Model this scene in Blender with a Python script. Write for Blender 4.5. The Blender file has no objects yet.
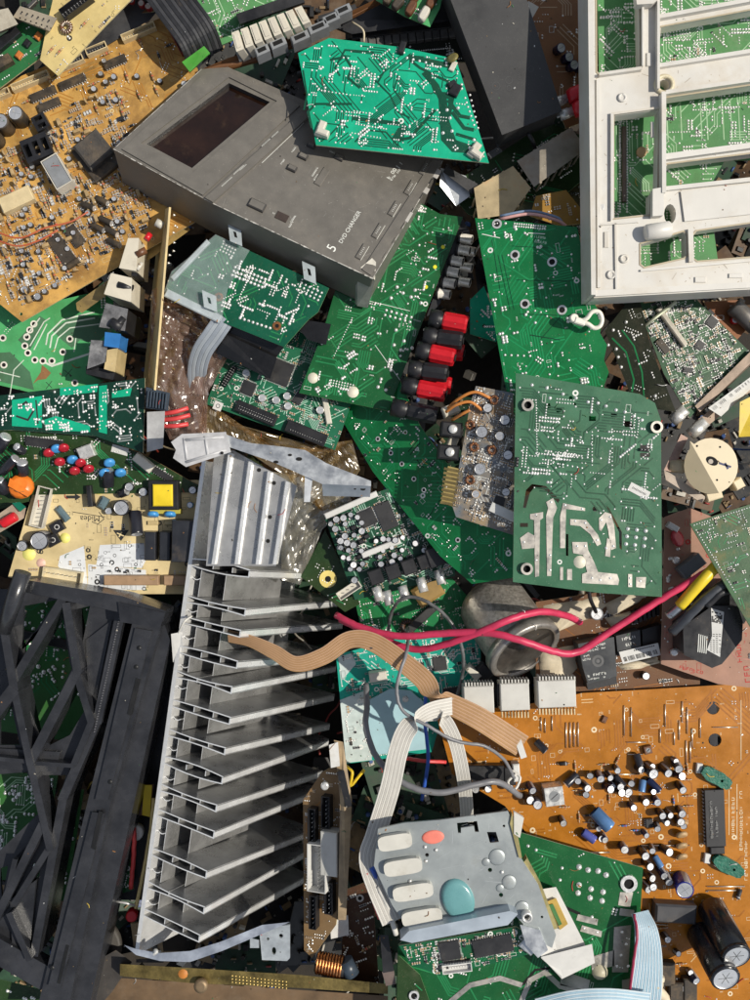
import bpy, math, random
from mathutils import Vector, Matrix
from mathutils.geometry import tessellate_polygon

# ---------------------------------------------------------------- camera, sky, sun, exposure
H = 900.0            # camera height over the reference level, millimetres
MM = 0.001
S = bpy.context.scene
COL = S.collection
cd = bpy.data.cameras.new('camera'); cam = bpy.data.objects.new('camera', cd); COL.objects.link(cam)
cam.location = (0, 0, H*MM); cam.rotation_euler = (0, 0, 0)
cd.sensor_fit = 'VERTICAL'; cd.sensor_height = 24.0
cd.lens = 24.0*H/1000.0
cd.clip_start = 0.02; cd.clip_end = 50
S.camera = cam
SUN_EL, SUN_AZ = 50.0, 1.0           # elevation; azimuth anticlockwise from +X (the right of the picture)
w = bpy.data.worlds.new('World'); S.world = w; w.use_nodes = True
nt = w.node_tree; bgn = nt.nodes['Background']
sky = nt.nodes.new('ShaderNodeTexSky'); sky.sky_type = 'NISHITA'; sky.sun_disc = False
sky.sun_elevation = math.radians(SUN_EL); sky.sun_rotation = math.radians(90-SUN_AZ)
hs = nt.nodes.new('ShaderNodeHueSaturation'); hs.inputs['Saturation'].default_value = .55   # the camera's white balance
nt.links.new(sky.outputs[0], hs.inputs['Color']); nt.links.new(hs.outputs[0], bgn.inputs[0]); bgn.inputs[1].default_value = 0.108
sl = bpy.data.lights.new('sun', 'SUN'); sl.energy = 4.45; sl.angle = math.radians(0.5); sl.color = (1, .935, .82)
so = bpy.data.objects.new('sun', sl); COL.objects.link(so)
sd = Vector((math.cos(math.radians(SUN_EL))*math.cos(math.radians(SUN_AZ)), math.cos(math.radians(SUN_EL))*math.sin(math.radians(SUN_AZ)), math.sin(math.radians(SUN_EL))))
so.rotation_euler = sd.to_track_quat('Z', 'Y').to_euler(); so.location = sd*2
S.view_settings.view_transform = 'Standard'; S.view_settings.look = 'None'
S.view_settings.exposure = -0.08; S.view_settings.gamma = 1
S.render.engine = 'CYCLES'
S.cycles.max_bounces = 6; S.cycles.transparent_max_bounces = 8
S.cycles.use_denoising = True

# ---------------------------------------------------------------- materials
_M = {}
def mat(name, col, rough=.5, metal=0., var=.18, scale=60., bump=.0, bscale=400., spec=.5, dirt=0., dcol=(.16,.12,.08), dscale=45., coat=0., rvar=.1, speck=0., stain=0., scol=(.05,.035,.012)):
    if name in _M: return _M[name]
    m = bpy.data.materials.new(name); m.use_nodes = True; n = m.node_tree.nodes; L = m.node_tree.links
    b = n['Principled BSDF']
    tc = n.new('ShaderNodeTexCoord'); oi = n.new('ShaderNodeObjectInfo')
    ad = n.new('ShaderNodeVectorMath'); ad.operation = 'ADD'
    L.new(tc.outputs['Object'], ad.inputs[0]); L.new(oi.outputs['Random'], ad.inputs[1])
    nz = n.new('ShaderNodeTexNoise'); nz.inputs['Scale'].default_value = scale; nz.inputs['Detail'].default_value = 6; nz.inputs['Roughness'].default_value = .65
    L.new(ad.outputs[0], nz.inputs['Vector'])
    rp = n.new('ShaderNodeValToRGB'); c = rp.color_ramp
    c.elements[0].position = .32; c.elements[1].position = .68
    c.elements[0].color = tuple(max(0, x*(1-var)) for x in col)+(1,); c.elements[1].color = tuple(min(1, x*(1+var)) for x in col)+(1,)
    L.new(nz.outputs[0], rp.inputs[0]); out = rp.outputs[0]
    if dirt > 0:
        nd = n.new('ShaderNodeTexNoise'); nd.inputs['Scale'].default_value = dscale; nd.inputs['Detail'].default_value = 9; nd.inputs['Roughness'].default_value = .72
        L.new(ad.outputs[0], nd.inputs['Vector'])
        mr = n.new('ShaderNodeMapRange'); mr.inputs[1].default_value = .62-.25*dirt; mr.inputs[2].default_value = .82-.2*dirt; mr.inputs[4].default_value = min(1, .35+dirt*.6)
        L.new(nd.outputs[0], mr.inputs[0])
        mx = n.new('ShaderNodeMixRGB'); L.new(mr.outputs[0], mx.inputs[0]); L.new(out, mx.inputs[1]); mx.inputs[2].default_value = dcol+(1,)
        out = mx.outputs[0]
    if stain > 0:
        ns = n.new('ShaderNodeTexNoise'); ns.inputs['Scale'].default_value = 17; ns.inputs['Detail'].default_value = 10; ns.inputs['Roughness'].default_value = .6; ns.inputs['Distortion'].default_value = .6
        L.new(ad.outputs[0], ns.inputs['Vector'])
        ms = n.new('ShaderNodeMapRange'); ms.inputs[1].default_value = .52; ms.inputs[2].default_value = .68; ms.inputs[4].default_value = stain
        L.new(ns.outputs[0], ms.inputs[0])
        mx3 = n.new('ShaderNodeMixRGB'); L.new(ms.outputs[0], mx3.inputs[0]); L.new(out, mx3.inputs[1]); mx3.inputs[2].default_value = scol+(1,); out = mx3.outputs[0]
    if speck > 0:
        vs = n.new('ShaderNodeTexNoise'); vs.inputs['Scale'].default_value = 900; vs.inputs['Detail'].default_value = 3
        L.new(ad.outputs[0], vs.inputs['Vector'])
        m2 = n.new('ShaderNodeMapRange'); m2.inputs[1].default_value = .66; m2.inputs[2].default_value = .74; m2.inputs[4].default_value = speck
        L.new(vs.outputs[0], m2.inputs[0])
        mx2 = n.new('ShaderNodeMixRGB'); L.new(m2.outputs[0], mx2.inputs[0]); L.new(out, mx2.inputs[1]); mx2.inputs[2].default_value = (.55,.5,.42,1)
        out = mx2.outputs[0]
    L.new(out, b.inputs['Base Color'])
    rr = n.new('ShaderNodeMapRange'); rr.inputs[1].default_value = .3; rr.inputs[2].default_value = .7
    rr.inputs[3].default_value = max(.02, rough-rvar); rr.inputs[4].default_value = min(1, rough+rvar)
    L.new(nz.outputs[0], rr.inputs[0]); L.new(rr.outputs[0], b.inputs['Roughness'])
    b.inputs['Metallic'].default_value = metal; b.inputs['Specular IOR Level'].default_value = spec
    b.inputs['Coat Weight'].default_value = coat
    if bump > 0:
        nb = n.new('ShaderNodeTexNoise'); nb.inputs['Scale'].default_value = bscale; nb.inputs['Detail'].default_value = 4
        L.new(ad.outputs[0], nb.inputs['Vector'])
        bp = n.new('ShaderNodeBump'); bp.inputs['Strength'].default_value = bump; bp.inputs['Distance'].default_value = .001
        L.new(nb.outputs[0], bp.inputs['Height']); L.new(bp.outputs[0], b.inputs['Normal'])
    _M[name] = m
    return m
def see(name, col, alpha, rough=.12, bump=.3, bscale=60, trans=False):
    if name in _M: return _M[name]
    m = mat(name, col, rough, var=.2, bump=bump, bscale=bscale)
    m.node_tree.nodes['Principled BSDF'].inputs['Alpha'].default_value = alpha
    return m

def film(name, tint, body):
    """thin crinkled film: tinted see-through, a little milky, glossy on its folds"""
    m = bpy.data.materials.new(name); m.use_nodes = True; n = m.node_tree.nodes; L = m.node_tree.links; n.clear()
    o = n.new('ShaderNodeOutputMaterial'); t = n.new('ShaderNodeBsdfTransparent'); t.inputs[0].default_value = tint+(1,)
    g = n.new('ShaderNodeBsdfGlossy'); g.inputs[0].default_value = (.9,.88,.84,1); g.inputs['Roughness'].default_value = .22
    d = n.new('ShaderNodeBsdfTranslucent'); d.inputs[0].default_value = body+(1,); d2 = n.new('ShaderNodeBsdfDiffuse'); d2.inputs[0].default_value = body+(1,)
    a = n.new('ShaderNodeMixShader'); a.inputs[0].default_value = .5; L.new(d.outputs[0], a.inputs[1]); L.new(d2.outputs[0], a.inputs[2])
    b = n.new('ShaderNodeMixShader'); b.inputs[0].default_value = .42; L.new(t.outputs[0], b.inputs[1]); L.new(a.outputs[0], b.inputs[2])
    c = n.new('ShaderNodeMixShader'); c.inputs[0].default_value = .16; L.new(b.outputs[0], c.inputs[1]); L.new(g.outputs[0], c.inputs[2]); L.new(c.outputs[0], o.inputs[0])
    nz = n.new('ShaderNodeTexNoise'); nz.inputs['Scale'].default_value = 70; nz.inputs['Detail'].default_value = 2; tc = n.new('ShaderNodeTexCoord'); L.new(tc.outputs['Object'], nz.inputs['Vector'])
    bp = n.new('ShaderNodeBump'); bp.inputs['Strength'].default_value = .35; bp.inputs['Distance'].default_value = .002; L.new(nz.outputs[0], bp.inputs['Height']); L.new(bp.outputs[0], g.inputs['Normal'])
    return m
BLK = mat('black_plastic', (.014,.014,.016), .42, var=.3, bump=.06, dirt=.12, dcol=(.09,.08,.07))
IC = mat('chip_epoxy', (.022,.022,.024), .5, var=.25, dirt=.18, dcol=(.11,.10,.08))
TIN = mat('tin', (.66,.65,.62), .32, .5, var=.2, scale=200, rvar=.12)
SOLD = mat('solder', (.80,.79,.76), .30, .55, var=.15, scale=300)
SILK = mat('silkscreen_ink', (.72,.73,.68), .6, var=.1)
WHT = mat('white_nylon', (.58,.55,.475), .42, var=.07, dirt=.15, dcol=(.35,.27,.16))
WIRE = mat('bare_wire', (.75,.70,.60), .3, 1, var=.1)
ALU = mat('aluminium', (.78,.78,.77), .34, 1, var=.12, scale=120, bump=.05)
STEEL = mat('galvanised_steel', (.60,.62,.63), .42, 1, var=.18, scale=70, dirt=.1, dcol=(.25,.2,.15))
GOLD = mat('gold_plating', (.80,.55,.20), .3, 1, var=.15)
COPPER = mat('copper_wire', (.60,.26,.10), .35, 1, var=.25, scale=300)
BRASS = mat('brass', (.55,.40,.14), .4, 1, var=.3, dirt=.3, dcol=(.1,.07,.03))
HOLE = mat('hole_black', (.004,.004,.004), .9, var=0)
RED = mat('red_plastic', (.55,.012,.02), .32, var=.12, bump=.03)
BLUE = mat('blue_coating', (.03,.16,.42), .35, var=.15)
YEL = mat('yellow_tape', (.75,.55,.02), .45, var=.1)
GRNF = mat('green_film', (.006,.13,.075), .28, var=.25)
NAVY = mat('navy_sleeve', (.012,.018,.06), .3, var=.25)
CSLV = mat('dark_sleeve', (.018,.018,.024), .3, var=.3, dirt=.12, dcol=(.12,.11,.1))
CSTR = mat('sleeve_stripe', (.35,.35,.36), .4, var=.1)
CTOP = mat('capacitor_top', (.74,.74,.74), .38, .75, var=.07)
TAN = mat('tan_body', (.42,.28,.14), .45, var=.2)
BRN = mat('brown_body', (.13,.055,.025), .4, var=.3)
GREY = mat('grey_plastic', (.22,.23,.24), .5, var=.15, dirt=.2)
PAPER = mat('paper_label', (.60,.595,.57), .6, var=.08, dirt=.25, dcol=(.36,.31,.24))
INK = mat('black_ink', (.02,.02,.02), .6, var=0)
REDINK = mat('red_ink', (.45,.03,.02), .6, var=0)
EDGE = mat('board_edge', (.50,.44,.25), .6, var=.2, scale=300)
EDGEG = mat('green_board_edge', (.16,.30,.13), .5, var=.25, scale=300)

# ---------------------------------------------------------------- geometry
def P(px, py, z=0.):
    k = (H-z)/H
    return Vector(((px-375.)*k, (500.-py)*k, z))

class MB:
    def __init__(s): s.v=[]; s.f=[]; s.m=[]; s.s=[]
    def add(s, vs, fs, m=0, sm=False):
        o=len(s.v); s.v.extend([tuple(v) for v in vs])
        for f in fs: s.f.append(tuple(i+o for i in f)); s.m.append(m); s.s.append(sm)
        return s
    def box(s, x, y, z0, z1, lx, ly, a=0., m=0, ch=0., mt=None):
        ca, sa = math.cos(a), math.sin(a)
        def R(u, v, z): return (x+u*ca-v*sa, y+u*sa+v*ca, z)
        hx, hy = lx/2, ly/2
        q = [(-hx,-hy),(hx,-hy),(hx,hy),(-hx,hy)]
        mt = m if mt is None else mt
        if ch <= 0:
            vs=[R(u,v,z0) for u,v in q]+[R(u,v,z1) for u,v in q]
            s.add(vs,[(0,1,5,4),(1,2,6,5),(2,3,7,6),(3,0,4,7),(3,2,1,0)],m); s.add(vs,[(4,5,6,7)],mt)
        else:
            c=min(ch,hx*.9,hy*.9); q2=[(-hx+c,-hy+c),(hx-c,-hy+c),(hx-c,hy-c),(-hx+c,hy-c)]
            vs=[R(u,v,z0) for u,v in q]+[R(u,v,z1-ch) for u,v in q]+[R(u,v,z1) for u,v in q2]
            s.add(vs,[(0,1,5,4),(1,2,6,5),(2,3,7,6),(3,0,4,7),(4,5,9,8),(5,6,10,9),(6,7,11,10),(7,4,8,11),(3,2,1,0)],m); s.add(vs,[(8,9,10,11)],mt)
        return s
    def lathe(s, prof, n=12, m=0, org=(0,0,0), ax=(0,0,1), sm=True, mats=None, cap=True):
        z=Vector(ax).normalized(); x=z.orthogonal().normalized(); y=z.cross(x); o=Vector(org); rings=[]
        base=len(s.v)
        for r,h in prof:
            for i in range(n):
                t=2*math.pi*i/n; s.v.append(tuple(o+z*h+(x*math.cos(t)+y*math.sin(t))*r))
        for k in range(len(prof)-1):
            for i in range(n):
                j=(i+1)%n; s.f.append((base+k*n+i,base+k*n+j,base+(k+1)*n+j,base+(k+1)*n+i)); s.m.append(mats[k] if mats else m); s.s.append(sm)
        if cap:
            s.f.append(tuple(base+i for i in reversed(range(n)))); s.m.append(mats[0] if mats else m); s.s.append(False)
            s.f.append(tuple(base+(len(prof)-1)*n+i for i in range(n))); s.m.append(mats[-1] if mats else m); s.s.append(False)
        return s
    def cyl(s, a, b, r, r2=None, n=12, m=0, sm=True):
        a=Vector(a); b=Vector(b); r2=r if r2 is None else r2
        return s.lathe([(r,0),(r2,(b-a).length)],n,m,a,b-a,sm)
    def tube(s, pts, r, n=8, m=0, cap=True):
        pts=[Vector(p) for p in pts]; base=len(s.v); N=len(pts); up=None
        for i,p in enumerate(pts):
            t=(pts[min(i+1,N-1)]-pts[max(i-1,0)])
            t=t.normalized() if t.length>1e-9 else Vector((0,0,1))
            x=t.orthogonal().normalized() if up is None else (up-t*up.dot(t)).normalized()
            up=x; y=t.cross(x)
            rr=r[i] if isinstance(r,(list,tuple)) else r
            for k in range(n):
                a=2*math.pi*k/n; s.v.append(tuple(p+(x*math.cos(a)+y*math.sin(a))*rr))
        for i in range(N-1):
            for k in range(n):
                j=(k+1)%n; s.f.append((base+i*n+k,base+i*n+j,base+(i+1)*n+j,base+(i+1)*n+k)); s.m.append(m); s.s.append(True)
        if cap:
            s.f.append(tuple(base+k for k in reversed(range(n)))); s.f.append(tuple(base+(N-1)*n+k for k in range(n))); s.m+= [m,m]; s.s+=[False,False]
        return s
    def prism(s, poly, z0, z1, holes=(), m=0, ms=None, mh=None, zf=None):
        ms=m if ms is None else ms; mh=ms if mh is None else mh
        loops=[list(poly)]+[list(h) for h in holes]
        def area(l): return sum(l[i][0]*l[(i+1)%len(l)][1]-l[(i+1)%len(l)][0]*l[i][1] for i in range(len(l)))
        loops=[l if (area(l)>0)==(i==0) else l[::-1] for i,l in enumerate(loops)]
        flat=[p for l in loops for p in l]
        tr=tessellate_polygon([[Vector((p[0],p[1],0)) for p in l] for l in loops])
        n=len(flat)
        f0=zf or (lambda u,v:0)
        vs=[(p[0],p[1],z0+f0(*p[:2])) for p in flat]+[(p[0],p[1],z1+f0(*p[:2])) for p in flat]
        top=[];bot=[]
        for a,b,c in tr:
            A,B,Cc=flat[a],flat[b],flat[c]
            cr=(B[0]-A[0])*(Cc[1]-A[1])-(B[1]-A[1])*(Cc[0]-A[0])
            if abs(cr)<1e-9: continue
            if cr<0: b,c=c,b
            top.append((a+n,b+n,c+n)); bot.append((c,b,a))
        s.add(vs,top,m); s.add(vs,bot,ms)
        o=0
        for li,l in enumerate(loops):
            k=len(l); s.add(vs,[(o+i,o+(i+1)%k,n+o+(i+1)%k,n+o+i) for i in range(k)],ms if li==0 else mh); o+=k
        return s
    def hull(s, top, bot, m=0, mt=None):
        n=len(top); vs=list(top)+list(bot); mt=m if mt is None else mt
        a=sum(top[i][0]*top[(i+1)%n][1]-top[(i+1)%n][0]*top[i][1] for i in range(n))
        if a<0: top=top[::-1]; bot=bot[::-1]; vs=list(top)+list(bot)
        s.add(vs,[tuple(range(n))],mt); s.add(vs,[tuple(reversed(range(n,2*n)))],m)
        s.add(vs,[(i,n+i,n+(i+1)%n,(i+1)%n) for i in range(n)],m); return s
    def strip(s, pts, w, z, m=0):
        pts=[Vector((p[0],p[1])) for p in pts]; N=len(pts)
        if N<2: return s
        vs=[]
        for i,p in enumerate(pts):
            d0=(pts[i]-pts[i-1]).normalized() if i>0 else (pts[1]-pts[0]).normalized()
            d1=(pts[i+1]-pts[i]).normalized() if i<N-1 else d0
            nn=Vector((-(d0.y+d1.y),d0.x+d1.x)); 
            if nn.length<1e-6: nn=Vector((-d0.y,d0.x))
            nn.normalize(); k=w/2/max(.4,nn.dot(Vector((-d0.y,d0.x))))
            ww=k
            vs+= [(p.x-nn.x*ww,p.y-nn.y*ww,z),(p.x+nn.x*ww,p.y+nn.y*ww,z)]
        return s.add(vs,[(2*i,2*i+2,2*i+3,2*i+1) for i in range(N-1)],m)
    def dome(s, x, y, z, r, h, n=7, m=0, a=0.):
        vs=[(x+r*math.cos(a+2*math.pi*i/n),y+r*math.sin(a+2*math.pi*i/n),z) for i in range(n)]
        vs+=[(x+r*.62*math.cos(a+2*math.pi*i/n),y+r*.62*math.sin(a+2*math.pi*i/n),z+h*.7) for i in range(n)]+[(x,y,z+h)]
        return s.add(vs,[(i,(i+1)%n,n+(i+1)%n,n+i) for i in range(n)]+[(n+i,n+(i+1)%n,2*n) for i in range(n)],m,True)
    def disc(s, x, y, z, r, n=14, m=0, r2=None):
        o=[(x+r*math.cos(2*math.pi*i/n),y+r*math.sin(2*math.pi*i/n),z) for i in range(n)]
        if r2 is None: return s.add(o,[tuple(range(n))],m)
        o+=[(x+r2*math.cos(2*math.pi*i/n),y+r2*math.sin(2*math.pi*i/n),z) for i in range(n)]
        return s.add(o,[(i,(i+1)%n,n+(i+1)%n,n+i) for i in range(n)],m)
    def sheet(s, rows, m=0, sm=True):
        b=len(s.v); R=len(rows); K=len(rows[0])
        for r in rows: s.v.extend([tuple(p) for p in r])
        for i in range(R-1):
            for j in range(K-1):
                s.f.append((b+i*K+j,b+i*K+j+1,b+(i+1)*K+j+1,b+(i+1)*K+j)); s.m.append(m); s.s.append(sm)
        return s
    def mesh(s, name, mats, org=(0,0,0)):
        o=Vector(org)
        me=bpy.data.meshes.new(name)
        me.from_pydata([((x-o.x)*MM,(y-o.y)*MM,(z-o.z)*MM) for x,y,z in s.v],[],s.f)
        if not isinstance(mats,(list,tuple)): mats=[mats]
        for m in mats: me.materials.append(m)
        me.polygons.foreach_set('material_index',s.m); me.polygons.foreach_set('use_smooth',s.s)
        me.update(); return me

def link(name, me, parent=None, loc=None, rot=None, label=None, kind=None):
    o=bpy.data.objects.new(name, me); COL.objects.link(o)
    if parent is not None: o.parent=parent
    if loc is not None: o.location=Vector(loc)*MM
    if rot is not None: o.rotation_euler=rot
    if label: o['label']=label
    if kind: o['kind']=kind
    return o
def tag(o, label, cat, group=None, kind=None):
    if label: o['label']=label
    if cat: o['category']=cat
    if group: o['group']=group
    if kind: o['kind']=kind
    return o
ORG={}
def root(name, label, cat, org, group=None):
    """an Empty for a thing whose parts are modelled in world millimetres"""
    o=bpy.data.objects.new(name,None); COL.objects.link(o); o.location=Vector(org)*MM; o.empty_display_size=.02
    tag(o,label,cat,group); ORG[o.name]=Vector(org); return o
def part(r, name, mb, mats, label=None, kind=None, bevel=0, parent=None, seg=2):
    """a mesh in world millimetres as a child of root r (or of one of its parts)"""
    o=link(name, mb.mesh(name,mats,ORG[r.name]), parent or r, label=label, kind=kind)
    if bevel: bev(o,bevel,seg)
    return o
def bev(o, wd, seg=2, ang=35):
    b=o.modifiers.new('bevel','BEVEL'); b.width=wd*MM; b.segments=seg; b.limit_method='ANGLE'; b.angle_limit=math.radians(ang); b.harden_normals=False
    return o
def solo(name, mb, mats, label, cat, group=None, kind=None, bevel=0):
    """a thing that is one mesh"""
    n=len(mb.v); c=Vector((sum(v[0] for v in mb.v)/n,sum(v[1] for v in mb.v)/n,sum(v[2] for v in mb.v)/n))
    o=link(name, mb.mesh(name,mats,c), None, c); tag(o,label,cat,group,kind)
    if bevel: bev(o,bevel)
    ORG[o.name]=c
    return o
def smooth(pts, n=6):
    pts=[Vector(p) for p in pts]; out=[]; q=[pts[0]*2-pts[1]]+pts+[pts[-1]*2-pts[-2]]
    for i in range(1,len(q)-2):
        for k in range(n):
            t=k/n; a,b,c,d=q[i-1],q[i],q[i+1],q[i+2]
            out.append(.5*((2*b)+(c-a)*t+(2*a-5*b+4*c-d)*t*t+(3*b-a-3*c+d)*t**3))
    out.append(pts[-1]); return out
def pin(x, y, poly):
    c=False; n=len(poly); j=n-1
    for i in range(n):
        xi,yi=poly[i][0],poly[i][1]; xj,yj=poly[j][0],poly[j][1]
        if (yi>y)!=(yj>y) and x<(xj-xi)*(y-yi)/(yj-yi)+xi: c=not c
        j=i
    return c
def dist_edge(x, y, poly):
    d=1e9
    for i in range(len(poly)):
        a=Vector(poly[i][:2]); b=Vector(poly[(i+1)%len(poly)][:2]); p=Vector((x,y)); ab=b-a
        t=max(0,min(1,(p-a).dot(ab)/max(ab.length_squared,1e-9))); d=min(d,(p-a-ab*t).length)
    return d
def circ(x, y, r, n=12, ry=None, a=0):
    ry=r if ry is None else ry
    return [(x+r*math.cos(t)*math.cos(a)-ry*math.sin(t)*math.sin(a), y+r*math.cos(t)*math.sin(a)+ry*math.sin(t)*math.cos(a)) for t in [2*math.pi*i/n for i in range(n)]]
_T={}
def textmesh(s, size, mt):
    k=(s,size,mt.name)
    if k in _T: return _T[k]
    cu=bpy.data.curves.new('lettering','FONT'); cu.body=s; cu.size=size*MM; cu.align_x='CENTER'; cu.align_y='CENTER'; cu.resolution_u=3
    o=bpy.data.objects.new('lettering',cu); COL.objects.link(o)
    dg=bpy.context.evaluated_depsgraph_get(); me=bpy.data.meshes.new_from_object(o.evaluated_get(dg))
    bpy.data.objects.remove(o); me.materials.clear(); me.materials.append(mt); _T[k]=me
    return me

# ---------------------------------------------------------------- boards
class Board:
    """a plane in space: pixels of the photograph are traced onto it to measure where its parts sit"""
    def __init__(s, px, z, g=(0,0), u=(0,1)):
        s.px=px; cx=sum(p[0] for p in px)/len(px); cy=sum(p[1] for p in px)/len(px)
        s.O=P(cx,cy,z); s.N=Vector((-g[0],-g[1],1)).normalized()
        a=s.hit(*px[u[0]]); b=s.hit(*px[u[1]]); s.U=(b-a).normalized(); s.V=s.N.cross(s.U)
        s.poly=[s.uv(*p) for p in px]
        s.st={}; s.top=.0
    def hit(s, px, py, h=0.):
        e=Vector((0,0,H)); d=P(px,py,0)-e; o=s.O+s.N*h
        return e+d*((o-e).dot(s.N)/d.dot(s.N))
    def uv(s, px, py, h=0.):
        q=s.hit(px,py,h)-s.O; return (q.dot(s.U),q.dot(s.V))
    def w(s, u, v, h=0.): return s.O+s.U*u+s.V*v+s.N*h
    def make(s, name, label, cat, group=None):
        o=bpy.data.objects.new(name,None); COL.objects.link(o); o.empty_display_size=.02
        M=Matrix((s.U,s.V,s.N)).transposed().to_4x4(); M.translation=s.O*MM; o.matrix_world=M
        tag(o,label,cat,group); s.root=o; return s
    def part(s, name, mb, mats, label=None, kind=None, loc=None, rot=None, parent=None):
        return link(name, mb.mesh(name,mats), parent or s.root, loc, rot, label, kind)
    def sub(s, m, edge=None, th=1.6, holes=(), name='substrate', px=None, zf=None):
        poly=s.poly if px is None else [s.uv(*p) for p in px]
        hl=[[s.uv(*p) for p in h] for h in holes]
        return s.part(name, MB().prism(poly,-th,0,hl,0,1,zf=zf), [m, edge or EDGE])
    def ang(s, p, q):
        a=s.uv(*p); b=s.uv(*q); return math.atan2(b[1]-a[1],b[0]-a[0])
    def put(s, name, key, px, py, a=0., h=0., tilt=None, at=0., parent=None, label=None):
        """key: (builder, args...) ; a: angle in the board's frame, degrees, or a pair of pixels giving the direction"""
        me=comp(name,key); u,v=s.uv(px,py,h+at)
        if isinstance(a,tuple): a=math.degrees(s.ang(*a))
        r=(0,0,math.radians(a)) if tilt is None else (math.radians(tilt[0]),math.radians(tilt[1]),math.radians(a))
        return link(name, me, parent or s.root, (u,v,h), r, label)
    def text(s, t, px, py, size, a=0., m=None, h=.16, parent=None, flip=False, name='lettering'):
        u,v=s.uv(px,py,h)
        if isinstance(a,tuple): a=math.degrees(s.ang(*a))
        o=link(name, textmesh(t,size,m or SILK), parent or s.root, (u,v,h), (0,0,math.radians(a)))
        if flip: o.scale=(-1,1,1)
        return o
    def scribble(s, p, q, n, size=1.6, m=None, h=.16, name='print_marks', seed=1):
        rnd=random.Random(seed+int(p[0]*7)); a=Vector(s.uv(*p,h)); c=Vector(s.uv(*q,h)); d=(c-a).normalized(); nn=Vector((-d.y,d.x)); mb=MB(); L=(c-a).length
        for i in range(n):
            o=a+d*(L*i/n); w_=L/n*.6
            if rnd.random()<.1: continue
            mb.strip([o-nn*size/2,o+nn*size/2],size*.2,h)
            for t in (-.5,0,.5):
                if rnd.random()<.55: mb.strip([o+nn*size*t*.9,o+nn*size*t*.9+d*w_],size*.18,h+.02)
            if rnd.random()<.5: mb.strip([o-nn*size*.4+d*w_,o+nn*size*.4+d*w_],size*.2,h+.04)
        return s.part(name,mb,m or SILK,kind='stuff')
    def inside(s, u, v, marg=1.5): return pin(u,v,s.poly) and dist_edge(u,v,s.poly)>marg
    # ---- printed traces, routed on a grid without crossing
    def traces(s, n, seed=1, g=2.2, w=1.0, m=None, reg=None, name='copper_traces', L=(6,26), sold=.8, bundle=5, h=.10, avoid=(), sr=(.7,1.15)):
        rnd=random.Random(seed); poly=s.poly if reg is None else [s.uv(*p) for p in reg]
        av=[[s.uv(*p) for p in q] for q in avoid]
        us=[p[0] for p in poly]; vs=[p[1] for p in poly]; u0,v0=min(us),min(vs); nu=int((max(us)-u0)/g); nv=int((max(vs)-v0)/g)
        ok={}
        def free(i,j):
            if (i,j) not in ok:
                x,y=u0+i*g,v0+j*g
                ok[(i,j)]=0<=i<=nu and 0<=j<=nv and pin(x,y,poly) and s.inside(x,y,2.2) and dist_edge(x,y,poly)>1.2 and not any(pin(x,y,q) for q in av)
            return ok[(i,j)]
        used=set(); dg=set(); mb=MB(); D=[(1,0),(1,1),(0,1),(-1,1),(-1,0),(-1,-1),(0,-1),(1,-1)]; ends=[]
        for _ in range(n):
            d=rnd.choice([0,0,2,2,4,4,6,6,1,3,5,7]); k=rnd.randint(1,bundle); moves=[]
            tot=rnd.randint(*L)
            while len(moves)<tot:
                moves+= [d]*rnd.randint(2,9); d=(d+rnd.choice([1,-1,1,-1,0]))%8
            moves=moves[:tot]; si,sj=rnd.randint(0,nu),rnd.randint(0,nv); pd=(moves[0]+2)%8
            stp=1 if rnd.random()<.8 else 2
            for q in range(k):
                i,j=si+D[pd][0]*q*stp,sj+D[pd][1]*q*stp
                if not free(i,j) or (i,j) in used: continue
                path=[(i,j)]; loc={(i,j)}
                for mv in moves[:max(2,tot-rnd.randint(0,3))]:
                    a,b=i+D[mv][0],j+D[mv][1]
                    if not free(a,b) or (a,b) in used or (a,b) in loc: break
                    if mv%2 and (i+a,j+b) in dg: break
                    path.append((a,b)); loc.add((a,b)); i,j=a,b
                if len(path)<4: continue
                for (a,b),(c,e) in zip(path,path[1:]):
                    if a!=c and b!=e: dg.add((a+c,b+e))
                used|=loc
                pts=[path[0]]
                for z in range(1,len(path)-1):
                    if (path[z][0]-path[z-1][0],path[z][1]-path[z-1][1])!=(path[z+1][0]-path[z][0],path[z+1][1]-path[z][1]): pts.append(path[z])
                pts.append(path[-1]); pts=[(u0+a*g,v0+b*g) for a,b in pts]
                mb.strip(pts,w,h); ends+=[pts[0],pts[-1]]
        if mb.v: s.part(name,mb,m or TIN,kind='stuff')
        s.used=used
        for e in ends:
            if rnd.random()<sold: s._sold(e[0],e[1],rnd.uniform(*sr))
        return s
    def _mb(s, k): return s.st.setdefault(k,MB())
    def _sold(s, u, v, r, h=None, a=0.): s._mb('solder').dome(u,v,.12,r,h or r*.85,7,0,a)
    def joint(s, *pts, r=1.1):
        for p in pts: s._sold(*s.uv(*p),r)
        return s
    def row(s, p, q, n, r=.8, rows=1, gap=2.6, jit=0.):
        a=Vector(s.uv(*p)); b=Vector(s.uv(*q)); nn=Vector((-(b-a).y,(b-a).x)).normalized()
        for j in range(rows):
            for i in range(n):
                c=a.lerp(b,i/max(1,n-1))+nn*gap*j
                s._sold(c.x+random.uniform(-jit,jit),c.y+random.uniform(-jit,jit),r)
        return s
    def rnd_uv(s, rnd, reg=None, marg=2.5):
        poly=s.poly if reg is None else [s.uv(*p) for p in reg]
        us=[p[0] for p in poly]; vs=[p[1] for p in poly]
        for _ in range(200):
            u,v=rnd.uniform(min(us),max(us)),rnd.uniform(min(vs),max(vs))
            if pin(u,v,poly) and s.inside(u,v,marg): return u,v
        return None
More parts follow.
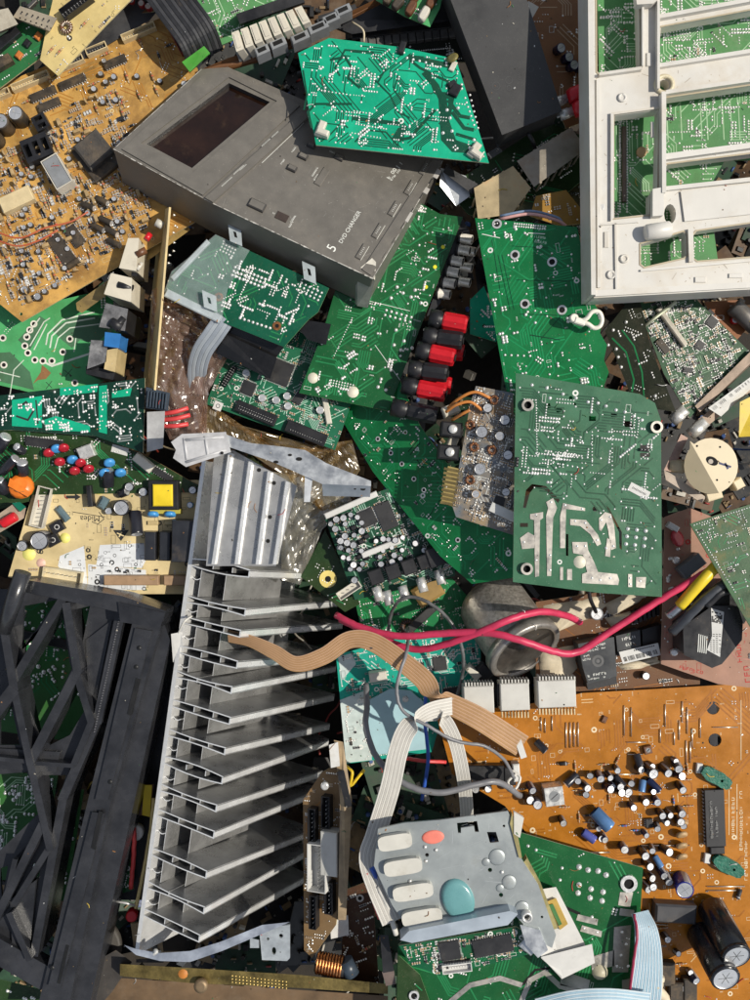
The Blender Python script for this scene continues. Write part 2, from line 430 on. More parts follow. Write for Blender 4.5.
    def joints(s, n, seed=1, reg=None, r=(.6,1.3), clus=6, pitch=2.54):
        rnd=random.Random(seed)
        for _ in range(n):
            q=s.rnd_uv(rnd,reg)
            if not q: continue
            d=rnd.choice([(1,0),(0,1),(1,0),(0,1),(.7,.7)]); rr=rnd.uniform(*r)
            k=rnd.randint(1,clus); two=rnd.random()<.3
            for i in range(k):
                for t in ((0,3.2) if two else (0,)):
                    u,v=q[0]+d[0]*i*pitch-d[1]*t,q[1]+d[1]*i*pitch+d[0]*t
                    if s.inside(u,v,1.5): s._sold(u,v,rr*rnd.uniform(.85,1.15))
        return s
    def smd(s, n, seed=1, reg=None, sz=(1.4,3.2), dark=.45, hs=(.5,1.1)):
        """small surface-mount parts, far too small to pick apart: one mesh"""
        rnd=random.Random(seed); mb=s._mb('smd')
        for _ in range(n):
            q=s.rnd_uv(rnd,reg,1.2)
            if not q: continue
            a=rnd.choice([0,math.pi/2]); l=rnd.uniform(*sz); wd=l*rnd.uniform(.45,.6); hh=rnd.uniform(*hs)
            k=rnd.randint(1,4); ca,sa=math.cos(a),math.sin(a); t=0 if rnd.random()<dark else (1 if rnd.random()<.82 else 2)
            for i in range(k):
                u,v=q[0]-sa*i*(wd+.9),q[1]+ca*i*(wd+.9)
                if not s.inside(u,v,1.2): break
                if t==0 and rnd.random()<.3:
                    mb.box(u,v,.12,hh+.5,l*.9,l*.7,a,0,.12)
                    for sg in (-1,1): 
                        mb.box(u-sa*sg*l*.45,v+ca*sg*l*.45,.12,.35,l*.8,.5,a,3)
                else:
                    mb.box(u,v,.12,hh,l*.6,wd,a,t); 
                    for sg in (-1,1): mb.box(u+ca*sg*l*.41,v+sa*sg*l*.41,.12,hh+.05,l*.22,wd,a,3)
        return s
    def silk(s, n, seed=1, reg=None, m=None):
        rnd=random.Random(seed); mb=s._mb('silk')
        for _ in range(n):
            q=s.rnd_uv(rnd,reg,2.)
            if not q: continue
            t=rnd.random(); a=rnd.choice([0,math.pi/2]); ca,sa=math.cos(a),math.sin(a)
            if t<.55:    # a reference designator: a few tiny strokes
                for i in range(rnd.randint(2,4)):
                    u,v=q[0]+ca*i*1.1,q[1]+sa*i*1.1
                    mb.strip([(u-sa*.7,v+ca*.7),(u+sa*.7,v-ca*.7)],.32,.13)
                    if rnd.random()<.6: mb.strip([(u,v),(u+ca*.6,v+sa*.6)],.28,.145)
            elif t<.85:
                l,wd=rnd.uniform(3,9),rnd.uniform(2,4.5)
                pts=[(q[0]+ca*x-sa*y,q[1]+sa*x+ca*y) for x,y in ((-l/2,-wd/2),(l/2,-wd/2),(l/2,wd/2),(-l/2,wd/2),(-l/2,-wd/2))]
                if all(s.inside(*p,1) for p in pts): mb.strip(pts,.3,.12)
            else:
                mb.disc(q[0],q[1],.125,rnd.uniform(1.5,3),14,0,rnd.uniform(1.1,1.4))
        s.silkm=m or SILK
        return s
    def pour(s, m, *polys, h=.13, name='copper_area', th=.1):
        mb=MB()
        for q in polys: mb.prism([s.uv(*p) for p in q],h-th,h,(),0)
        return s.part(name,mb,m,kind='stuff' if len(polys)>1 else None)
    def path(s, m, lines, w=1.6, h=.15, name='copper_tracks'):
        mb=MB()
        for l in lines:
            ww=w
            if isinstance(l[0],(int,float)): ww=l[0]; l=l[1:]
            mb.strip([s.uv(*p) for p in l],ww,h); h+=.004
        return s.part(name,mb,m,kind='stuff')
    def done(s):
        if 'solder' in s.st: s.part('solder_joints',s.st['solder'],SOLD,kind='stuff')
        if 'smd' in s.st: s.part('surface_components',s.st['smd'],[IC,TAN,PAPER,TIN],kind='stuff')
        if 'silk' in s.st: s.part('printing',s.st['silk'],s.silkm,kind='stuff')
        return s

# ---------------------------------------------------------------- components (local millimetres, standing on z = 0)
_C={}
def comp(name, key):
    if key not in _C:
        mb,mats=key[0](*key[1:]); _C[key]=mb.mesh(name,mats)
    return _C[key]
def k_chip(w, l, h, n, body=None):
    mb=MB().box(0,0,.5,h,l,w,0,0,.35)
    p=l/(n+.4)
    for i in range(n):
        x=(i-(n-1)/2)*p
        for sg in (-1,1):
            mb.box(x,sg*(w/2+.45),.1,h*.55,p*.42,.9,0,1)
    mb.disc(-l/2+1.2,0,h+.01,min(.7,w*.15),8,2)
    return mb,[body or IC,TIN,HOLE]
def k_qfp(w, n, h=1.6):
    mb=MB().box(0,0,.2,h,w,w,0,0,.3); p=w/(n+1)
    for i in range(n):
        x=(i-(n-1)/2)*p
        for sg in (-1,1):
            mb.box(x,sg*(w/2+.7),.1,.5,p*.5,1.4,0,1); mb.box(sg*(w/2+.7),x,.1,.5,1.4,p*.5,0,1)
    mb.disc(-w/2+1.6,-w/2+1.6,h+.01,.6,8,2)
    return mb,[IC,TIN,HOLE]
def k_cap(r, h, sleeve=None, n=16, plain=False):
    mb=MB(); b=len(mb.v)
    prof=[(r*.9,0),(r,.5),(r,h*.9),(r,h-.35),(r*.95,h)]
    mb.lathe(prof+[(r*.86,h),(r*.83,h-.25)],n,0,mats=[0,0,0,0,0,1],cap=False)
    for i in range(n):
        if i in (0,1): 
            for k in (1,2): mb.m[k*n+i]=2
    c=[(r*.83*math.cos(2*math.pi*i/n),r*.83*math.sin(2*math.pi*i/n),h-.25) for i in range(n)]
    mb.add(c,[tuple(range(n))],1)
    if r>3.4:
        for a in (0,math.pi/2) if r>5 else (0,): mb.box(0,0,h-.24,h-.2,r*1.3,.35,a+.6,3)
    return mb,[sleeve or CSLV,CTOP,CSTR,GREY]
def k_hdr(l, w, h, n, m=None, rows=1, pm=None):
    mb=MB().prism([(-l/2,-w/2),(l/2,-w/2),(l/2,w/2),(-l/2,w/2)],0,h,[[(-l/2+.8,-w/2+.8),(l/2-.8,-w/2+.8),(l/2-.8,w/2-.8),(-l/2+.8,w/2-.8)]],0)
    mb.add([(-l/2+.8,-w/2+.8,1.),(l/2-.8,-w/2+.8,1.),(l/2-.8,w/2-.8,1.),(-l/2+.8,w/2-.8,1.)],[(0,1,2,3)],0)
    for i in range(n):
        for j in range(rows):
            mb.box((i-(n-1)/2)*(l-2.4)/max(1,n-1),(j-(rows-1)/2)*2.2,1,h*.8,.65,.65,0,1)
    return mb,[m or WHT,pm or TIN]
def k_plug(l, w, h, n, m=None):
    """housing with a row of square wire openings on top"""
    mb=MB(); p=l/n; hs=[]
    for i in range(n):
        x=(i-(n-1)/2)*p; a=p*.3; hs.append([(x-a,-w*.28),(x+a,-w*.28),(x+a,w*.28),(x-a,w*.28)])
    mb.prism([(-l/2,-w/2),(l/2,-w/2),(l/2,w/2),(-l/2,w/2)],0,h,hs,0)
    mb.box(0,0,.1,h*.4,l*.96,w*.8,0,1)
    return mb,[m or WHT,HOLE]
def k_pins(n, p=2.5, h=6., rows=1, base=2.4, m=None):
    mb=MB()
    for j in range(rows):
        for i in range(n):
            x,y=(i-(n-1)/2)*p,(j-(rows-1)/2)*p
            mb.box(x,y,0,base,p*.94,p*.94,0,0,.25); mb.box(x,y,base,h,.6,.6,0,1)
    return mb,[m or BLK,TIN]
def k_box(w, l, h, m, ch=.6, mt=None):
    return MB().box(0,0,.2,h,l,w,0,0,ch,1),[m,mt or m]
def k_res(l=6.5, r=1.15, body=None, bands=3, lead=3.):
    z=r+.35; b=-l/2
    pr=[(r*.6,0),(r,.5),(r*1.02,1.5)]; ms=[0,0]
    mb=MB(); step=(l-3)/max(1,2*bands)
    for i in range(bands):
        pr+= [(r*.92,1.5+step*(2*i+1)),(r*.93,1.5+step*(2*i+2))]; ms+=[0,1 if i%2 else 2]
    pr+=[(r,l-.5),(r*.6,l)]; ms+=[0,0]
    mb.lathe(pr,9,0,(b,0,z),(1,0,0),mats=ms)
    for sg in (-1,1): mb.tube([(sg*l/2,0,z),(sg*(l/2+lead*.7),0,z),(sg*(l/2+lead),0,z-.5),(sg*(l/2+lead),0,0)],.3,5,3)
    return mb,[body or TAN,RED,BRN,TIN]
def k_diode(l=6, r=1.3):
    z=r+.3; mb=MB().lathe([(r,0),(r,l*.72),(r,l*.86),(r,l)],10,0,(-l/2,0,z),(1,0,0),mats=[0,1,0])
    for sg in (-1,1): mb.tube([(sg*l/2,0,z),(sg*(l/2+2),0,z),(sg*(l/2+2.4),0,0)],.3,5,2)
    return mb,[IC,CSTR,TIN]
def k_jump(l, r=.34, h=.8, m=None):
    return MB().tube([(-l/2,0,0),(-l/2+.15,0,h),(l/2-.15,0,h),(l/2,0,0)],r,5,0),[m or WIRE]
def k_disc(r, t, m, lift=2.):
    z=r+lift; mb=MB().lathe([(r*.55,-t/2),(r*.9,-t*.4),(r,0),(r*.9,t*.4),(r*.55,t/2)],12,0,(0,0,z),(0,1,0))
    for sg in (-1,1): mb.cyl((sg*r*.5,0,0),(sg*r*.5,0,lift+r*.3),.3,n=5,m=1)
    return mb,[m,TIN]
def k_to92(m=None):
    pts=[(2.3*math.cos(t),2.3*math.sin(t)) for t in [math.radians(-35+250*i/9) for i in range(10)]]
    mb=MB().prism(pts,2.5,7.,(),0)
    for i in (-1,0,1): mb.box(i*1.2,.3,0,2.5,.5,.4,0,1)
    return mb,[m or IC,TIN]
def k_to220(fin=True):
    mb=MB().box(0,0,3,12,10,4.3,0,0,.5)
    mb.prism([(-5,2.2),(5,2.2),(5,3.6),(-5,3.6)],3,18,(),1)
    for i in (-1,0,1): mb.box(i*2.5,0,0,3,.9,.6,0,1)
    return mb,[IC,TIN]
def k_toroid(R, r, n, m=None, core=None):
    mb=MB()
    def ring(Rm,rm,N,K,mi):
        b=len(mb.v)
        for i in range(N):
            a=2*math.pi*i/N
            for k in range(K):
                t=2*math.pi*k/K; q=Rm+rm*math.cos(t); mb.v.append((q*math.cos(a),q*math.sin(a),r+rm*math.sin(t)))
        for i in range(N):
            for k in range(K):
                mb.f.append((b+i*K+k,b+((i+1)%N)*K+k,b+((i+1)%N)*K+(k+1)%K,b+i*K+(k+1)%K)); mb.m.append(mi); mb.s.append(True)
    ring(R,r*.86,28,8,1)
    for i in range(n):
        a=2*math.pi*i/n*.9; pts=[]
        for k in range(9):
            t=2*math.pi*k/8; q=R+(r*.98)*math.cos(t); pts.append((q*math.cos(a),q*math.sin(a),r+r*.98*math.sin(t)))
        mb.tube(pts,r*.13,5,0,False)
    return mb,[m or COPPER,core or BRN]
def k_ring(r, r2, h, m=None):
    mb=MB().lathe([(r,0),(r,h),(r2,h),(r2,.2)],18,0,sm=False,mats=[0,0,1],cap=False)
    mb.disc(0,0,.18,r2,18,1)
    return mb,[m or SOLD,HOLE]
def k_film(l, t, h, m):
    mb=MB(); pts=circ(l/2-h*.35,0,h*.3,6); n=5
    pr=[(l/2*math.copysign(abs(math.cos(a))**.5,math.cos(a)),t/2*math.copysign(abs(math.sin(a))**.5,math.sin(a))) for a in [2*math.pi*i/16 for i in range(16)]]
    top=[(x*.86,y*.6) for x,y in pr]; N=16
    vs=[(x*.9,y*.75,1.) for x,y in pr]+[(x,y,2.2) for x,y in pr]+[(x,y,h-1) for x,y in pr]+[(x,y,h) for x,y in top]
    fs=[(k*N+i,k*N+(i+1)%N,(k+1)*N+(i+1)%N,(k+1)*N+i) for k in range(3) for i in range(N)]
    mb.add(vs,fs,0,True); mb.add(vs,[tuple(range(3*N,4*N))],0)
    for sg in (-1,1): mb.cyl((sg*l*.35,0,0),(sg*l*.35,0,1.2),.35,n=5,m=1)
    return mb,[m,TIN]
def k_trim(w=7, h=6, m=None, sl=None):
    mb=MB().box(0,0,.3,h,w,w,0,0,.4); mb.disc(0,0,h+.02,w*.3,14,1); mb.box(0,0,h+.03,h+.12,w*.45,.7,.6,2)
    return mb,[m or WHT,GREY,HOLE]
def k_xtal(l=11, w=4.5, h=4):
    pts=[(l/2-w/2+w/2*math.cos(t),w/2*math.sin(t)) for t in [math.radians(-90+180*i/6) for i in range(7)]]
    pts+=[(-x,-y) for x,y in pts]
    return MB().prism(pts,.2,h,(),0),[TIN]
RES=[(k_res,6.5,1.15,TAN,3),(k_res,6.5,1.1,BLUE,3),(k_res,5.5,1.0,TAN,2),(k_diode,5,1.1),(k_jump,9),(k_jump,13)]
def clutter(b, n, seed, kinds, reg=None, marg=4., rot=(0,90), gap=5.):
    rnd=random.Random(seed); done=[]; k=0
    for _ in range(n*6):
        if k>=n: break
        q=b.rnd_uv(rnd,reg,marg)
        if not q: continue
        if any((q[0]-x)**2+(q[1]-y)**2<gap*gap for x,y in done): continue
        nm,key,tl=rnd.choice(kinds); done.append(q); k+=1
        link(nm, comp(nm,key), b.root, (q[0],q[1],0), (math.radians(rnd.uniform(-tl,tl)),math.radians(rnd.uniform(-tl,tl)),math.radians(rnd.choice(rot)+rnd.uniform(-tl,tl)*.5)))
    return done
# ================================================================ the ground under the pile and the scrap deep in its gaps
def ground():
    mb=MB(); n=30; rnd=random.Random(3); rows=[]
    for i in range(n+1):
        rows.append([(-2500+5000*j/n,-2500+5000*i/n,-230+rnd.uniform(-6,6)) for j in range(n+1)])
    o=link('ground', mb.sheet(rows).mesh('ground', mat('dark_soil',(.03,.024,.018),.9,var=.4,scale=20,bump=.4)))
    o['kind']='structure'; o['label']='dark dirty ground under the heap of scrap electronics'
ground()
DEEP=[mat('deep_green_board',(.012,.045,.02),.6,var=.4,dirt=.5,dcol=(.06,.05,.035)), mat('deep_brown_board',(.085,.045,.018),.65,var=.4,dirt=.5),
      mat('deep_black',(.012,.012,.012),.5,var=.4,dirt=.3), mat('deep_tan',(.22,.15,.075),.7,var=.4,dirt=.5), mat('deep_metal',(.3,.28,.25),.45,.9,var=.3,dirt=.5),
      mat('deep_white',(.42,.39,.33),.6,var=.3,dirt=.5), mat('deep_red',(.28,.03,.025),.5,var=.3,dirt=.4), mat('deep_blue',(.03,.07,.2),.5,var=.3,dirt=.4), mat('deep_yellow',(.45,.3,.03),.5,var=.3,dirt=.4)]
def debris():
    rnd=random.Random(11); mb=MB()
    def fr():
        a,b,c=rnd.uniform(0,6.28),rnd.gauss(0,.3),rnd.gauss(0,.3)
        return Matrix.Rotation(a,3,'Z')@Matrix.Rotation(b,3,'X')@Matrix.Rotation(c,3,'Y')
    for i in range(330):          # broken boards
        x,y,z=rnd.uniform(-520,520),rnd.uniform(-650,650),rnd.uniform(-222,-135); R=fr()
        l,w_=rnd.uniform(40,140),rnd.uniform(30,90); t=MB()
        k=rnd.choices([0,1,2,3],[4,4,3,1])[0]; t.box(0,0,-1.6,0,l,w_,0,k)
        for _ in range(int(l*w_/130)):
            u,v=rnd.uniform(-l/2,l/2)*.9,rnd.uniform(-w_/2,w_/2)*.9; q=rnd.random()
            if q<.35: t.box(u,v,0,rnd.uniform(1,6),rnd.uniform(2,12),rnd.uniform(2,7),rnd.choice([0,1.57]),rnd.choice([2,2,3,5]),.3)
            elif q<.55: t.lathe([(2.4,0),(2.4,7),(2,7.4)],9,rnd.choice([2,2,7]),(u,v,0))
            elif q<.7: t.cyl((u-3,v,1.4),(u+3,v,1.4),1.1,n=6,m=rnd.choice([3,3,7,6]))
            else: t.dome(u,v,0,rnd.uniform(.7,1.3),.9,6,4)
        o=len(mb.v); mb.v+= [tuple(R@Vector(p)+Vector((x,y,z))) for p in t.v]; mb.f+=[tuple(a+o for a in f) for f in t.f]; mb.m+=t.m; mb.s+=t.s
    for i in range(420):          # loose parts
        x,y,z=rnd.uniform(-480,480),rnd.uniform(-620,620),rnd.uniform(-190,-120); R=fr(); t=MB(); q=rnd.random()
        if q<.5: t.box(0,0,-4,rnd.uniform(0,8),rnd.uniform(5,30),rnd.uniform(4,14),0,rnd.choice([2,2,2,4,5,3]),.5)
        elif q<.7: t.lathe([(4,0),(4,14),(3.5,14.6)],12,rnd.choice([2,7,2,4]),(0,0,0),(1,0,.2))
        elif q<.8: t.lathe([(9,0),(9,7),(4,7),(4,0)],16,rnd.choice([4,2,1]),(0,0,0),(0,.2,1),cap=False)
        else:
            p=[Vector((0,0,0))]; d=Vector((rnd.uniform(-1,1),rnd.uniform(-1,1),0)).normalized()
            for _k in range(9):
                d=(d+Vector((rnd.uniform(-.6,.6),rnd.uniform(-.6,.6),rnd.uniform(-.25,.25)))).normalized(); p.append(p[-1]+d*14)
            t.tube(smooth(p,4),1.1,6,rnd.choice([2,6,5,7,8,2]))
        o=len(mb.v); mb.v+= [tuple(R@Vector(p)+Vector((x,y,z))) for p in t.v]; mb.f+=[tuple(a+o for a in f) for f in t.f]; mb.m+=t.m; mb.s+=t.s
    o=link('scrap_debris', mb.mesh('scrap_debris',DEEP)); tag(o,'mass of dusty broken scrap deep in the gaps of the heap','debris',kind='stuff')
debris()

# board lacquers
def pcb(name, col, rough=.27, dirt=.12, dcol=(.13,.13,.08), var=.18, **k):
    return mat(name,col,rough,0,var,28,.06,500,.35,dirt*.8,dcol,35,**dict({'speck':.25,'stain':.3,'scol':(col[0]*.5+.02,col[1]*.42+.012,col[2]*.3)},**k))
G_DVD=pcb('green_lacquer',(.010,.095,.028)); G_BRI=pcb('bright_green_lacquer',(.007,.165,.048),.4,.08)
G_TEAL=pcb('teal_lacquer',(.006,.36,.20),.36,.06); G_TEALD=pcb('teal_dark_lacquer',(.004,.065,.036),.4,.05)
G_GREY=pcb('grey_green_lacquer',(.040,.135,.072),.42,.22,(.20,.24,.18)); G_DK=pcb('dark_green_lacquer',(.020,.048,.014),.35,.35)
G_PALE=pcb('pale_green_lacquer',(.075,.36,.13),.45,.15); G_LGT=pcb('dusty_green_lacquer',(.075,.235,.08),.55,.35,(.3,.33,.24))
O_TL=pcb('dusty_orange_laminate',(.50,.285,.075),.55,.75,(.15,.08,.03),.35,stain=.75,scol=(.20,.10,.03)); O_BR=pcb('orange_laminate',(.40,.150,.014),.30,.14,(.16,.07,.02),.2)
CREAM=pcb('cream_laminate',(.62,.50,.27),.5,.14,(.4,.32,.2)); BROWN=pcb('brown_laminate',(.14,.06,.022),.55,.3); PINK=pcb('pink_laminate',(.36,.20,.14),.55,.25,(.3,.2,.14))
TR_G=pcb('green_trace',(.020,.20,.068),.32,.05); TR_B=pcb('bright_green_trace',(.014,.25,.085),.36,.05); TR_DK=pcb('green_gap',(.004,.055,.025),.4,.05)
TR_GR=pcb('grey_green_trace',(.018,.075,.04),.4,.1); TR_PALE=pcb('pale_trace',(.32,.50,.30),.5,.15,(.3,.35,.25)); TR_O=pcb('orange_trace',(.28,.10,.015),.5,.1); TR_OT=pcb('dull_orange_trace',(.36,.15,.03),.55,.3)
TINNED=mat('tinned_copper',(.50,.47,.42),.42,.85,var=.25,scale=90,dirt=.25,dcol=(.2,.15,.1))
DUSTY=mat('dusty_part',(.38,.26,.12),.75,var=.35,scale=90,dirt=.5,dcol=(.5,.4,.25))
DUSTD=mat('dusty_dark_part',(.045,.035,.025),.6,var=.4,scale=90,dirt=.45,dcol=(.20,.13,.06))
CREAMP=mat('cream_connector',(.62,.50,.29),.5,var=.15,dirt=.3,dcol=(.3,.2,.1))

# ================================================================ orange board, top left
b=Board([(-70,114),(165,16),(180,30),(197,58),(200,110),(195,222),(22,322),(-70,248)],-12,(.02,-.03),(0,1))
b.make('circuit_board','dusty orange circuit board crowded with parts beside the grey disc changer','circuit board')
b.sub(O_TL,holes=[circ(21,314,1.6,10),circ(174,26,1.6,10)])
A=((0,86),(165,17))
for x,y,l in ((139,33,36),(31,82,40),(70,64,30),(97,50,22),(2,95,18)): b.put('connector',(k_hdr,l,7,7,int(l/2.6),CREAMP),x,y,A,at=3)
b.put('connector',(k_hdr,30,7,8,10,mat('maroon_plastic',(.22,.03,.02),.5,dirt=.3)),178,41,((170,26),(186,56)),at=3)
for x,y,l in ((115,62,24),(72,82,28),(43,94,28),(49,105,24)): b.put('chip',(k_chip,8,l,3.4,int(l/2.6),DUSTD),x,y,A,at=2)
for x,y,r in ((4,125,8.),(19,117,7.6),(-6,138,8)): b.put('capacitor',(k_cap,r,19,DUSTD),x,y,20,at=10)
b.put('socket',(k_plug,28,24,12,3,BLK),37,148,A,at=10); 
for dx,dy in ((-8,-5),(-8,4),(8,4)): pass
b.put('socket',(k_plug,16,14,10,2,BLK),42,124,((36,112),(50,138)),at=5)
b.put('relay',(k_box,17,32,16,BLK,.8,GREY),58,173,((47,154),(68,190)),at=12)
b.put('relay_rim',(k_hdr,33,18,16.6,0,WHT),58,173,((47,154),(68,190)),at=12)
b.put('module',(k_box,30,30,14,mat('tar_black',(.05,.045,.04),.7,var=.4,bump=.5,dirt=.5),2),94,150,((80,130),(108,165)),at=10)
b.put('module_base',(k_box,34,40,6,DUSTD,1),97,158,((80,130),(108,165)),at=3)
b.put('transformer',(k_box,16,34,10,CREAMP,1),17,200,((0,208),(34,192)),at=6)
b.put('chip',(k_chip,14,34,3.4,13,DUSTD),62,250,((54,243),(72,268)),at=2); b.put('chip',(k_chip,12,22,3.4,8,DUSTD),75,236,((54,243),(72,268)),at=2)
for x,y in ((116,99),(114,76),(94,88),(184,83),(88,212),(187,90)): b.put('capacitor',(k_cap,2.8,7,DUSTD),x,y,30,at=4,tilt=(12,-10))
for x,y,a in ((92,225,-50),(100,218,-50),(106,228,-55),(96,198,-50),(108,240,-50),(68,267,5),(82,204,-45)): b.put('capacitor',(k_cap,3.2,15,DUSTD),x,y,a,tilt=(0,78),h=3.2)
for x,y in ((25,290),(38,297)): b.put('capacitor',(k_cap,3.8,6,DUSTD),x,y,0,at=4)
KD=[('resistor',(k_res,7,1.25,DUSTY,3),4),('resistor',(k_res,7.5,1.3,mat('dusty_resistor',(.36,.22,.1),.7,dirt=.5,dcol=(.5,.42,.28)),3),4),('diode',(k_diode,5,1.2),4),('wire_link',(k_jump,9,.4),3),('capacitor',(k_cap,2.6,5,DUSTD),6),('disc_capacitor',(k_disc,3.2,1.6,DUSTY),12),('box_capacitor',(k_box,3.4,7,6,DUSTY,.5),4)]
low=[(-60,180),(40,140),(112,80),(135,120),(150,190),(150,225),(22,310),(-60,250)]
clutter(b,290,5,KD,low,3,(0,90,90),4.6)
clutter(b,26,6,KD[:5],[(0,100),(160,30),(185,60),(150,100),(60,110)],3,(0,90),8)
b.traces(40,4,2.6,.9,TR_OT,sold=.2,L=(4,14)); b.smd(620,7,low,(1.8,4.2),.2,(.8,2.6)); b.traces(90,15,2.4,1.1,mat('amber_trace',(.40,.18,.03),.45,dirt=.3),sold=.3,L=(4,18),h=.14); b.silk(70,8,None,mat('cream_ink',(.6,.48,.25),.6)); b.joints(40,9,None,(.6,1.),5); b.done()

# ================================================================ corner scraps, top left
b=Board([(60,-30),(160,-30),(105,26),(58,76),(40,60),(48,20)],18,(.05,.05),(1,2)); b.make('circuit_board','cream yellow circuit board in the upper left corner with a black connector','circuit board')
b.sub(pcb('yellow_laminate',(.60,.47,.20),.55,.2)); D=((105,26),(58,76))
b.put('connector',(k_hdr,34,10,9,10,BLK),77,6,((66,14),(90,-4)),at=4); b.put('coil',(k_toroid,4.5,2.4,14,WIRE),66,27,0,at=3)
for x,y in ((52,50),(60,52),(85,24)): b.put('resistor',(k_res,6.5,1.15,TAN,3),x,y,D)
b.silk(26,3,None,INK); b.joints(8,2); b.smd(14,1); b.done()
b=Board([(-40,62),(22,22),(62,32),(44,55),(-8,94),(-40,110)],6,(0,.1),(0,1)); b.make('circuit_board','small green circuit board scrap in the upper left corner beside a metal tuner box','circuit board')
b.sub(pcb('corner_green',(.02,.13,.04),.5,.3)); b.traces(14,2,2.4,1,TR_G); b.joints(12,3); b.smd(16,4)
for x,y,m in ((39,37,mat('orange_part',(.5,.16,.03),.6,dirt=.4)),(20,56,mat('orange_part',(.5,.16,.03))),(28,44,BLK)): b.put('varistor',(k_box,6,7,4,m,1),x,y,20)
b.put('slot',(k_box,9,36,7,BLK,.8),5,42,((-10,55),(22,28)),at=3); b.put('slot',(k_box,9,28,9,DUSTD,.8),0,66,((-10,73),(12,60)),at=3); b.done()
r=root('tuner_box','perforated beige metal tuner box in the upper left corner','metal box',P(36,17,30))
part(r,'case',MB().hull([P(20,6,30),P(57,18,32),P(50,31,26),P(13,17,26)],[P(20,8,8),P(57,20,8),P(50,33,4),P(13,19,4)]),mat('beige_metal',(.42,.36,.27),.6,.2,dirt=.35),bevel=.8)
mb=MB()
for i in range(6):
    for j in range(2): 
        p=P(22+i*5.4-j*2,12+i*1.7+j*6,30.6+i*.2-j*1.2); mb.disc(p.x,p.y,p.z,.9,8)
part(r,'vent_holes',mb,HOLE,kind='stuff')
solo('plastic_housing',MB().hull([P(-20,14,34),P(8,8,34),P(18,24,30),P(-6,34,30)],[P(-20,16,0),P(8,10,0),P(18,26,0),P(-6,36,0)]),mat('dusty_beige_plastic',(.42,.38,.30),.6,dirt=.4),'dusty beige plastic housing cut by the left frame edge at the upper corner','housing',bevel=1.5)
b=Board([(100,-30),(225,-30),(200,2),(150,12),(120,16)],-8,(0,.05),(0,1)); b.make('circuit_board','brown circuit board with red parts at the top edge behind the black ribbon','circuit board')
b.sub(BROWN); 
for x,y in ((132,2),(142,5),(139,-4),(152,0),(149,8)): b.put('capacitor',(k_cap,3.2,7,mat('red_sleeve',(.30,.02,.02),.4,dirt=.2)),x,y,0,at=3)
b.joints(20,3); b.traces(12,3,2.4,.9,TR_O); b.done()
solo('shade_sheet',MB().hull([P(95,30,-5),P(150,-10,-5),P(165,2,-10),P(150,20,-12),P(52,78,-12)],[P(95,30,-40),P(150,-10,-40),P(165,2,-40),P(150,20,-40),P(52,78,-40)]),BLK,'flat black gap sheet standing in for shade above the dusty orange board','gap sheet',bevel=2)  # black sheet put where the inside between the boards is only dark
# black ribbon lying over the corner of the orange board
def ribbon(pts, wid, n, th=.9, sub=5, samp=6):
    """pts: centre (px,py,z) and the direction across as a pixel vector plus rise; returns a ribbed flat-cable mesh"""
    c=smooth([P(*p[:3]) for p in pts],samp); wv=smooth([Vector((p[3],-p[4],p[5] if len(p)>5 else 0)).normalized() for p in pts],samp)
    mb=MB(); N=len(c); rt=[]
    prof=[(0,.1)]
    for k in range(n): prof+=[(k+.2,.5),(k+.8,.5),(k+1,.1)]
    for i in range(N):
        t=(c[min(i+1,N-1)]-c[max(i-1,0)]).normalized(); wd=(wv[i]-t*wv[i].dot(t)).normalized(); nn=wd.cross(t)
        ww=wid if not isinstance(wid,(list,tuple)) else wid[0]+(wid[1]-wid[0])*i/(N-1)
        top=[c[i]+wd*ww*(x/n-.5)+nn*th*h for x,h in prof]; bot=[c[i]+wd*ww*(x/n-.5)-nn*th*h for x,h in prof]
        rt.append(top+bot[::-1]+[top[0]])
    mb.sheet(rt,0,False); K=len(rt[0])-1; F=3*n
    for i in range(N-1):
        for j in range(K):
            q=j if j<F else (2*F-j if j<=2*F else 0)
            mb.m[i*K+j]=(min(q,F-1)//3)%2
    for e in (0,N-1): mb.add(rt[e][:-1],[tuple(range(K))])
    return mb,c,wv
mb,_,_=ribbon([(150,-30,24,46,-22),(176,6,26,46,-24),(196,34,24,40,-26),(206,58,6,36,-26)],40,11,1.6)
solo('ribbon_cable',mb,[mat('black_rubber',(.02,.02,.022),.35,var=.3,dirt=.2),mat('grey_rubber',(.045,.045,.048),.35,var=.3)],'wide black ribbon cable over the corner of the dusty orange board','ribbon cable')
b=Board([(178,6),(240,-20),(310,-20),(238,38),(196,56)],4,(-.1,.1),(0,1)); b.make('circuit_board','pale green speckled circuit board at the top under the beige connector strip','circuit board')
b.sub(G_LGT,EDGEG); b.traces(22,2,2.4,1,TR_PALE); b.joints(50,5,None,(.6,1.1)); b.smd(20,6); b.done()
mb=MB().hull([P(182,62,30),P(204,46,32),P(210,53,30),P(190,72,28)],[P(182,63,12),P(204,47,14),P(210,54,12),P(190,73,10)])
solo('connector',mb,mat('leaf_green_plastic',(.06,.30,.03),.45,dirt=.2),'small leaf green plastic connector beside the changer back corner','connector',bevel=1)
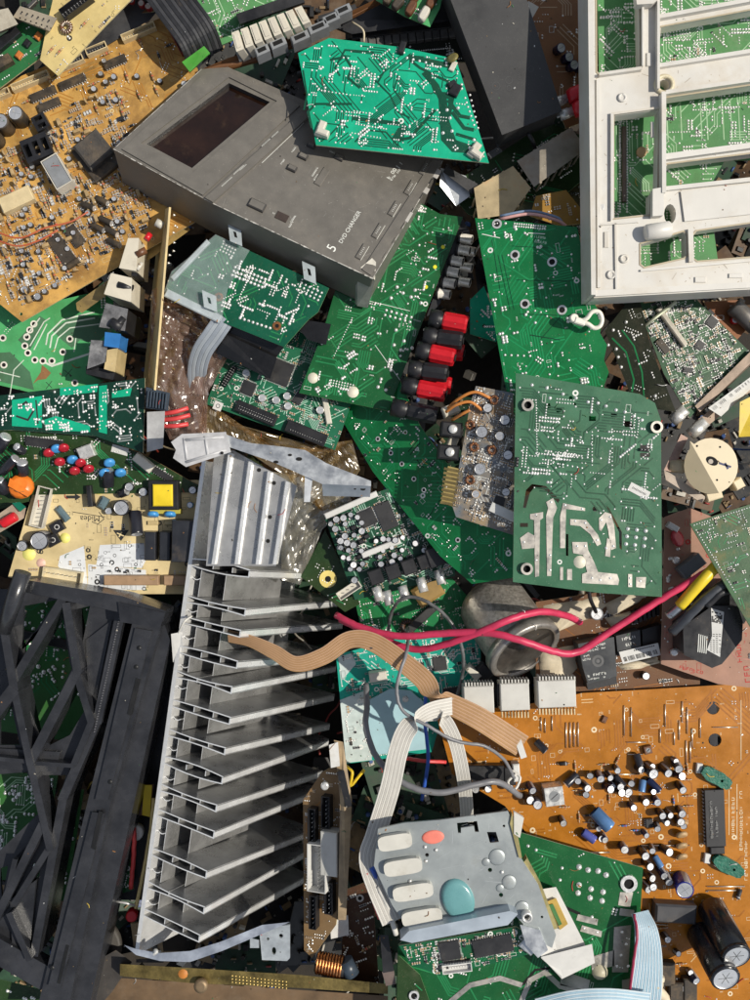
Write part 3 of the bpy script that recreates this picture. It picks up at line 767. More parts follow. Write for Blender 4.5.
# ---- thin brown board on edge carrying the beige connector strip
r=root('circuit_board','thin brown board on edge carrying a row of beige and grey connectors','circuit board',P(285,35,25))
part(r,'substrate',MB().hull([P(195,79,4),P(255,61,6),P(301,43,8),P(380,2,14),P(378,-2,20),P(300,36,18),P(228,58,16),P(195,72,10)],[P(197,80,0),P(256,63,2),P(302,45,4),P(381,4,10),P(379,0,16),P(300,38,14),P(229,60,12),P(196,74,6)]),BROWN)
W8=mat('beige_nylon',(.62,.57,.47),.5,var=.08,dirt=.2,dcol=(.3,.25,.18))
for i in range(8):
    t0,t1=i/8+.006,(i+1)/8-.02
    a=P(231,33,46).lerp(P(303,5,48),t0); b_=P(231,33,46).lerp(P(303,5,48),t1); c=P(236,52,34).lerp(P(312,21,36),t1); d=P(236,52,34).lerp(P(312,21,36),t0)
    dn=Vector((3,3,-26)); s1=Vector((0,0,-3.2))
    part(r,'connector_cell',MB().hull([a,b_,c,d],[a+dn,b_+dn,c+dn,d+dn]).hull([a.lerp(d,.12)+(b_-a)*.2+Vector((0,0,.8)),a.lerp(d,.12)+(b_-a)*.8+Vector((0,0,.8)),d.lerp(a,.14)+(c-d)*.8+Vector((0,0,.8)),d.lerp(a,.14)+(c-d)*.2+Vector((0,0,.8))],[a.lerp(d,.12)+(b_-a)*.2,a.lerp(d,.12)+(b_-a)*.8,d.lerp(a,.14)+(c-d)*.8,d.lerp(a,.14)+(c-d)*.2],0),W8,bevel=.7)
for (x,y,l) in ((318,27,20),(331,18,16),(343,10,16),(300,37,18),(243,47,16),(262,50,14),(278,43,16)):
    q=P(x,y,26); part(r,'connector',MB().box(q.x,q.y,10,27,l,8,math.radians(24),0,.8).box(q.x,q.y,27.1,27.4,l*.6,4,math.radians(24),1),[GREY,HOLE])
solo('slot_connector',MB().hull([P(236,14,30),P(300,-8,32),P(305,2,30),P(240,24,28)],[P(236,15,5),P(300,-6,5),P(305,4,5),P(240,26,5)]),BLK,'long black slot connector behind the beige connector strip','connector',bevel=1)
solo('slot_connector',MB().hull([P(318,16,8),P(355,4,8),P(358,11,6),P(322,24,6)],[P(318,17,-15),P(355,5,-15),P(358,12,-15),P(322,25,-15)]),BLK,'short black slot connector behind the grey connectors at the top','connector',bevel=1)

b=Board([(372,-30),(450,-40),(440,8),(430,27),(404,16),(376,0)],22,(0,.1),(4,3)); b.make('circuit_board','small pale green board with brown film capacitors at the top edge','circuit board')
b.sub(G_PALE,EDGEG); b.traces(10,3,2.6,1,TR_PALE,L=(3,8)); b.joints(16,3); b.silk(8,3)
for x,y,m,a in ((411,7,BRN,20),(432,0,BRN,20),(424,13,WHT,20),(398,2,DUSTD,10),(388,-4,DUSTD,30),(416,-6,BRN,20)): b.put('film_capacitor',(k_film,14,8,10,m),x,y,a+60,at=9)
b.done()
b=Board([(340,40),(455,22),(470,62),(360,64)],-22,(0,0),(0,1)); b.make('circuit_board','dark board with a long row of small grey shielded blocks behind the teal board','circuit board')
b.sub(pcb('sooty_board',(.018,.022,.016),.5,.4)); D=((360,40),(450,30))
for i in range(13): b.put('shield_block',(k_box,9,7.4,6,mat('sooty_metal',(.13,.125,.12),.5,.4,var=.4,dirt=.3),.6),364+i*8,42.5-i*.9,D,at=5)
b.put('slot',(k_box,7,108,6,mat('sooty_black',(.02,.02,.02),.4,dirt=.3),.8),404,30,D,at=5); b.row((404,52),(450,48),22,.9); b.joints(20,4); b.done()
mb=MB().tube(smooth([P(352,22,10),P(363,30,16),P(364,42,12)],5),1,6); solo('wire',mb,mat('cream_wire',(.6,.52,.36),.5),'thin cream wire sticking up behind the teal board','wire')
solo('shade_sheet',MB().hull([P(318,20,0),P(372,2,0),P(452,-10,0),P(456,20,-4),P(352,34,-4)],[P(318,22,-40),P(372,4,-40),P(452,-8,-40),P(456,22,-40),P(352,36,-40)]),BLK,'black gap sheet standing in for shade behind the teal board','gap sheet',bevel=2)  # black sheet stands in for the darkness of the open gap

for pts,lab in (([(-4,232,-2),(20,238,2),(45,228,3),(70,222,0),(88,212,-4)],'thin red wire looped over the dusty orange board, the upper one'),([(-4,240,-2),(18,246,1),(40,240,3),(58,230,2)],'thin red wire looped over the dusty orange board, the lower one')):
    solo('wire',MB().tube(smooth([P(x,y,z+6) for x,y,z in pts],6),.9,6),mat('faded_red_wire',(.45,.10,.04),.5,dirt=.3),lab,'wire')
# ================================================================ grey disc changer front
CH=mat('changer_grey',(.152,.140,.122),.46,.15,var=.10,bump=.14,bscale=2500,dirt=.28,dcol=(.21,.185,.15),spec=.5,dscale=30,speck=.3)
CHD=mat('changer_dark',(.045,.042,.04),.45,var=.1)
top=[(113,149),(201,69),(228,67),(443,161),(373,279),(213,204)]
b=Board(top,28,(-.12,-.25),(5,4)); b.make('disc_changer','grey disc changer housing with an empty dark window, lying tilted under the teal board','disc changer')
win=[(229,83),(270,102),(192,168),(147,144)]
wl=[b.uv(*p) for p in win]
o=b.part('body',MB().prism([b.uv(*p) for p in top],-54,-7,(),0),CH); bev(o,1.6)
o=b.part('top_panel',MB().prism([b.uv(*p) for p in top],-7,0,[wl],0,1,2),[CH,CH,CHD]); bev(o,.9)
cx=sum(p[0] for p in wl)/4; cy=sum(p[1] for p in wl)/4
b.part('screen',MB().prism([(cx+(u-cx)*.995,cy+(v-cy)*.995) for u,v in wl],-7,-5.2,(),0),mat('smoked_screen',(.016,.007,.004),.06,var=.5,scale=25,dirt=.15,dcol=(.10,.06,.03)))
b.part('hinge_cover',MB().prism([b.uv(*p) for p in ((205,199),(213,203.5),(311,116),(303,112))],0,2.6,(),0),CH)
bev(b.part('lid_frame',MB().prism([b.uv(*p) for p in ((122,150),(202,76),(227,73),(300,106),(203,196))],0,1.6,[[b.uv(*p) for p in ((229,78),(277,102),(193,173),(141,144))]],0),CH),.6)
D=((213,204),(373,279)); E=((373,279),(443,161))
for x,y,l,wd in ((292,169,9,6),(303,157,9,6),(339,158,9,6),(257,206,16,9),(311,146,8,5)):
    b.put('button',(k_box,wd,l,3.2,CHD,1,CH),x,y,D)
b.put('button',(k_box,8,12,.9,mat('brown_button',(.05,.035,.028),.4),.3),282,217,D)
o=b.put('button',(k_box,7,21,1.2,CH,.5),322,177,E)
for x,y in ((425,168),(410,188),(394,209),(378,231),(362,252)):
    b.put('button',(k_box,6,17,1.6,CH,.6),x,y,E); 
mb=MB(); rnd=random.Random(2)
def strokes(mb,x,y,n,dirp,sz=1.5,wd=.42):
    u,v=b.uv(x,y); a=b.ang(*dirp); ca,sa=math.cos(a),math.sin(a)
    for i in range(n):
        p=(u+ca*i*sz*.95,v+sa*i*sz*.95); q=(-sa*sz*.5,ca*sz*.5)
        mb.strip([(p[0]-q[0],p[1]-q[1]),(p[0]+q[0],p[1]+q[1])],wd,.2 if not i%2 else .22)
        if rnd.random()<.7: mb.strip([(p[0]-q[0],p[1]-q[1]),(p[0]-q[0]+ca*sz*.7,p[1]-q[1]+sa*sz*.7)],wd,.24)
for x,y,n in ((281,164,5),(292,152,5),(330,151,4),(273,213,2),(291,222,6),(289,227,5),(312,176,8),(314,180,6)): strokes(mb,x,y,n,E if n>4 else D)
for x,y,n in ((222,186,12),(234,174,12),(240,170,8),(262,146,10),(272,137,8)): 
    u,v=b.uv(x,y,2.7); a=b.ang((213,203),(311,115)); ca,sa=math.cos(a),math.sin(a)
    for i in range(n): mb.strip([(u+ca*i*1.2-sa*.6,v+sa*i*1.2+ca*.6),(u+ca*i*1.2+sa*.6,v+sa*i*1.2-ca*.6)],.4,2.75)
for x,y in ((425,168),(410,188),(394,209),(378,231),(362,252)):
    u,v=b.uv(x,y); a=b.ang(*E); ca,sa=math.cos(a),math.sin(a); pts=[(u+ca*p-sa*q,v+sa*p+ca*q) for p,q in ((-8.6,-3.2),(8.6,-3.2),(8.6,3.2))]
    mb.strip(pts,.35,.2); 
    for i in range(5): mb.strip([(u+ca*(i*2-4)-sa*.8,v+sa*(i*2-4)+ca*.8),(u+ca*(i*2-4)+sa*.8,v+sa*(i*2-4)-ca*.8)],.4,1.75)
mb.strip([b.uv(262,163),b.uv(304,123)],.45,.2)
b.part('printing',mb,SILK,kind='stuff')
b.text('5',332,248,13,E); b.text('DVD CHANGER',350,227,5.6,E); b.scribble((388,178),(396,168),4,3.2); b.scribble((391,180),(400,169),6,2); b.scribble((398,167),(403,161),1,4.5)
bev(b.part('trim_strip',MB().prism([b.uv(*p) for p in ((362,270),(371,276),(441,163),(433,160))],0,1.2,(),0),CH),.5)
# paint worn off the edges: a ragged bright line
mb=MB(); rnd=random.Random(5); WE=mat('worn_edge',(.50,.48,.44),.5,.2,var=.3)
for A_,B_,n_,w_ in ((top[0],top[5],46,.9),(top[5],top[4],60,1.1),(top[0],top[1],30,.5),(top[4],top[3],40,.6)):
    for i in range(n_):
        if rnd.random()<.22: continue
        p=b.uv(*Vector(A_).lerp(Vector(B_),i/n_)); q=b.uv(*Vector(A_).lerp(Vector(B_),(i+1.1)/n_)); k=w_*rnd.choice([.3,.5,.8,1.2])
        d=(Vector(q)-Vector(p)).normalized(); nn=Vector((-d.y,d.x))*k*.5
        c=Vector(b.poly[0])*0+Vector((sum(x for x,y in b.poly)/6,sum(y for x,y in b.poly)/6)); m_=(Vector(p)+Vector(q))/2; inn=(c-m_).normalized()*.55
        vs=[(p[0]-nn.x+inn.x,p[1]-nn.y+inn.y,-.25),(q[0]-nn.x*.6+inn.x,q[1]-nn.y*.6+inn.y,-.25),(q[0]+nn.x*.7+inn.x,q[1]+nn.y*.7+inn.y,-.2),(p[0]+nn.x+inn.x,p[1]+nn.y+inn.y,-.2)]
        mb.add([(x,y,z+.32) for x,y,z in vs]+[(x,y,z-.4) for x,y,z in vs],[(0,1,2,3),(0,4,5,1),(2,6,7,3),(1,5,6,2),(3,7,4,0)])
b.part('worn_edges',mb,WE,kind='stuff')
mb=MB()
for i in range(90):
    q=b.rnd_uv(rnd,None,3)
    if q and not pin(q[0],q[1],wl): 
        a=rnd.uniform(0,3.14); l=rnd.choice([.4,.5,.8,2.,4.]); mb.strip([(q[0]-l*math.cos(a),q[1]-l*math.sin(a)),(q[0]+l*math.cos(a),q[1]+l*math.sin(a))],rnd.uniform(.15,.35) if l>1 else .6,.12+i*.0004)
b.part('scratches',mb,mat('scratch_grey',(.26,.25,.23),.5),kind='stuff')
for x,y,l in ((437,174,11),(426,191,7),(408,217,12),(369,264,10)): b.put('worn_patch',(k_box,5,l,1.1,mat('worn_patch',(.42,.40,.37),.5,var=.2),.4),x,y,E)
for i in range(7): b.put('side_slot',(k_box,2.2,7,.8,mat('slot_dark',(.02,.02,.02),.5),.2),430-i*9.4,181+i*14.8,E)
for p,q in (((424,172),(446,184)),):
    pass
r=b.root
# clip and bracket at the right end of the changer
r=root('bracket','bent silver bracket with a black clip at the right end of the disc changer','bracket',P(455,182,-5))
part(r,'plate',MB().hull([P(441,168,4),P(466,176,2),P(470,196,-2),P(456,206,-4),P(440,186,2)],[P(441,168,-10),P(466,176,-10),P(470,196,-14),P(456,206,-14),P(440,186,-10)]),STEEL,bevel=.8)
part(r,'clip',MB().hull([P(446,166,12),P(478,184,8),P(478,190,8),P(472,194,8),P(443,172,12)],[P(446,166,4),P(478,184,2),P(478,190,2),P(472,194,2),P(443,172,4)]),BLK,bevel=1)
r=root('bracket','grey end bracket at the lowest corner of the disc changer','bracket',P(368,285,10))
part(r,'plate',MB().hull([P(358,271,42),P(375,279,42),P(368,308,-2),P(357,306,-2)],[P(356,272,38),P(373,281,38),P(366,306,-5),P(355,304,-5)]),mat('grey_metal',(.34,.335,.315),.45,.4,var=.2,dirt=.2),bevel=.8)
part(r,'lip',MB().hull([P(360,268,45),P(372,258,44),P(376,262,44),P(375,280,44)],[P(360,268,40),P(372,258,40),P(376,262,40),P(375,280,40)]),WHT,bevel=.6)

# ================================================================ teal board on the changer
b=Board([(298,53),(329,38),(400,47),(456,59),(489,163),(316,145)],40,(.02,-.06),(5,4)); b.make('circuit_board','bright teal circuit board with dark curving traces lying on the disc changer','circuit board')
b.sub(G_TEAL,mat('pale_edge',(.62,.60,.40),.6))
b.path(G_TEALD,[[2.2,(312,128),(308,112),(316,104),(352,104)],[1.6,(303,70),(307,95),(304,110)],[2.4,(330,60),(345,57),(352,68),(348,78),(360,88)],[1.8,(340,76),(335,68),(345,50),(372,52),(386,68),(378,82)],
 [4.,(352,118),(400,124)],[3.,(398,140),(410,138),(435,110)],[4.5,(432,80),(436,92),(452,98),(448,118),(440,125)],[6,(424,72),(436,86),(444,104),(446,136),(462,148),(476,150)],[3.5,(448,100),(460,116),(470,118)],[3.5,(452,112),(464,128),(474,130)],[3,(456,134),(476,140)],
 [2.5,(410,60),(420,68),(440,78),(450,82)],[1.6,(375,80),(390,95),(398,112),(410,118)],[1.4,(398,75),(394,90),(404,104)],[1.5,(355,142),(366,130),(386,132),(398,146)],[1.4,(330,135),(342,122),(348,128)],[5,(408,57),(432,62),(450,66)]])
b.pour(G_TEALD,[(438,92),(446,92),(449,120),(456,140),(474,146),(476,154),(452,152),(441,140)],[(398,128),(408,126),(400,142),(392,138)])
b.traces(190,3,2.2,1.0,G_TEALD,sold=.75,L=(5,22),avoid=[[(436,88),(480,110),(480,158),(440,150)],[(425,68),(440,80),(430,90),(420,75)]])
b.row((354,111),(372,114),7,.9); b.row((356,124),(386,129),12,.9); b.row((352,133),(380,138),10,.8); b.row((318,90),(350,95),10,.9); b.row((407,58),(432,64),5,1.4); b.row((465,98),(474,125),7,1.2); b.row((470,95),(478,128),7,1.2)
b.joints(60,6,None,(.7,1.4)); b.joint((443,133),(450,118),(452,131),(470,148),(474,140),(458,108),(447,110),r=1.8)
for x,y,a in ((321,130,75),(474,151,60)): 
    b.put('cable_clip',(k_box,7,15,5,WHT,1.2),x,y,a); b.put('cable_clip',(k_box,12,6,8,WHT,1.2),x+2,y+5,a)
b.put('connector',(k_box,6,12,4,BLK,1),402,49,80); b.put('connector',(k_box,9,12,4,BLK,1),455,91,70); b.put('connector',(k_box,5,8,4,BLK,1),452,85,40); b.put('disc_capacitor',(k_disc,6,3,mat('olive_disc',(.20,.17,.05),.4),1),448,56,50,tilt=(55,0)); b.put('tag',(k_box,5,10,2.5,WHT,.5),453,67,70)
b.silk(8,4); b.done()

# ================================================================ black power adapter
b=Board([(428,-60),(502,135),(562,111),(508,-60)],44,(0,.06),(0,1)); b.make('power_adapter','large matt black power adapter block with faint embossed marks at the top edge','power adapter')
AD=mat('adapter_black',(.046,.046,.047),.55,var=.18,scale=18,bump=.10,bscale=3000,dirt=.45,dcol=(.085,.085,.082),dscale=22,spec=.4,speck=.12)
o=b.part('case',MB().prism(b.poly,-34,0,(),0),AD); bev(o,5,4)
mb=MB(); 
for x,y,rr in ((496,86,4),(509,80,3.6),(520,77,3),(531,69,3),(509,88,2.6),(492,95,2.4)):
    u,v=b.uv(x,y); mb.disc(u,v,.12,rr,18,0,rr-.6)
b.part('embossed_marks',mb,mat('emboss',(.06,.06,.06),.4),kind='stuff')

mb=MB().tube(smooth([P(528,133,20),P(533,142,15),P(535,150,0)],4),2.2,8); part_=b.part
o=solo('strain_relief',mb,BLK,'short black cable end sticking out below the power adapter','cable')

# ================================================================ brown board behind the adapter with red plugs
b=Board([(515,-40),(600,-40),(612,112),(566,128),(540,70)],2,(0,0),(0,1)); b.make('circuit_board','brown circuit board with blue capacitors between the adapter and the white frame','circuit board')
b.sub(pcb('chestnut_laminate',(.23,.10,.035),.5,.2)); b.traces(24,4,2.8,1.,mat('tan_trace',(.42,.28,.16),.5),sold=.2,L=(5,14)); b.silk(10,3)
for x,y,r_ in ((558,47,4.6),(566,56,4.6),(571,64,4.6),(582,62,4.2),(578,66,3)): b.put('capacitor',(k_cap,r_,11,NAVY),x,y,0,tilt=(10,15),at=8)
b.put('label',(k_box,12,18,.8,WHT,.2),529,12,60); b.joints(20,4); b.done()
def rca_plug(a, c, r_, m, label, grp=None):
    d=(c-a); L=d.length; d=d.normalized(); t=root('audio_plug',label,'audio plug',a,grp)
    part(t,'grip',MB().lathe([(r_*.8,0),(r_,2),(r_,L*.5),(r_*.86,L*.62)],14,0,a,d),m,bevel=0)
    part(t,'sleeve',MB().lathe([(r_*.55,L*.6),(r_*.55,L*.75),(r_*.62,L*.75),(r_*.62,L),(r_*.5,L)],14,0,a,d),TIN)
    part(t,'pin',MB().cyl(a+d*L,a+d*(L+3),r_*.16,n=8),TIN)
rca_plug(P(592,88,34),P(553,104,22),8,RED,'upper red audio plug with silver tip beside the white frame')
rca_plug(P(596,102,36),P(560,116,24),8,RED,'lower red audio plug with silver tip beside the white frame')

# ================================================================ rusty shield cans below the adapter
RUST=mat('rusty_tinplate',(.48,.38,.22),.5,.35,var=.3,scale=30,dirt=.4,dcol=(.35,.13,.03),dscale=30)
b=Board([(446,188),(548,122),(592,140),(592,172),(520,232),(468,214)],-18,(0,0),(0,1)); b.make('circuit_board','dark green board carrying rusty shield cans below the power adapter','circuit board')
b.sub(G_DK,EDGEG); b.traces(20,5,2.5,1,TR_G); b.joints(26,5); b.smd(20,5); b.done()
def can(px, z, dz, name, label, m, cat='shield can'):
    t=root(name,label,cat,P(*px[0],z))
    part(t,'cover',MB().hull([P(x,y,z) for x,y in px],[P(x,y,z-dz) for x,y in px]),m,bevel=1.2)
    mb=MB()
    n=len(px)
    for i in range(n):
        a=P(*px[i],z); c=P(*px[(i+1)%n],z); k=int((c-a).length/9)
        for j in range(1,k):
            q=a.lerp(c,j/k); q=q+(q-sum((P(x,y,z) for x,y in px),Vector())/n).normalized()*.5
            mb.box(q.x,q.y,z-dz*.8,z-1.5,2.2,1.2,math.atan2((c-a).y,(c-a).x))
    part(t,'tabs',mb,m,kind='stuff'); return t
can([(474,188),(513,166),(531,188),(512,214),(478,219)],14,30,'shield_can','left rusty tinplate shield can below the power adapter',RUST)
can([(517,161),(571,127),(586,149),(534,187)],16,32,'shield_can','right duller tinplate shield can below the power adapter',mat('dull_tinplate',(.34,.30,.24),.42,.5,var=.3,scale=25,dirt=.4,dcol=(.25,.14,.06)))
b=Board([(536,196),(566,190),(592,222),(560,226),(530,216)],20,(.1,0),(0,1)); b.make('circuit_board','small amber board scrap with a ribbon above the bright green board','circuit board')
b.sub(pcb('amber_laminate',(.34,.18,.03),.5,.3)); b.traces(6,3,2.6,1,TR_OT,L=(3,8)); b.smd(8,2); b.done()
mb=MB().tube(smooth([P(500,219,36),P(530,214,40),P(556,220,42),P(566,226,42)],5),1.6,7)
mb.tube(smooth([P(500,216,34),P(530,211,38),P(556,217,40),P(562,222,40)],5),1.3,7,1)
solo('wire_bundle',mb,[mat('pink_wire',(.62,.35,.33),.4),mat('blue_grey_wire',(.2,.28,.42),.4)],'thin pink and grey wires lying above the bright green board','wires')
b=Board([(538,172),(592,150),(600,240),(580,236)],-30,(0,0),(0,1)); b.make('circuit_board','dusty olive board deep beside the left edge of the white frame','circuit board')
b.sub(pcb('olive_laminate',(.10,.085,.035),.6,.5)); b.smd(60,4,None,(1.5,4)); b.joints(24,3); b.done()

# ================================================================ white plastic frame and the green board behind it
FR=mat('white_abs',(.61,.59,.545),.42,var=.05,scale=20,bump=.08,bscale=900,dirt=.42,dcol=(.46,.38,.27),dscale=16,stain=.35,scol=(.50,.43,.33),speck=.1)
ZF=92
outer=[(585,-60),(850,-60),(850,284),(594,298),(592,150)]
W=[[(596,-50),(640,-50),(639,6),(640,67),(636,70),(600,74),(597,71)],[(656,-50),(840,-50),(840,-16),(658,18)],[(661,27),(840,-7),(840,36),(661,65),(658,62)],
   [(666,98),(840,72),(840,132),(668,155),(664,151)],[(614,116),(659,110),(657,192),(650,193),(650,214),(614,218)],[(668,164),(840,142),(840,168),(668,187),(664,184),(664,168)],
   [(641,244),(683,232),(686,236),(686,255),(683,258),(645,267),(641,264)],[(693,236),(697,231),(840,210),(840,250),(698,261),(694,258)]]
b=Board(outer,ZF,(0,0),(4,1)); b.make('chassis_bezel','white plastic chassis frame with rectangular openings at the upper right','plastic frame')
o=b.part('frame',MB().prism(b.poly,-13,0,[[b.uv(*p) for p in q] for q in W]+[[b.uv(*p) for p in circ(664,85,5.5,14)],[b.uv(*p) for p in circ(670,214,6,12,10)]],0),FR); bev(o,1.3)
LIP=mat('yellowed_lip',(.44,.375,.26),.5,var=.2,dirt=.5,dcol=(.24,.17,.09),dscale=60)
for q in W:
    pts=[b.uv(*p) for p in q]; c_=Vector((sum(p[0] for p in pts)/len(pts),sum(p[1] for p in pts)/len(pts)))
    pts=[tuple(Vector(p)+(Vector(p)-c_).normalized()*1.1) for p in pts]; mb=MB(); mb.strip(pts+[pts[0]],.9,.5)
    mb.strip(pts+[pts[0]],1.5,.3); b.part('window_lip',mb,LIP)
def rib(name, px, h0, h1, bv=.9, m=FR, lab=None):
    o=b.part(name,MB().prism([b.uv(*p) for p in px],h0,h1,(),0),m,label=lab); bev(o,bv); return o
rib('side_wall',[(586,-55),(592,-55),(593.5,150),(594.5,296),(590,296)],-34,5)
rib('bottom_wall',[(594.5,297),(594.8,291),(848,277),(848,283)],-34,3)
rib('rib',[(598,75),(640,69),(641,72),(598,78)],0,5)
rib('rib',[(656.5,18),(840,-16),(840,-12),(657,22)],0,6); rib('rib',[(657,66),(840,37),(840,41),(657,70)],0,5); rib('rib',[(664,93),(840,67),(840,71),(664,97)],0,6)
rib('rib',[(664,156),(840,133),(840,138),(664,162)],0,6); rib('rib',[(663,188),(840,169),(840,173),(663,192)],0,4)
rib('rib',[(655,-50),(657.5,-50),(657.5,92),(655,92)],0,7); rib('rib',[(658.5,96),(663,96),(663,196),(659,196)],0,9); rib('rib',[(640.5,-50),(643,-50),(642.5,68),(641,68)],0,4)
rib('rib',[(610,114),(661,107.5),(661,109.5),(613,116)],0,3); rib('rib',[(610,114),(613,116),(613,219),(610,222)],0,3); rib('rib',[(596,80),(599,80),(600,288),(597,288)],0,2)
rib('rib',[(600,224),(637,221),(637,223),(600,226)],0,2); rib('rib',[(614,224),(616,224),(617,290),(615,290)],0,2); rib('rib',[(687,230),(692,229),(693,262),(688,263)],0,3); rib('rib',[(640,270),(840,252),(840,254),(640,272)],0,2)
rib('bracket',[(632,-5),(657,-8),(656,4),(650,9),(634,10)],1,9); rib('bracket',[(650,192),(661,190),(661,218),(650,219)],1,8)
rib('panel',[(680,192),(840,175),(840,205),(684,222)],.5,2)
mb=MB(); p0=b.hit(645,233,6); p1=b.hit(671,229,6); mb.lathe([(5.5,0),(7.2,1.5),(7.2,(p1-p0).length-1.5),(5.5,(p1-p0).length)],14,0,p0-b.O,p1-p0)
o=link('roller',mb.mesh('roller',FR),b.root); o.matrix_parent_inverse=b.root.matrix_world.inverted()@Matrix.Translation(b.O*MM)
for x,y in ((624,259),(622,98),(611,275)):
    u,v=b.uv(x,y); b.part('screw_boss',MB().lathe([(4,0),(4,1.6),(2.2,1.6),(2.,.8)],16,0,(u,v,0)),FR)
u,v=b.uv(664,85); b.part('screw_boss',MB().lathe([(9.5,0),(9.,2.5),(6,2.5),(5.6,-8)],18,0,(u,v,0),cap=False),mat('yellowed_abs',(.62,.55,.38),.45,dirt=.3,dcol=(.3,.2,.1)))
b.scribble((600,207),(607,206),3,5,mat('embossed_white',(.78,.77,.75),.3),.3)
mb=MB(); rnd=random.Random(51)
for i in range(420):
    q=b.rnd_uv(rnd,None,1.5)
    if not q or any(pin(q[0],q[1],[b.uv(*p) for p in h]) for h in W) or dist_edge(q[0],q[1],b.poly)<4: continue
    a=rnd.choice([0,1.57,rnd.uniform(0,3)]); l=rnd.choice([.3,.4,.5,.8,1.5,3.5])
    if any(dist_edge(q[0],q[1],[b.uv(*p) for p in h])<l+1.5 for h in W): l=.3
    mb.strip([(q[0]-l*math.cos(a),q[1]-l*math.sin(a)),(q[0]+rnd.uniform(-.2,.2),q[1]+rnd.uniform(-.2,.2)),(q[0]+l*math.cos(a),q[1]+l*math.sin(a))],rnd.uniform(.15,.4) if l>1 else .5,.05+i*.0003)
b.part('scuffs',mb,mat('brown_scuff',(.36,.29,.20),.6,var=.4),kind='stuff')
for x,y,w_,l in ((598,150,3,16),(606,240,4,14),(649,60,5,12),(700,280,10,5),(735,276,12,4),(652,130,3,14)): 
    u,v=b.uv(x,y); o=b.part('moulded_pad',MB().box(u,v,-.2,1.4,w_,l,b.ang((600,100),(700,100)),0,.4),FR)
b=Board([(596,-60),(850,-60),(850,160),(725,160),(708,190),(720,275),(606,285),(602,200)],ZF-27,(0,0),(7,0)); b.make('circuit_board','dusty green circuit board seen through the openings of the white frame','circuit board')
b.sub(G_LGT,EDGEG); b.traces(240,3,2.4,.9,TR_PALE,sold=.9,L=(4,20),bundle=7); b.joints(420,5,None,(.7,1.3),9,2.6)
for x0,y0,x1,y1,n in ((620,122,620,212,34),(627,124,627,212,32)): b.row((x0,y0),(x1,y1),n,1.1)
b.put('connector',(k_box,4,70,3,mat('dark_slot',(.10,.07,.05),.5),.5),623.5,165,((623,124),(623,210)))
b.put('oval_part',(k_disc,5,3,TAN,0),641,158,90,tilt=(70,0)); b.row((665,40),(690,36),9,1.,4,3); b.row((694,44),(712,42),7,.9,2,3)
for x in (666,680,700,706,722,730,738): b.path(TR_PALE,[[1.1,(x,100),(x+2,140)]],name='long_track')
b.silk(40,4); b.smd(70,4); b.done()

# ================================================================ things right of the centre, under the white frame
DB=pcb('dense_board',(.02,.075,.03),.5,.35,(.16,.15,.11))
b=Board([(637,304),(694,297),(750,352),(704,400),(690,418),(664,374)],8,(0,.05),(0,5)); b.make('circuit_board','dense dusty green board packed with tiny parts below the white frame','circuit board')
b.sub(DB,mat('pinkish_edge',(.40,.28,.22),.6)); b.traces(120,4,2.2,.8,mat('dim_trace',(.15,.26,.15),.5,dirt=.3),sold=.5,L=(4,14),bundle=6); b.smd(210,4,None,(1.4,3.4),.6); b.joints(90,5,None,(.6,1.1)); b.silk(30,3)
b.put('chip',(k_chip,7,16,2.4,6,DUSTD),663,346,((655,335),(672,357)),at=2); b.put('chip',(k_qfp,10,8),712,322,30,at=1.6); b.put('connector',(k_box,5,46,6,mat('dusty_white',(.5,.46,.38),.6,dirt=.4),1),672,327,((655,305),(688,350)),at=4)
b.put('chip',(k_qfp,8,7),700,345,30,at=1.6); b.put('chip',(k_chip,5,10,2,5),688,370,60,at=1.6); b.done()
mb=MB().tube([P(640,330,14),P(655,318,16),P(676,302,16)],2.2,4); solo('metal_strip',mb,mat('tarnished_strip',(.42,.44,.33),.5,.5,dirt=.3),'pale metal strip lying across the dense dusty board','metal strip')
r=root('shield_wall','tarnished metal shield wall along the lower edge of the dense dusty board','metal wall',P(725,385,0))
part(r,'wall',MB().hull([P(752,350,14),P(756,358,14),P(700,412,10),P(695,406,10)],[P(752,352,-25),P(756,360,-25),P(700,414,-25),P(695,408,-25)]),mat('tarnished_wall',(.30,.23,.18),.5,.4,var=.35,dirt=.4),bevel=.6)
part(r,'lower_wall',MB().hull([P(756,376,2),P(760,384,2),P(700,432,-2),P(692,424,-2)],[P(756,376,-30),P(760,384,-30),P(700,432,-30),P(692,424,-30)]),mat('tarnished_wall',(.3,.2,.2)),bevel=.6)
q=[(708,408),(721,416.5),(752,388),(752,376)]
r2=part(r,'label',MB().hull([P(*q[0],19),P(*q[1],10),P(*q[2],12),P(*q[3],20)],[P(*q[0],18.4),P(*q[1],9.4),P(*q[2],11.4),P(*q[3],19.4)]),PAPER)
mb=MB(); rnd=random.Random(4)
for i in range(26):
    t=i/26; a=P(712,407,19.4).lerp(P(749,379,20.2),t); c=P(717,412,14.6).lerp(P(752,384,16.),t)
    if rnd.random()<.8:
        d=(P(749,379,20)-P(712,407,19)).normalized()*rnd.uniform(.25,.55); mb.add([a.lerp(c,.1),a.lerp(c,.1)+d,a.lerp(c,.6)+d,a.lerp(c,.6)],[(0,1,2,3),(3,2,1,0)])
part(r,'label_print',mb,INK,kind='stuff',parent=r2)
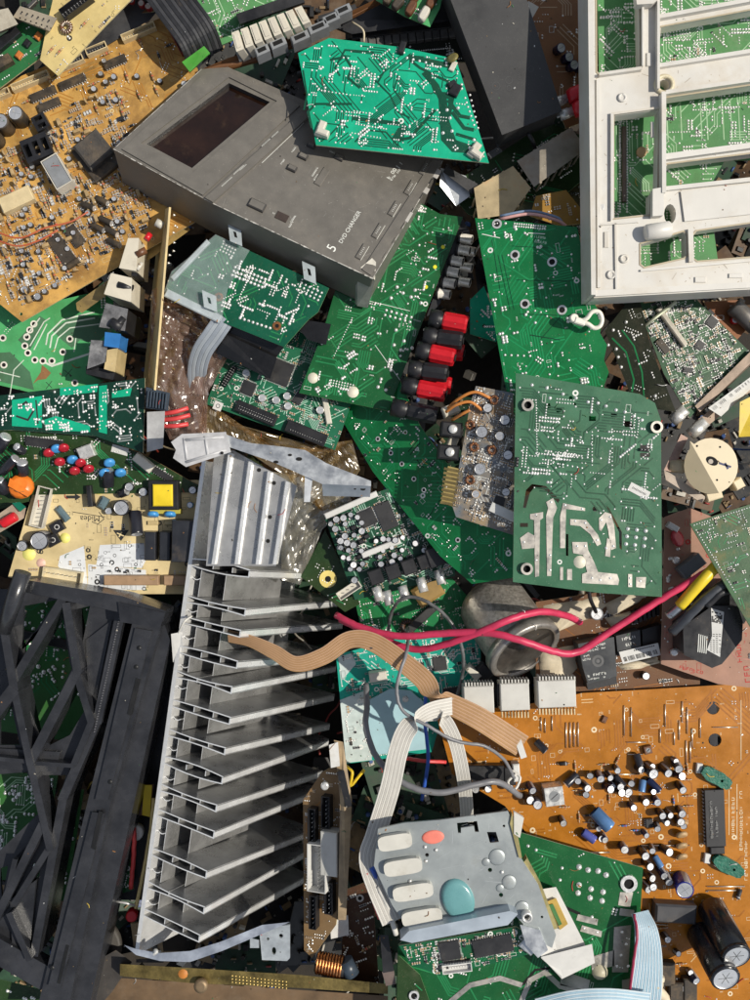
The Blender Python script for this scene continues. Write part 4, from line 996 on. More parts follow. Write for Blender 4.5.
for x,y,x2,y2,lab in ((686,409,672,421,'upper silver socket barrel above the beige motor disc'),(706,421,690,435,'lower silver socket barrel above the beige motor disc')):
    a=P(x,y,8); c=P(x2,y2,0); d=(c-a)
    solo('socket_barrel',MB().lathe([(5.6,0),(5.6,d.length*.3),(6.2,d.length*.3),(6.2,d.length),(4.6,d.length),(4.4,d.length*.7)],16,0,a,d,mats=[0,0,0,0,1,1]),[TIN,HOLE],lab,'socket')
r=root('rusty_bracket','rusty pinkish frame bars beside the beige motor disc','bracket',P(675,460,0))
RB=mat('rusty_pink_metal',(.42,.29,.24),.6,.2,var=.35,scale=40,dirt=.4,dcol=(.2,.1,.06))
part(r,'bar',MB().hull([P(681,434,8),P(688,438,8),P(672,472,4),P(664,470,4)],[P(681,434,-6),P(688,438,-6),P(672,472,-8),P(664,470,-8)]),RB,bevel=.8)
part(r,'bar',MB().hull([P(664,470,6),P(670,473,6),P(706,497,4),P(702,503,2),P(666,480,4)],[P(664,470,-6),P(670,473,-6),P(706,497,-8),P(702,503,-8),P(666,480,-6)]),mat('pale_bracket',(.55,.46,.38),.55,.1,dirt=.35,dcol=(.25,.15,.1)),bevel=.8)
# beige motor disc
BG=mat('beige_disc',(.66,.56,.38),.42,var=.06,scale=30,dirt=.14,dcol=(.35,.25,.12))
r=root('motor_disc','round beige plastic motor disc with a dark centre hole and green spot','motor disc',P(711,467,10))
cx,cy=711,466; C=[(cx+27*math.cos(t),cy+28*math.sin(t)) for t in [2*math.pi*i/28 for i in range(28)]]
ca_=(690,441); cb_=(719,493)
side=lambda p:(cb_[0]-ca_[0])*(p[1]-ca_[1])-(cb_[1]-ca_[1])*(p[0]-ca_[0])
k=abs(side((680,480)))/30
half=[p for p in C if side(p)<0]; 
iR=[i for i in range(28) if side(C[i])<0]; iL=[i for i in range(28) if side(C[i])>=0]
def order(idx):
    st=[i for i in idx if (i-1)%28 not in idx][0]; out=[]; i=st
    while i in idx: out.append(C[i]); i=(i+1)%28
    return out
Rr=order(iR); Ll=order(iL)
zR=lambda p:26; zL=lambda p:26-.55*abs(side(p))/60
part(r,'disc',MB().hull([P(*p,26) for p in [ca_]+Rr+[cb_]][::1] if side(Rr[0])<0 and (Vector(Rr[0])-Vector(ca_)).length<(Vector(Rr[0])-Vector(cb_)).length else [P(*p,26) for p in [cb_]+Rr+[ca_]],
     [P(*p,-4) for p in [ca_]+Rr+[cb_]] if (Vector(Rr[0])-Vector(ca_)).length<(Vector(Rr[0])-Vector(cb_)).length else [P(*p,-4) for p in [cb_]+Rr+[ca_]]),BG,bevel=1.2)
LL=[ca_]+Ll+[cb_] if (Vector(Ll[0])-Vector(ca_)).length<(Vector(Ll[0])-Vector(cb_)).length else [cb_]+Ll+[ca_]
part(r,'sloped_half',MB().hull([P(*p,zL(p)) for p in LL],[P(*p,-4) for p in LL]),BG,bevel=.6)
p=P(678,467,8); part(r,'lug',MB().lathe([(7,0),(7,14),(6,15)],14,0,p-Vector((6,-2,8)),(1,-.1,.25)),BG)
p=P(712,494,0); part(r,'lug',MB().box(p.x,p.y,-8,6,16,12,.3,0,1),BG)
p=P(736,484,0); part(r,'lug',MB().box(p.x,p.y,-8,8,10,10,.5,0,1),BG)
p=P(712,461,26.1); part(r,'centre_hole',MB().prism([(x+p.x,y+p.y) for x,y in circ(0,0,6.2,16,4,-.5)],26.05,26.3,(),0),HOLE)
part(r,'centre_pin',MB().cyl(p+Vector((-1.5,-.5,-2)),p+Vector((-1.5,-.5,.8)),2.4,n=12),mat('dull_pin',(.2,.18,.16),.4,.6))
p=P(698,471,19.4); part(r,'green_spot',MB().prism([(x+p.x,y+p.y) for x,y in circ(0,0,3,10,2,-.4)],19,21,(),0),mat('green_paint',(.03,.32,.06),.5))
mb=MB()
for pts in ([(719,463),(725,465),(731,467)],[(725,463),(728,469)]): mb.strip([P(*q_,26).to_2d() for q_ in pts],2,26.25)
part(r,'marker_mark',mb,mat('blue_ink',(.012,.02,.10),.5),kind='stuff')
for (x,y) in ((697,446),(717,480),(720,447)):
    p=P(x,y,26); part(r,'pin_hole',MB().disc(p.x,p.y,26.12 if side((x,y))<0 else zL((x,y))+.3,1.1,8),HOLE)
solo('yellow_block',MB().hull([P(740,402,20),P(760,392,20),P(760,436,20),P(739,437,18)],[P(740,402,-10),P(760,392,-10),P(760,436,-10),P(739,437,-10)]),mat('yellow_plastic',(.62,.44,.02),.4,var=.15,dirt=.15),'bright yellow plastic block at the right edge above the beige disc','plastic block',bevel=2)
b=Board([(704,302),(738,300),(746,330),(735,342),(716,322)],-6,(0,0),(0,1)); b.make('circuit_board','small rust brown board with a red mark under the white frame','circuit board')
b.sub(pcb('rust_laminate',(.24,.085,.025),.5,.2)); b.silk(5,3); b.put('capacitor',(k_cap,4,6,RED),735,320,0,at=4); b.put('block',(k_box,8,10,7,BLK),708,315,40,at=4); b.done()
mb=MB()
for i in range(9): 
    p=P(735+i*2,318+i*1.2,6); 
mb.lathe([(8,0),(9,2),(9,30),(8,32)],18,0,P(733,306,2),(1,-.9,0)); solo('coil_can',mb,mat('grey_coil',(.16,.15,.14),.45,.5,var=.3,dirt=.3),'dull grey ribbed can at the right edge under the white frame','can')
# dark tilted board left of it
b=Board([(605,331),(626,304),(640,300),(650,345),(676,412),(656,409),(632,398)],24,(.25,.1),(0,6)); b.make('circuit_board','dark grimy board with curved green tracks beside the cable tie','circuit board')
b.sub(pcb('grimy_lacquer',(.022,.026,.014),.42,.5,(.085,.075,.05)),mat('grimy_edge',(.25,.14,.10),.6)); b.path(TR_G,[[1.6,(612,338),(626,352),(634,380),(632,392)],[1.4,(622,330),(634,346),(642,372),(644,396)]])
b.joint((613,330),(616,349),(621,367),(608,345),(626,322),(655,396),(618,357),r=1.8); b.joints(16,3); b.silk(4,1,None,mat('dim_ink',(.3,.3,.26),.6)); b.done()
# ================================================================ green boards across the middle
def screw(b,x,y,r_=4.5,h=3):
    b.put('standoff',(k_ring,r_,r_*.62,h,TINNED),x,y,0,at=h)
def tie_ring(b,x,y,r_=3.2): b.put('via_ring',(k_ring,r_,r_*.55,.5),x,y)

# board with speaker terminals, under the changer
b=Board([(415,200),(440,214),(463,217),(388,411),(299,393),(322,335),(350,240)],-8,(.0,.02),(4,3)); b.make('circuit_board','green amplifier board with red and black speaker posts along its edge','circuit board')
b.sub(G_DVD,mat('yellow_edge',(.5,.48,.20),.6)); b.traces(170,4,2.5,1.4,TR_G,sold=.3,L=(6,28)); b.joints(62,5,None,(.8,1.6),4); 
b.row((352,318),(333,358),18,.75); b.joint((397,287),(403,293),(411,297),(415,290),(421,303),(391,298),(396,330),(404,341),(412,348),(401,350),(394,345),(386,390),(391,370),(378,387),(425,330),r=2.0)
b.row((385,315),(410,322),6,1.6,2,5); b.row((330,385),(352,390),9,1.,3,2.6); b.silk(30,6); b.path(SILK,[[.5,(365,300),(410,311)],[.5,(375,345),(400,380)]],name='white_line')
for x,y,r_ in ((313,378,5.5),(353,392,6)): u,v=b.uv(x,y); b.part('glue_blob',MB().dome(u,v,0,r_,2.4,12),mat('glue',(.66,.62,.5),.5))
for x,y in ((443,247),(435,267),(426,287)): u,v=b.uv(x,y); b.part('ink_spot',MB().disc(u,v,.2,2.,10),mat('yellow_ink',(.75,.70,.02),.5))
b.put('bar',(k_box,6,30,8,WHT,1),327,410,((327,395),(333,428)),h=-22)
b.done(); bp=b
def post(x,y,x2,y2,z,m,split=True,r_=9.2):
    a=P(x,y,z); c=P(x2,y2,z+6); d=(c-a); L=d.length
    inv=b.root.matrix_world.inverted()
    def wl(mb,name,m,par=None):
        o=link(name,mb.mesh(name,m,a),par or b.root); o.matrix_parent_inverse=(par.matrix_world if par else b.root.matrix_world).inverted() if not par else Matrix.Identity(4)
        if not par: o.matrix_parent_inverse=inv; o.location=a*MM
        return o
    base=wl(MB().lathe([(r_,0),(r_,L*.26),(r_*.86,L*.30),(r_*.86,L*.36)],18,0,a,d),'speaker_post',BLK)
    n=20; mb=MB(); base_z=Vector(d).normalized(); xx=base_z.orthogonal().normalized(); yy=base_z.cross(xx); rings=[]
    for t,s_ in ((.36,.94),(.40,1.),(.93,1.),(.985,.93)):
        rings.append([a+base_z*L*t+(xx*math.cos(2*math.pi*i/n)+yy*math.sin(2*math.pi*i/n))*r_*s_*(1 if i%2 else .93) for i in range(n+1)])
    mb.sheet(rings,0,False); mb.add(rings[-1][:-1],[tuple(range(n))]); 
    wl(mb,'cap',m,base)
    wl(MB().cyl(a+d*.985,a+d*1.02,r_*.4,n=12),'cap_hole',HOLE,base)
for x,y,x2,y2,m in ((430,318,468,325,RED),(424,336,463,341,BLK),(417,350,455,358,RED),(409,369,448,374,BLK),(403,385,446,394,RED),(392,407,438,416,BLK)): post(x,y,x2,y2,2,m)
for x,y,x2,y2,m in ((420,346,464,353,RED),(408,380,452,386,RED),): post(x,y,x2,y2,-22,m)
inv=b.root.matrix_world.inverted()
for i,(x,y) in enumerate(((459,238),(457,249),(450,260),(446,271),(442,282),(437,293),(459,266),(457,281),(462,250))):
    deep=i>5; a=P(x,y,-14 if not deep else -34); c=P(x+13,y+2,-10 if not deep else -30); d=c-a; L=d.length
    o=link('audio_socket',MB().lathe([(6,0),(6,L*.2),(4.9,L*.2),(4.9,L),(3.9,L),(3.7,L*.6)],14,0,a,d,mats=[1,0,0,0,1,1]).mesh('audio_socket',[mat('bright_nickel',(.78,.74,.66),.25,.3),BLK],a),b.root); o.matrix_parent_inverse=inv; o.location=a*MM
o=link('socket_block',MB().hull([P(462,218,-16),P(470,232,-16),P(440,304,-16),P(426,318,-16)],[P(462,218,-50),P(470,232,-50),P(440,304,-50),P(426,318,-50)]).mesh('socket_block',BLK,P(440,300,-16)),b.root); o.matrix_parent_inverse=inv; o.location=P(440,300,-16)*MM

# teal scrap deep behind the sockets
b=Board([(470,300),(484,286),(500,330),(496,342),(470,334)],-24,(0,0),(0,4)); b.make('circuit_board','small teal board corner showing between the speaker posts and the bright green board','circuit board')
b.sub(G_TEAL,EDGEG,holes=[circ(484,326,1.8,8)]); b.joints(6,2); b.silk(3,2); b.done()

# bright green board, right of centre
b=Board([(475,218),(577,227),(594,303),(603,318),(600,333),(607,345),(604,360),(609,372),(604,386),(604,430),(514,470),(508,400)],54,(.2,.0),(11,0)); b.make('circuit_board','large bright green circuit board right of centre with a white cable tie on it','circuit board')
b.sub(G_BRI,mat('lime_edge',(.35,.42,.22),.6)); b.traces(170,7,2.5,1.3,TR_B,sold=.22,L=(8,34),bundle=5)
b.path(TR_DK,[[.6,(512,246),(548,248)],[.6,(516,280),(570,281)],[.6,(498,255),(510,310)],[.6,(502,255),(514,310)],[.6,(520,314),(575,316)],[.6,(492,240),(500,290)],[.6,(540,340),(575,300)],[1,(530,335),(560,340)]],name='dark_line')
for x,y in ((497,224),(515,255),(552,262),(525,304),(562,310)): b.put('screw_pad',(k_ring,4.6,2.8,.6),x,y,0)
b.row((514,226),(545,229),14,1.0,2,2.4); b.joints(60,4,None,(.9,1.6),3); b.silk(40,3)
b.row((505,355),(530,356),5,1.3); b.scribble((531,236),(546,238),8,2.2,mat('pale_ink',(.45,.62,.45),.5)); b.scribble((535,241),(547,243),6,2.4,mat('pale_ink',(.4,.6,.4))); b.path(SILK,[[.8,(482,234),(500,238)],[.8,(528,233),(545,234)]],name='white_line'); b.done()
# white cable tie
mb=MB().tube(smooth([P(576,322,66),P(586,319,69),P(592,312,71),P(599,312,71),P(602,319,70),P(600,326,69),P(594,328,68),P(588,324,68),P(583,323,67)],6),2.1,8)
mb.lathe([(3.4,0),(4.2,1.5),(4.2,5),(3,6)],10,0,P(573,319,63)); mb.box(P(579,322,65).x,P(579,322,65).y,63,70,10,6,-.3,0,1)
solo('cable_tie',mb,mat('ivory_nylon',(.78,.76,.66),.4,var=.05),'looped ivory cable tie on the right edge of the bright green board','cable tie')

# grey green board with tinned tracks
sl=[[(544,405),(550,403),(551,408),(545,409)],[(555,409),(561,407),(563,411),(557,413)],[(589,416),(596,416),(596,421),(589,421)],[(611,413),(617,413),(617,417),(611,417)],[(623,421),(632,421),(633,427),(625,427)],
    [(523,508),(526,490),(532,484),(546,486),(560,500),(558,503),(545,490),(534,488),(530,493),(526,508)],[(566,534),(568.5,534),(568.5,556),(566,556)],[(606,505),(609,508),(622,532),(622,550),(619.5,548),(619,532)],[(640,445),(650,445),(650,449),(640,449)],[(640,453),(650,453),(650,457),(640,457)],[(520,523),(528,523),(528,527),(520,527)]]
b=Board([(516,373),(640,394),(655,403),(661,420),(662,597),(600,593),(513,582)],74,(.03,.02),(6,4)); b.make('circuit_board','grey green power board with broad tinned tracks and screw standoffs','circuit board')
b.sub(G_GREY,mat('sage_edge',(.36,.45,.30),.6),holes=sl+[circ(595,509,2.6,10),circ(571,398,2.2,8),circ(575,404,1.6,8)])
big=[[(533,512),(546,512),(546,500),(553,498),(556,506),(552,516),(545,520),(545,578),(538,578),(538,521),(532,519)]]
b.pour(TINNED,[(530,514),(543,512),(543,518),(540,520),(539,576),(535,577),(534,520),(530,519)],[(546,502),(553,498),(557,508),(553,518),(551,576),(547,576),(546,516),(548,508)],[(560,516),(563,503),(585,508),(585,511),(566,509),(565,548),(560,548)],
   [(570,519),(586,520),(598,535),(601,544),(597,546),(590,534),(580,526),(570,525)],[(599,518),(605,512),(611,514),(614,525),(616,548),(611,550),(608,530),(606,522),(601,531),(599,530)],[(607,538),(611,540),(610,557),(605,556)],
   [(572,542),(587,542),(588,550),(594,562),(598,572),(617,574),(619,580),(618,585),(582,583),(582,574),(587,572),(583,555),(573,553)],[(520,538),(528,532),(535,536),(534,548),(522,549)],[(628,574),(632,574),(632,587),(628,587)],[(636,577),(646,577),(645,588),(636,587)],[(560,567),(563,567),(563,580),(560,580)],[(567,569),(572,569),(572,580),(567,580)],h=.6,th=.5)
b.traces(200,5,2.5,1.3,TR_GR,reg=[(518,378),(655,405),(658,590),(632,590),(618,520),(560,505),(518,480)],sold=.35,L=(8,30),bundle=5)
b.joints(60,8,[(518,380),(655,405),(655,500),(518,480)],(.7,1.3),8); b.row((536,400),(537,455),22,.75); b.row((548,437),(582,441),8,1.); b.row((548,453),(582,458),8,1.); b.row((548,462),(582,468),8,1.); b.row((592,432),(592,465),11,.8); b.row((612,440),(612,478),10,.8)
b.joint((532,385),(547,388),(550,398),(563,394),(576,398),(588,402),(598,403),(606,406),(616,410),(625,412),(634,416),(642,420),r=1.7)
b.joint((575,521),(585,523),(597,540),(601,520),(610,517),(606,548),(613,546),(577,546),(585,546),(592,578),(600,580),(610,578),(536,515),(551,502),(550,555),(550,570),(536,560),(524,542),(640,581),(630,578),(630,584),(565,505),(582,509),r=1.5)
b.row((626,544),(644,546),3,2,3,7)
for x,y in ((528,405),(657,427),(527,569)): b.put('standoff',(k_ring,5.6,3.4,4,TINNED),x,y,0,at=4); 
for x,y in ((580,562),(563,562)):
    if x==580: u,v=b.uv(x,y); b.part('glue_blob',MB().dome(u,v,0,6,2.6,12),mat('glue',(.5,.46,.33)))
o=b.put('sticker',(k_box,8,20,.35,PAPER,.05),639,491,((629,486),(648,496)))
mb=MB()
for i in range(11): mb.box(-6.5+i*1.3,0,.4,.45,.55,1.5 if i%3 else 2.,0,0)
link('lettering',mb.mesh('lettering',INK),o)
b.put('pins',(k_pins,3,3,5,1),644,450,0); b.put('pins',(k_pins,3,3,5,1),517,462,90); b.silk(14,2); b.done()

# long diagonal board
b=Board([(330,400),(396,372),(420,426),(448,465),(530,552),(512,578),(472,584),(440,556),(373,472)],6,(.5,0),(8,6)); b.make('circuit_board','bright green diagonal board under the gold fingered card','circuit board')
b.sub(G_BRI,EDGEG); b.traces(130,6,2.5,1.3,TR_B,sold=.4,L=(6,28)); b.joints(60,5,None,(.6,1.2),3); b.silk(40,4)
for x,y in ((378,439),(391,453),(414,479),(424,490),(402,464),(458,540)): b.put('via_ring',(k_ring,2.6,1.5,.5),x,y)
b.path(HOLE,[[.7,(408,452),(418,440)],[.7,(410,455),(420,443)],[.7,(440,500),(428,518)],[.7,(417,460),(424,468)]],name='dark_line'); b.smd(14,3); b.done()

# dusty blue card with gold fingers
BC=pcb('blue_grey_card',(.16,.18,.20),.6,.8,(.42,.29,.14),.4,stain=.7,scol=(.30,.17,.06)); 
b=Board([(476,386),(513,393),(515,440),(513,535),(456,517),(452,505),(464,440),(470,405)],48,(.22,.05),(4,3)); b.make('circuit_board','dusty blue grey card with gold edge fingers and old capacitors','circuit board')
b.sub(BC); b.traces(40,3,2.3,1,mat('card_trace',(.42,.42,.40),.5,dirt=.3),sold=.7,L=(3,10)); b.smd(230,4,None,(1.2,3),.25); b.joints(60,2); b.silk(30,5)
for x,y,r_,m in ((482,432,6,DUSTD),(500,436,4.6,DUSTD),(480,469,5.5,GREY),(488,408,4.5,DUSTD),(505,420,5,NAVY),(476,494,4,TAN),(508,455,4.6,NAVY),(506,492,4,DUSTD)): b.put('capacitor',(k_cap,r_,8,m),x,y,0,at=6)
for x,y in ((494,400),(470,425),(492,450),(474,447),(470,480)): b.put('ferrite',(k_toroid,3.4,1.6,8,COPPER),x,y,0,at=2)
b.put('connector',(k_box,9,26,5,PAPER,.5),503,512,((490,508),(512,518)),at=3); b.put('chip',(k_qfp,12,10),500,503,0,at=1.6)
for i in range(9): b.put('gold_finger',(k_box,2.6,15,.5,GOLD,.1),444.5+15*.62-4+i*-.0+ (1.9-i*.45),470+i*4.2,((442,470),(462,474)),at=0)
fp=[(448,466),(464,470),(458,508),(441,503)]
b.sub(pcb('finger_tongue',(.35,.27,.10),.5),EDGE,name='edge_tongue',px=fp)
b.done()
for x,y,lab in ((452,429,'upper black ferrite block with a screw beside the gold fingered card'),(449,452,'lower black ferrite block with a screw beside the gold fingered card')):
    t=root('ferrite_block',lab,'ferrite block',P(x,y,36))
    p=P(x,y,46); part(t,'block',MB().box(p.x,p.y,20,44,20,14,-.1,0,1.5),BLK); part(t,'screw',MB().lathe([(4.2,0),(4.4,1.6),(3.4,2.4),(1.,2.5)],14,0,(p.x+1,p.y,44)),TIN)
mb=MB()
for pts in ([(446,412,46),(456,405,54),(470,402,56),(482,410,55)],[(448,408,41),(460,398,52),(475,392,56),(490,398,55)],[(452,420,41),(462,414,52),(470,410,54)]): mb.tube(smooth([P(*q) for q in pts],5),1.5,7)
solo('wire_bundle',mb,mat('orange_wire',(.55,.20,.04),.45,dirt=.2),'short dusty orange wires above the gold fingered card','wires')
solo('white_clips',MB().box(P(452,440,0).x,P(452,440,0).y,12,32,26,9,1.2,0,1).box(P(449,412,0).x,P(449,412,0).y,6,26,16,10,.4,0,1),mat('dusty_white_clip',(.55,.50,.40),.6,dirt=.4),'dusty white plastic clip strip behind the ferrite blocks','plastic clip')

# film-wrapped board below the changer
b=Board([(216,235),(329,288),(318,312),(308,320),(284,347),(222,322),(165,292),(172,272),(187,260)],14,(.02,.0),(5,4)); b.make('circuit_board','small dark green board wrapped in clear film with plastic clips','circuit board')
b.sub(pcb('wrapped_green',(.006,.085,.045),.3,.06),EDGEG); b.traces(60,4,2.4,1.1,TR_G,sold=.4,L=(4,14)); b.joints(60,5,[(225,255),(320,290),(300,318),(282,340),(215,305)],(.8,1.6),6); b.row((232,275),(262,287),9,1.7,3,4.2); b.row((298,290),(318,300),6,1.4,3,4); b.row((220,250),(232,256),5,1.2,3,3.4); b.row((240,318),(270,328),8,1.6)
for x,y in ((219,297),(277,326)): b.put('screw_pad',(k_ring,4.4,2.,.8,COPPER),x,y)
CL=see('clear_film',(.6,.68,.68),.13,.08,.5,70)
cl=see('milky_clip',(.52,.58,.60),.66,.2,.1)
for x0,y0,x1,y1 in ((228,224,242,246),(302,261,316,284),(202,290,217,312)):
    q=[(x0,y0),(x1-1,y0+6),(x1,y1),(x0+2,y1-5)]
    inn=[(x0+5,y0+7),(x0+8,y0+8),(x0+9.5,y1-8),(x0+6.5,y1-9)]
    o=b.part('clip',MB().prism([b.uv(*p,9) for p in q],7,9,[[b.uv(*p,9) for p in inn]],0),cl); bev(o,.5)
def sheetpx(name,poly,z,m,label,cat,amp=4,n=22,seed=1,g=(0,0)):
    """a crumpled film stretched over a traced outline"""
    rnd=random.Random(seed); us=[p[0] for p in poly]; vs=[p[1] for p in poly]; cx,cy=sum(us)/len(us),sum(vs)/len(vs)
    fr=[(rnd.choice([.035,.06,.09,.13,.19,.27]),rnd.uniform(0,6.28),rnd.uniform(0,6.28),rnd.uniform(.3,1)) for _ in range(16)]
    def hz(x,y):
        s=0
        for f,a,p,k in fr: s+=k*abs(math.sin((x*math.cos(a)+y*math.sin(a)+6*math.sin(.05*x+p)+5*math.sin(.07*y+a))*f+p))*min(1,.09/f+.15)
        return z+amp*(s/4-.8)+g[0]*(x-cx)-g[1]*(y-cy)
    rows=[]; K=len(poly)*8
    for i in range(n+1):
        t=i/n; row=[]
        for k in range(K+1):
            f=(k%K)/8; j=int(f); a=Vector(poly[j]); c=Vector(poly[(j+1)%len(poly)]); q=a.lerp(c,f-j); q=Vector((cx,cy)).lerp(q,t)
            row.append(P(q.x,q.y,hz(q.x,q.y)))
        rows.append(row)
    mb=MB().sheet(rows,0,False); return solo(name,mb,m,label,cat)
b.part('film',MB().prism([b.uv(*p) for p in ((216,235),(250,251),(228,290),(222,322),(165,292),(172,272),(187,260))],2.2,2.5,(),0),CL)
b.put('edge_strip',(k_box,8,60,5,cl,1),193,306,((165,293),(222,321)),at=3); b.put('edge_strip',(k_box,5,52,4,cl,1),190,260,((166,288),(216,236)),at=3)
b.row((176,300),(212,318),9,1.); b.done()
mb,_,_=ribbon([(225,318,14,14,-7),(214,334,10,16,-2),(202,352,0,16,2),(197,372,-14,16,4),(199,394,-30,16,4)],20,5,1.2)
solo('ribbon_cable',mb,[mat('grey_ribbon',(.24,.27,.31),.45,var=.1),mat('grey_ribbon_light',(.30,.33,.36),.45,var=.1)],'grey ribbon cable curling down from the film wrapped board','ribbon cable')
r=root('plastic_tray','glossy black plastic tray under the film wrapped board','plastic tray',P(255,345,0))
TB=mat('glossy_black',(.012,.012,.013),.2,var=.3)
part(r,'tray',MB().hull([P(222,322,2),P(284,347,2),P(276,358,-4),P(224,334,-4)],[P(222,322,-24),P(284,347,-24),P(276,358,-24),P(224,334,-24)]),TB,bevel=1)
part(r,'flap',MB().hull([P(219,340,0),P(226,334,0),P(277,358,0),P(270,379,-8),P(216,353,-8)],[P(219,340,-12),P(226,334,-12),P(277,358,-12),P(270,379,-18),P(216,353,-18)]),TB,bevel=1)
part(r,'tab',MB().hull([P(306,320,2),P(331,324,2),P(326,345,-2),P(308,340,-2),P(300,330,0)],[P(306,320,-2),P(331,324,-2),P(326,345,-6),P(308,340,-6),P(300,330,-4)]),TB,bevel=.8)

# logic board with black connectors
b=Board([(206,404),(222,362),(262,330),(331,324),(356,390),(335,450)],-30,(.02,.0),(0,5)); b.make('circuit_board','dark logic board with two black connectors on its lower edge','circuit board')
b.sub(pcb('logic_green',(.012,.12,.06),.38,.1),mat('logic_edge',(.10,.28,.14),.5)); b.traces(130,4,2.1,.8,mat('mint_trace',(.30,.52,.40),.5,var=.2),sold=.5,L=(4,16),bundle=7,sr=(.6,.9)); b.smd(260,4,None,(1.2,2.6),.25); b.silk(70,4); b.joints(40,5,None,(.6,.9))
D=((235,404),(286,425))
b.put('connector',(k_pins,15,2.6,7,2,4),256,414,D,at=5); b.put('connector',(k_box,12,44,6,BLK,.8),256,413,D,at=5); b.put('connector',(k_box,13,44,6,BLK,.8),306,433,D,at=5); b.put('connector',(k_pins,14,2.6,8,1,5.8),256,416,D,at=6); b.put('connector',(k_pins,14,2.6,8,1,5.8),306,436,D,at=6)
b.put('connector',(k_pins,9,2.6,7,2,4),229,376,((222,390),(238,364)),at=4)
b.put('chip',(k_qfp,24,18,2.2),280,372,((270,368),(290,376)),at=2); b.put('chip',(k_qfp,14,10),248,388,D,at=2); b.put('chip',(k_chip,9,18,2.6,8),300,396,((292,405),(306,384)),at=2)
for x,y in ((246,373),(262,398),(287,396),(288,406),(276,400),(320,410)): b.put('capacitor',(k_cap,4,6,TIN),x,y,0,at=6)
b.put('corner_pad',(k_box,9,9,.4,PAPER,.05),218,406,D); b.put('corner_hole',(k_ring,2.2,1.6,.5,HOLE),218,406); b.done()

# tuner board with socket row
b=Board([(324,516),(378,492),(402,484),(456,552),(455,576),(355,600)],-18,(0,.02),(0,1)); b.make('circuit_board','dense black and green audio board with a row of black sockets','circuit board')
b.sub(pcb('audio_green',(.010,.07,.035),.4,.2),mat('logic_edge',(.10,.28,.14))); b.traces(80,4,2.2,.9,mat('mint_trace',(.3,.5,.4)),sold=.5,L=(3,12),bundle=6); b.smd(220,4,None,(1.3,3.2),.35); b.silk(50,3)
D=((326,516),(378,493))
b.put('strip_connector',(k_box,6,58,6,PAPER,.8),351,505,D,at=4); b.put('strip_connector',(k_box,6,42,6,PAPER,.8),381,548,((362,556),(402,540)),at=4)
b.put('strip_connector',(k_hdr,26,9,6,5),349,590,((340,596),(358,584)),at=4); b.put('chip',(k_chip,17,28,2.6,11),386,516,((380,503),(392,532)),at=2); b.put('chip',(k_qfp,17,13,2),367,518,D,at=2)
rnd=random.Random(8)
clutter(b,34,4,[('capacitor',(k_cap,2.8,6,CSLV),8),('capacitor',(k_cap,3.6,8,CSLV),8),('coil',(k_box,5,6,4,BLK,1),5)],[(330,522),(360,510),(370,545),(360,585),(345,580)],3,(0,),6)
clutter(b,16,5,[('capacitor',(k_cap,2.6,6,CSLV),8),('capacitor',(k_cap,3.2,8,CSLV),8)],[(375,540),(405,530),(430,550),(380,570)],3,(0,),6)
D2=((372,580),(440,556))
for i,(x,y) in enumerate(((376,581),(393,576),(409,571),(425,566))):
    b.put('socket',(k_box,15,14,13,BLK,1),x,y-4,D2,at=13)
b.put('socket',(k_box,20,22,15,BLK,1),438,556,D2,at=15)
inv=b.root.matrix_world.inverted()
for x,y in ((376,587),(386,591),(402,586),(420,578),(438,570)):
    a=P(x,y,-10); c=P(x+4,y+14,-8); d=c-a; L=d.length
    o=link('socket_barrel',MB().lathe([(4.8,0),(4.8,L),(3.7,L),(3.5,L*.5)],14,0,a,d,mats=[0,0,1]).mesh('socket_barrel',[TIN,HOLE],a),b.root); o.matrix_parent_inverse=inv; o.location=a*MM
b.put('crystal',(k_xtal,11,5,4),416,520,((408,527),(424,513)),at=3); b.done()
# green corner with the yellow ring
b=Board([(301,577),(325,530),(360,604),(345,612)],-34,(0,0),(0,1)); b.make('circuit_board','dark green board corner with a yellow ring pad beside the heat sink','circuit board')
b.sub(G_DK,EDGEG); b.put('ring_pad',(k_ring,9,3.2,.8,mat('pale_yellow_pad',(.72,.58,.18),.5,var=.1)),328,579); b.traces(10,3,2.4,1,TR_G); b.joints(8,3); b.done()
b=Board([(355,600),(452,578),(470,600),(476,640),(440,655),(365,650)],-58,(0,0),(0,1)); b.make('circuit_board','green board lying deep under the pink wires beside the motor can','circuit board')
b.sub(G_BRI,EDGEG); b.traces(30,3,2.6,1.1,TR_B,L=(5,16)); b.joints(40,4); b.smd(24,2); b.put('slot',(k_box,9,40,6,mat('deep_slot',(.03,.03,.03),.5),.8),420,620,30,at=5); b.put('block',(k_box,22,30,12,mat('ochre_glue',(.30,.19,.06),.6,dirt=.4),3),428,592,20,at=9); b.put('ring_part',(k_toroid,6,3,16,BRN,BLK),408,627,0,at=5); b.done()
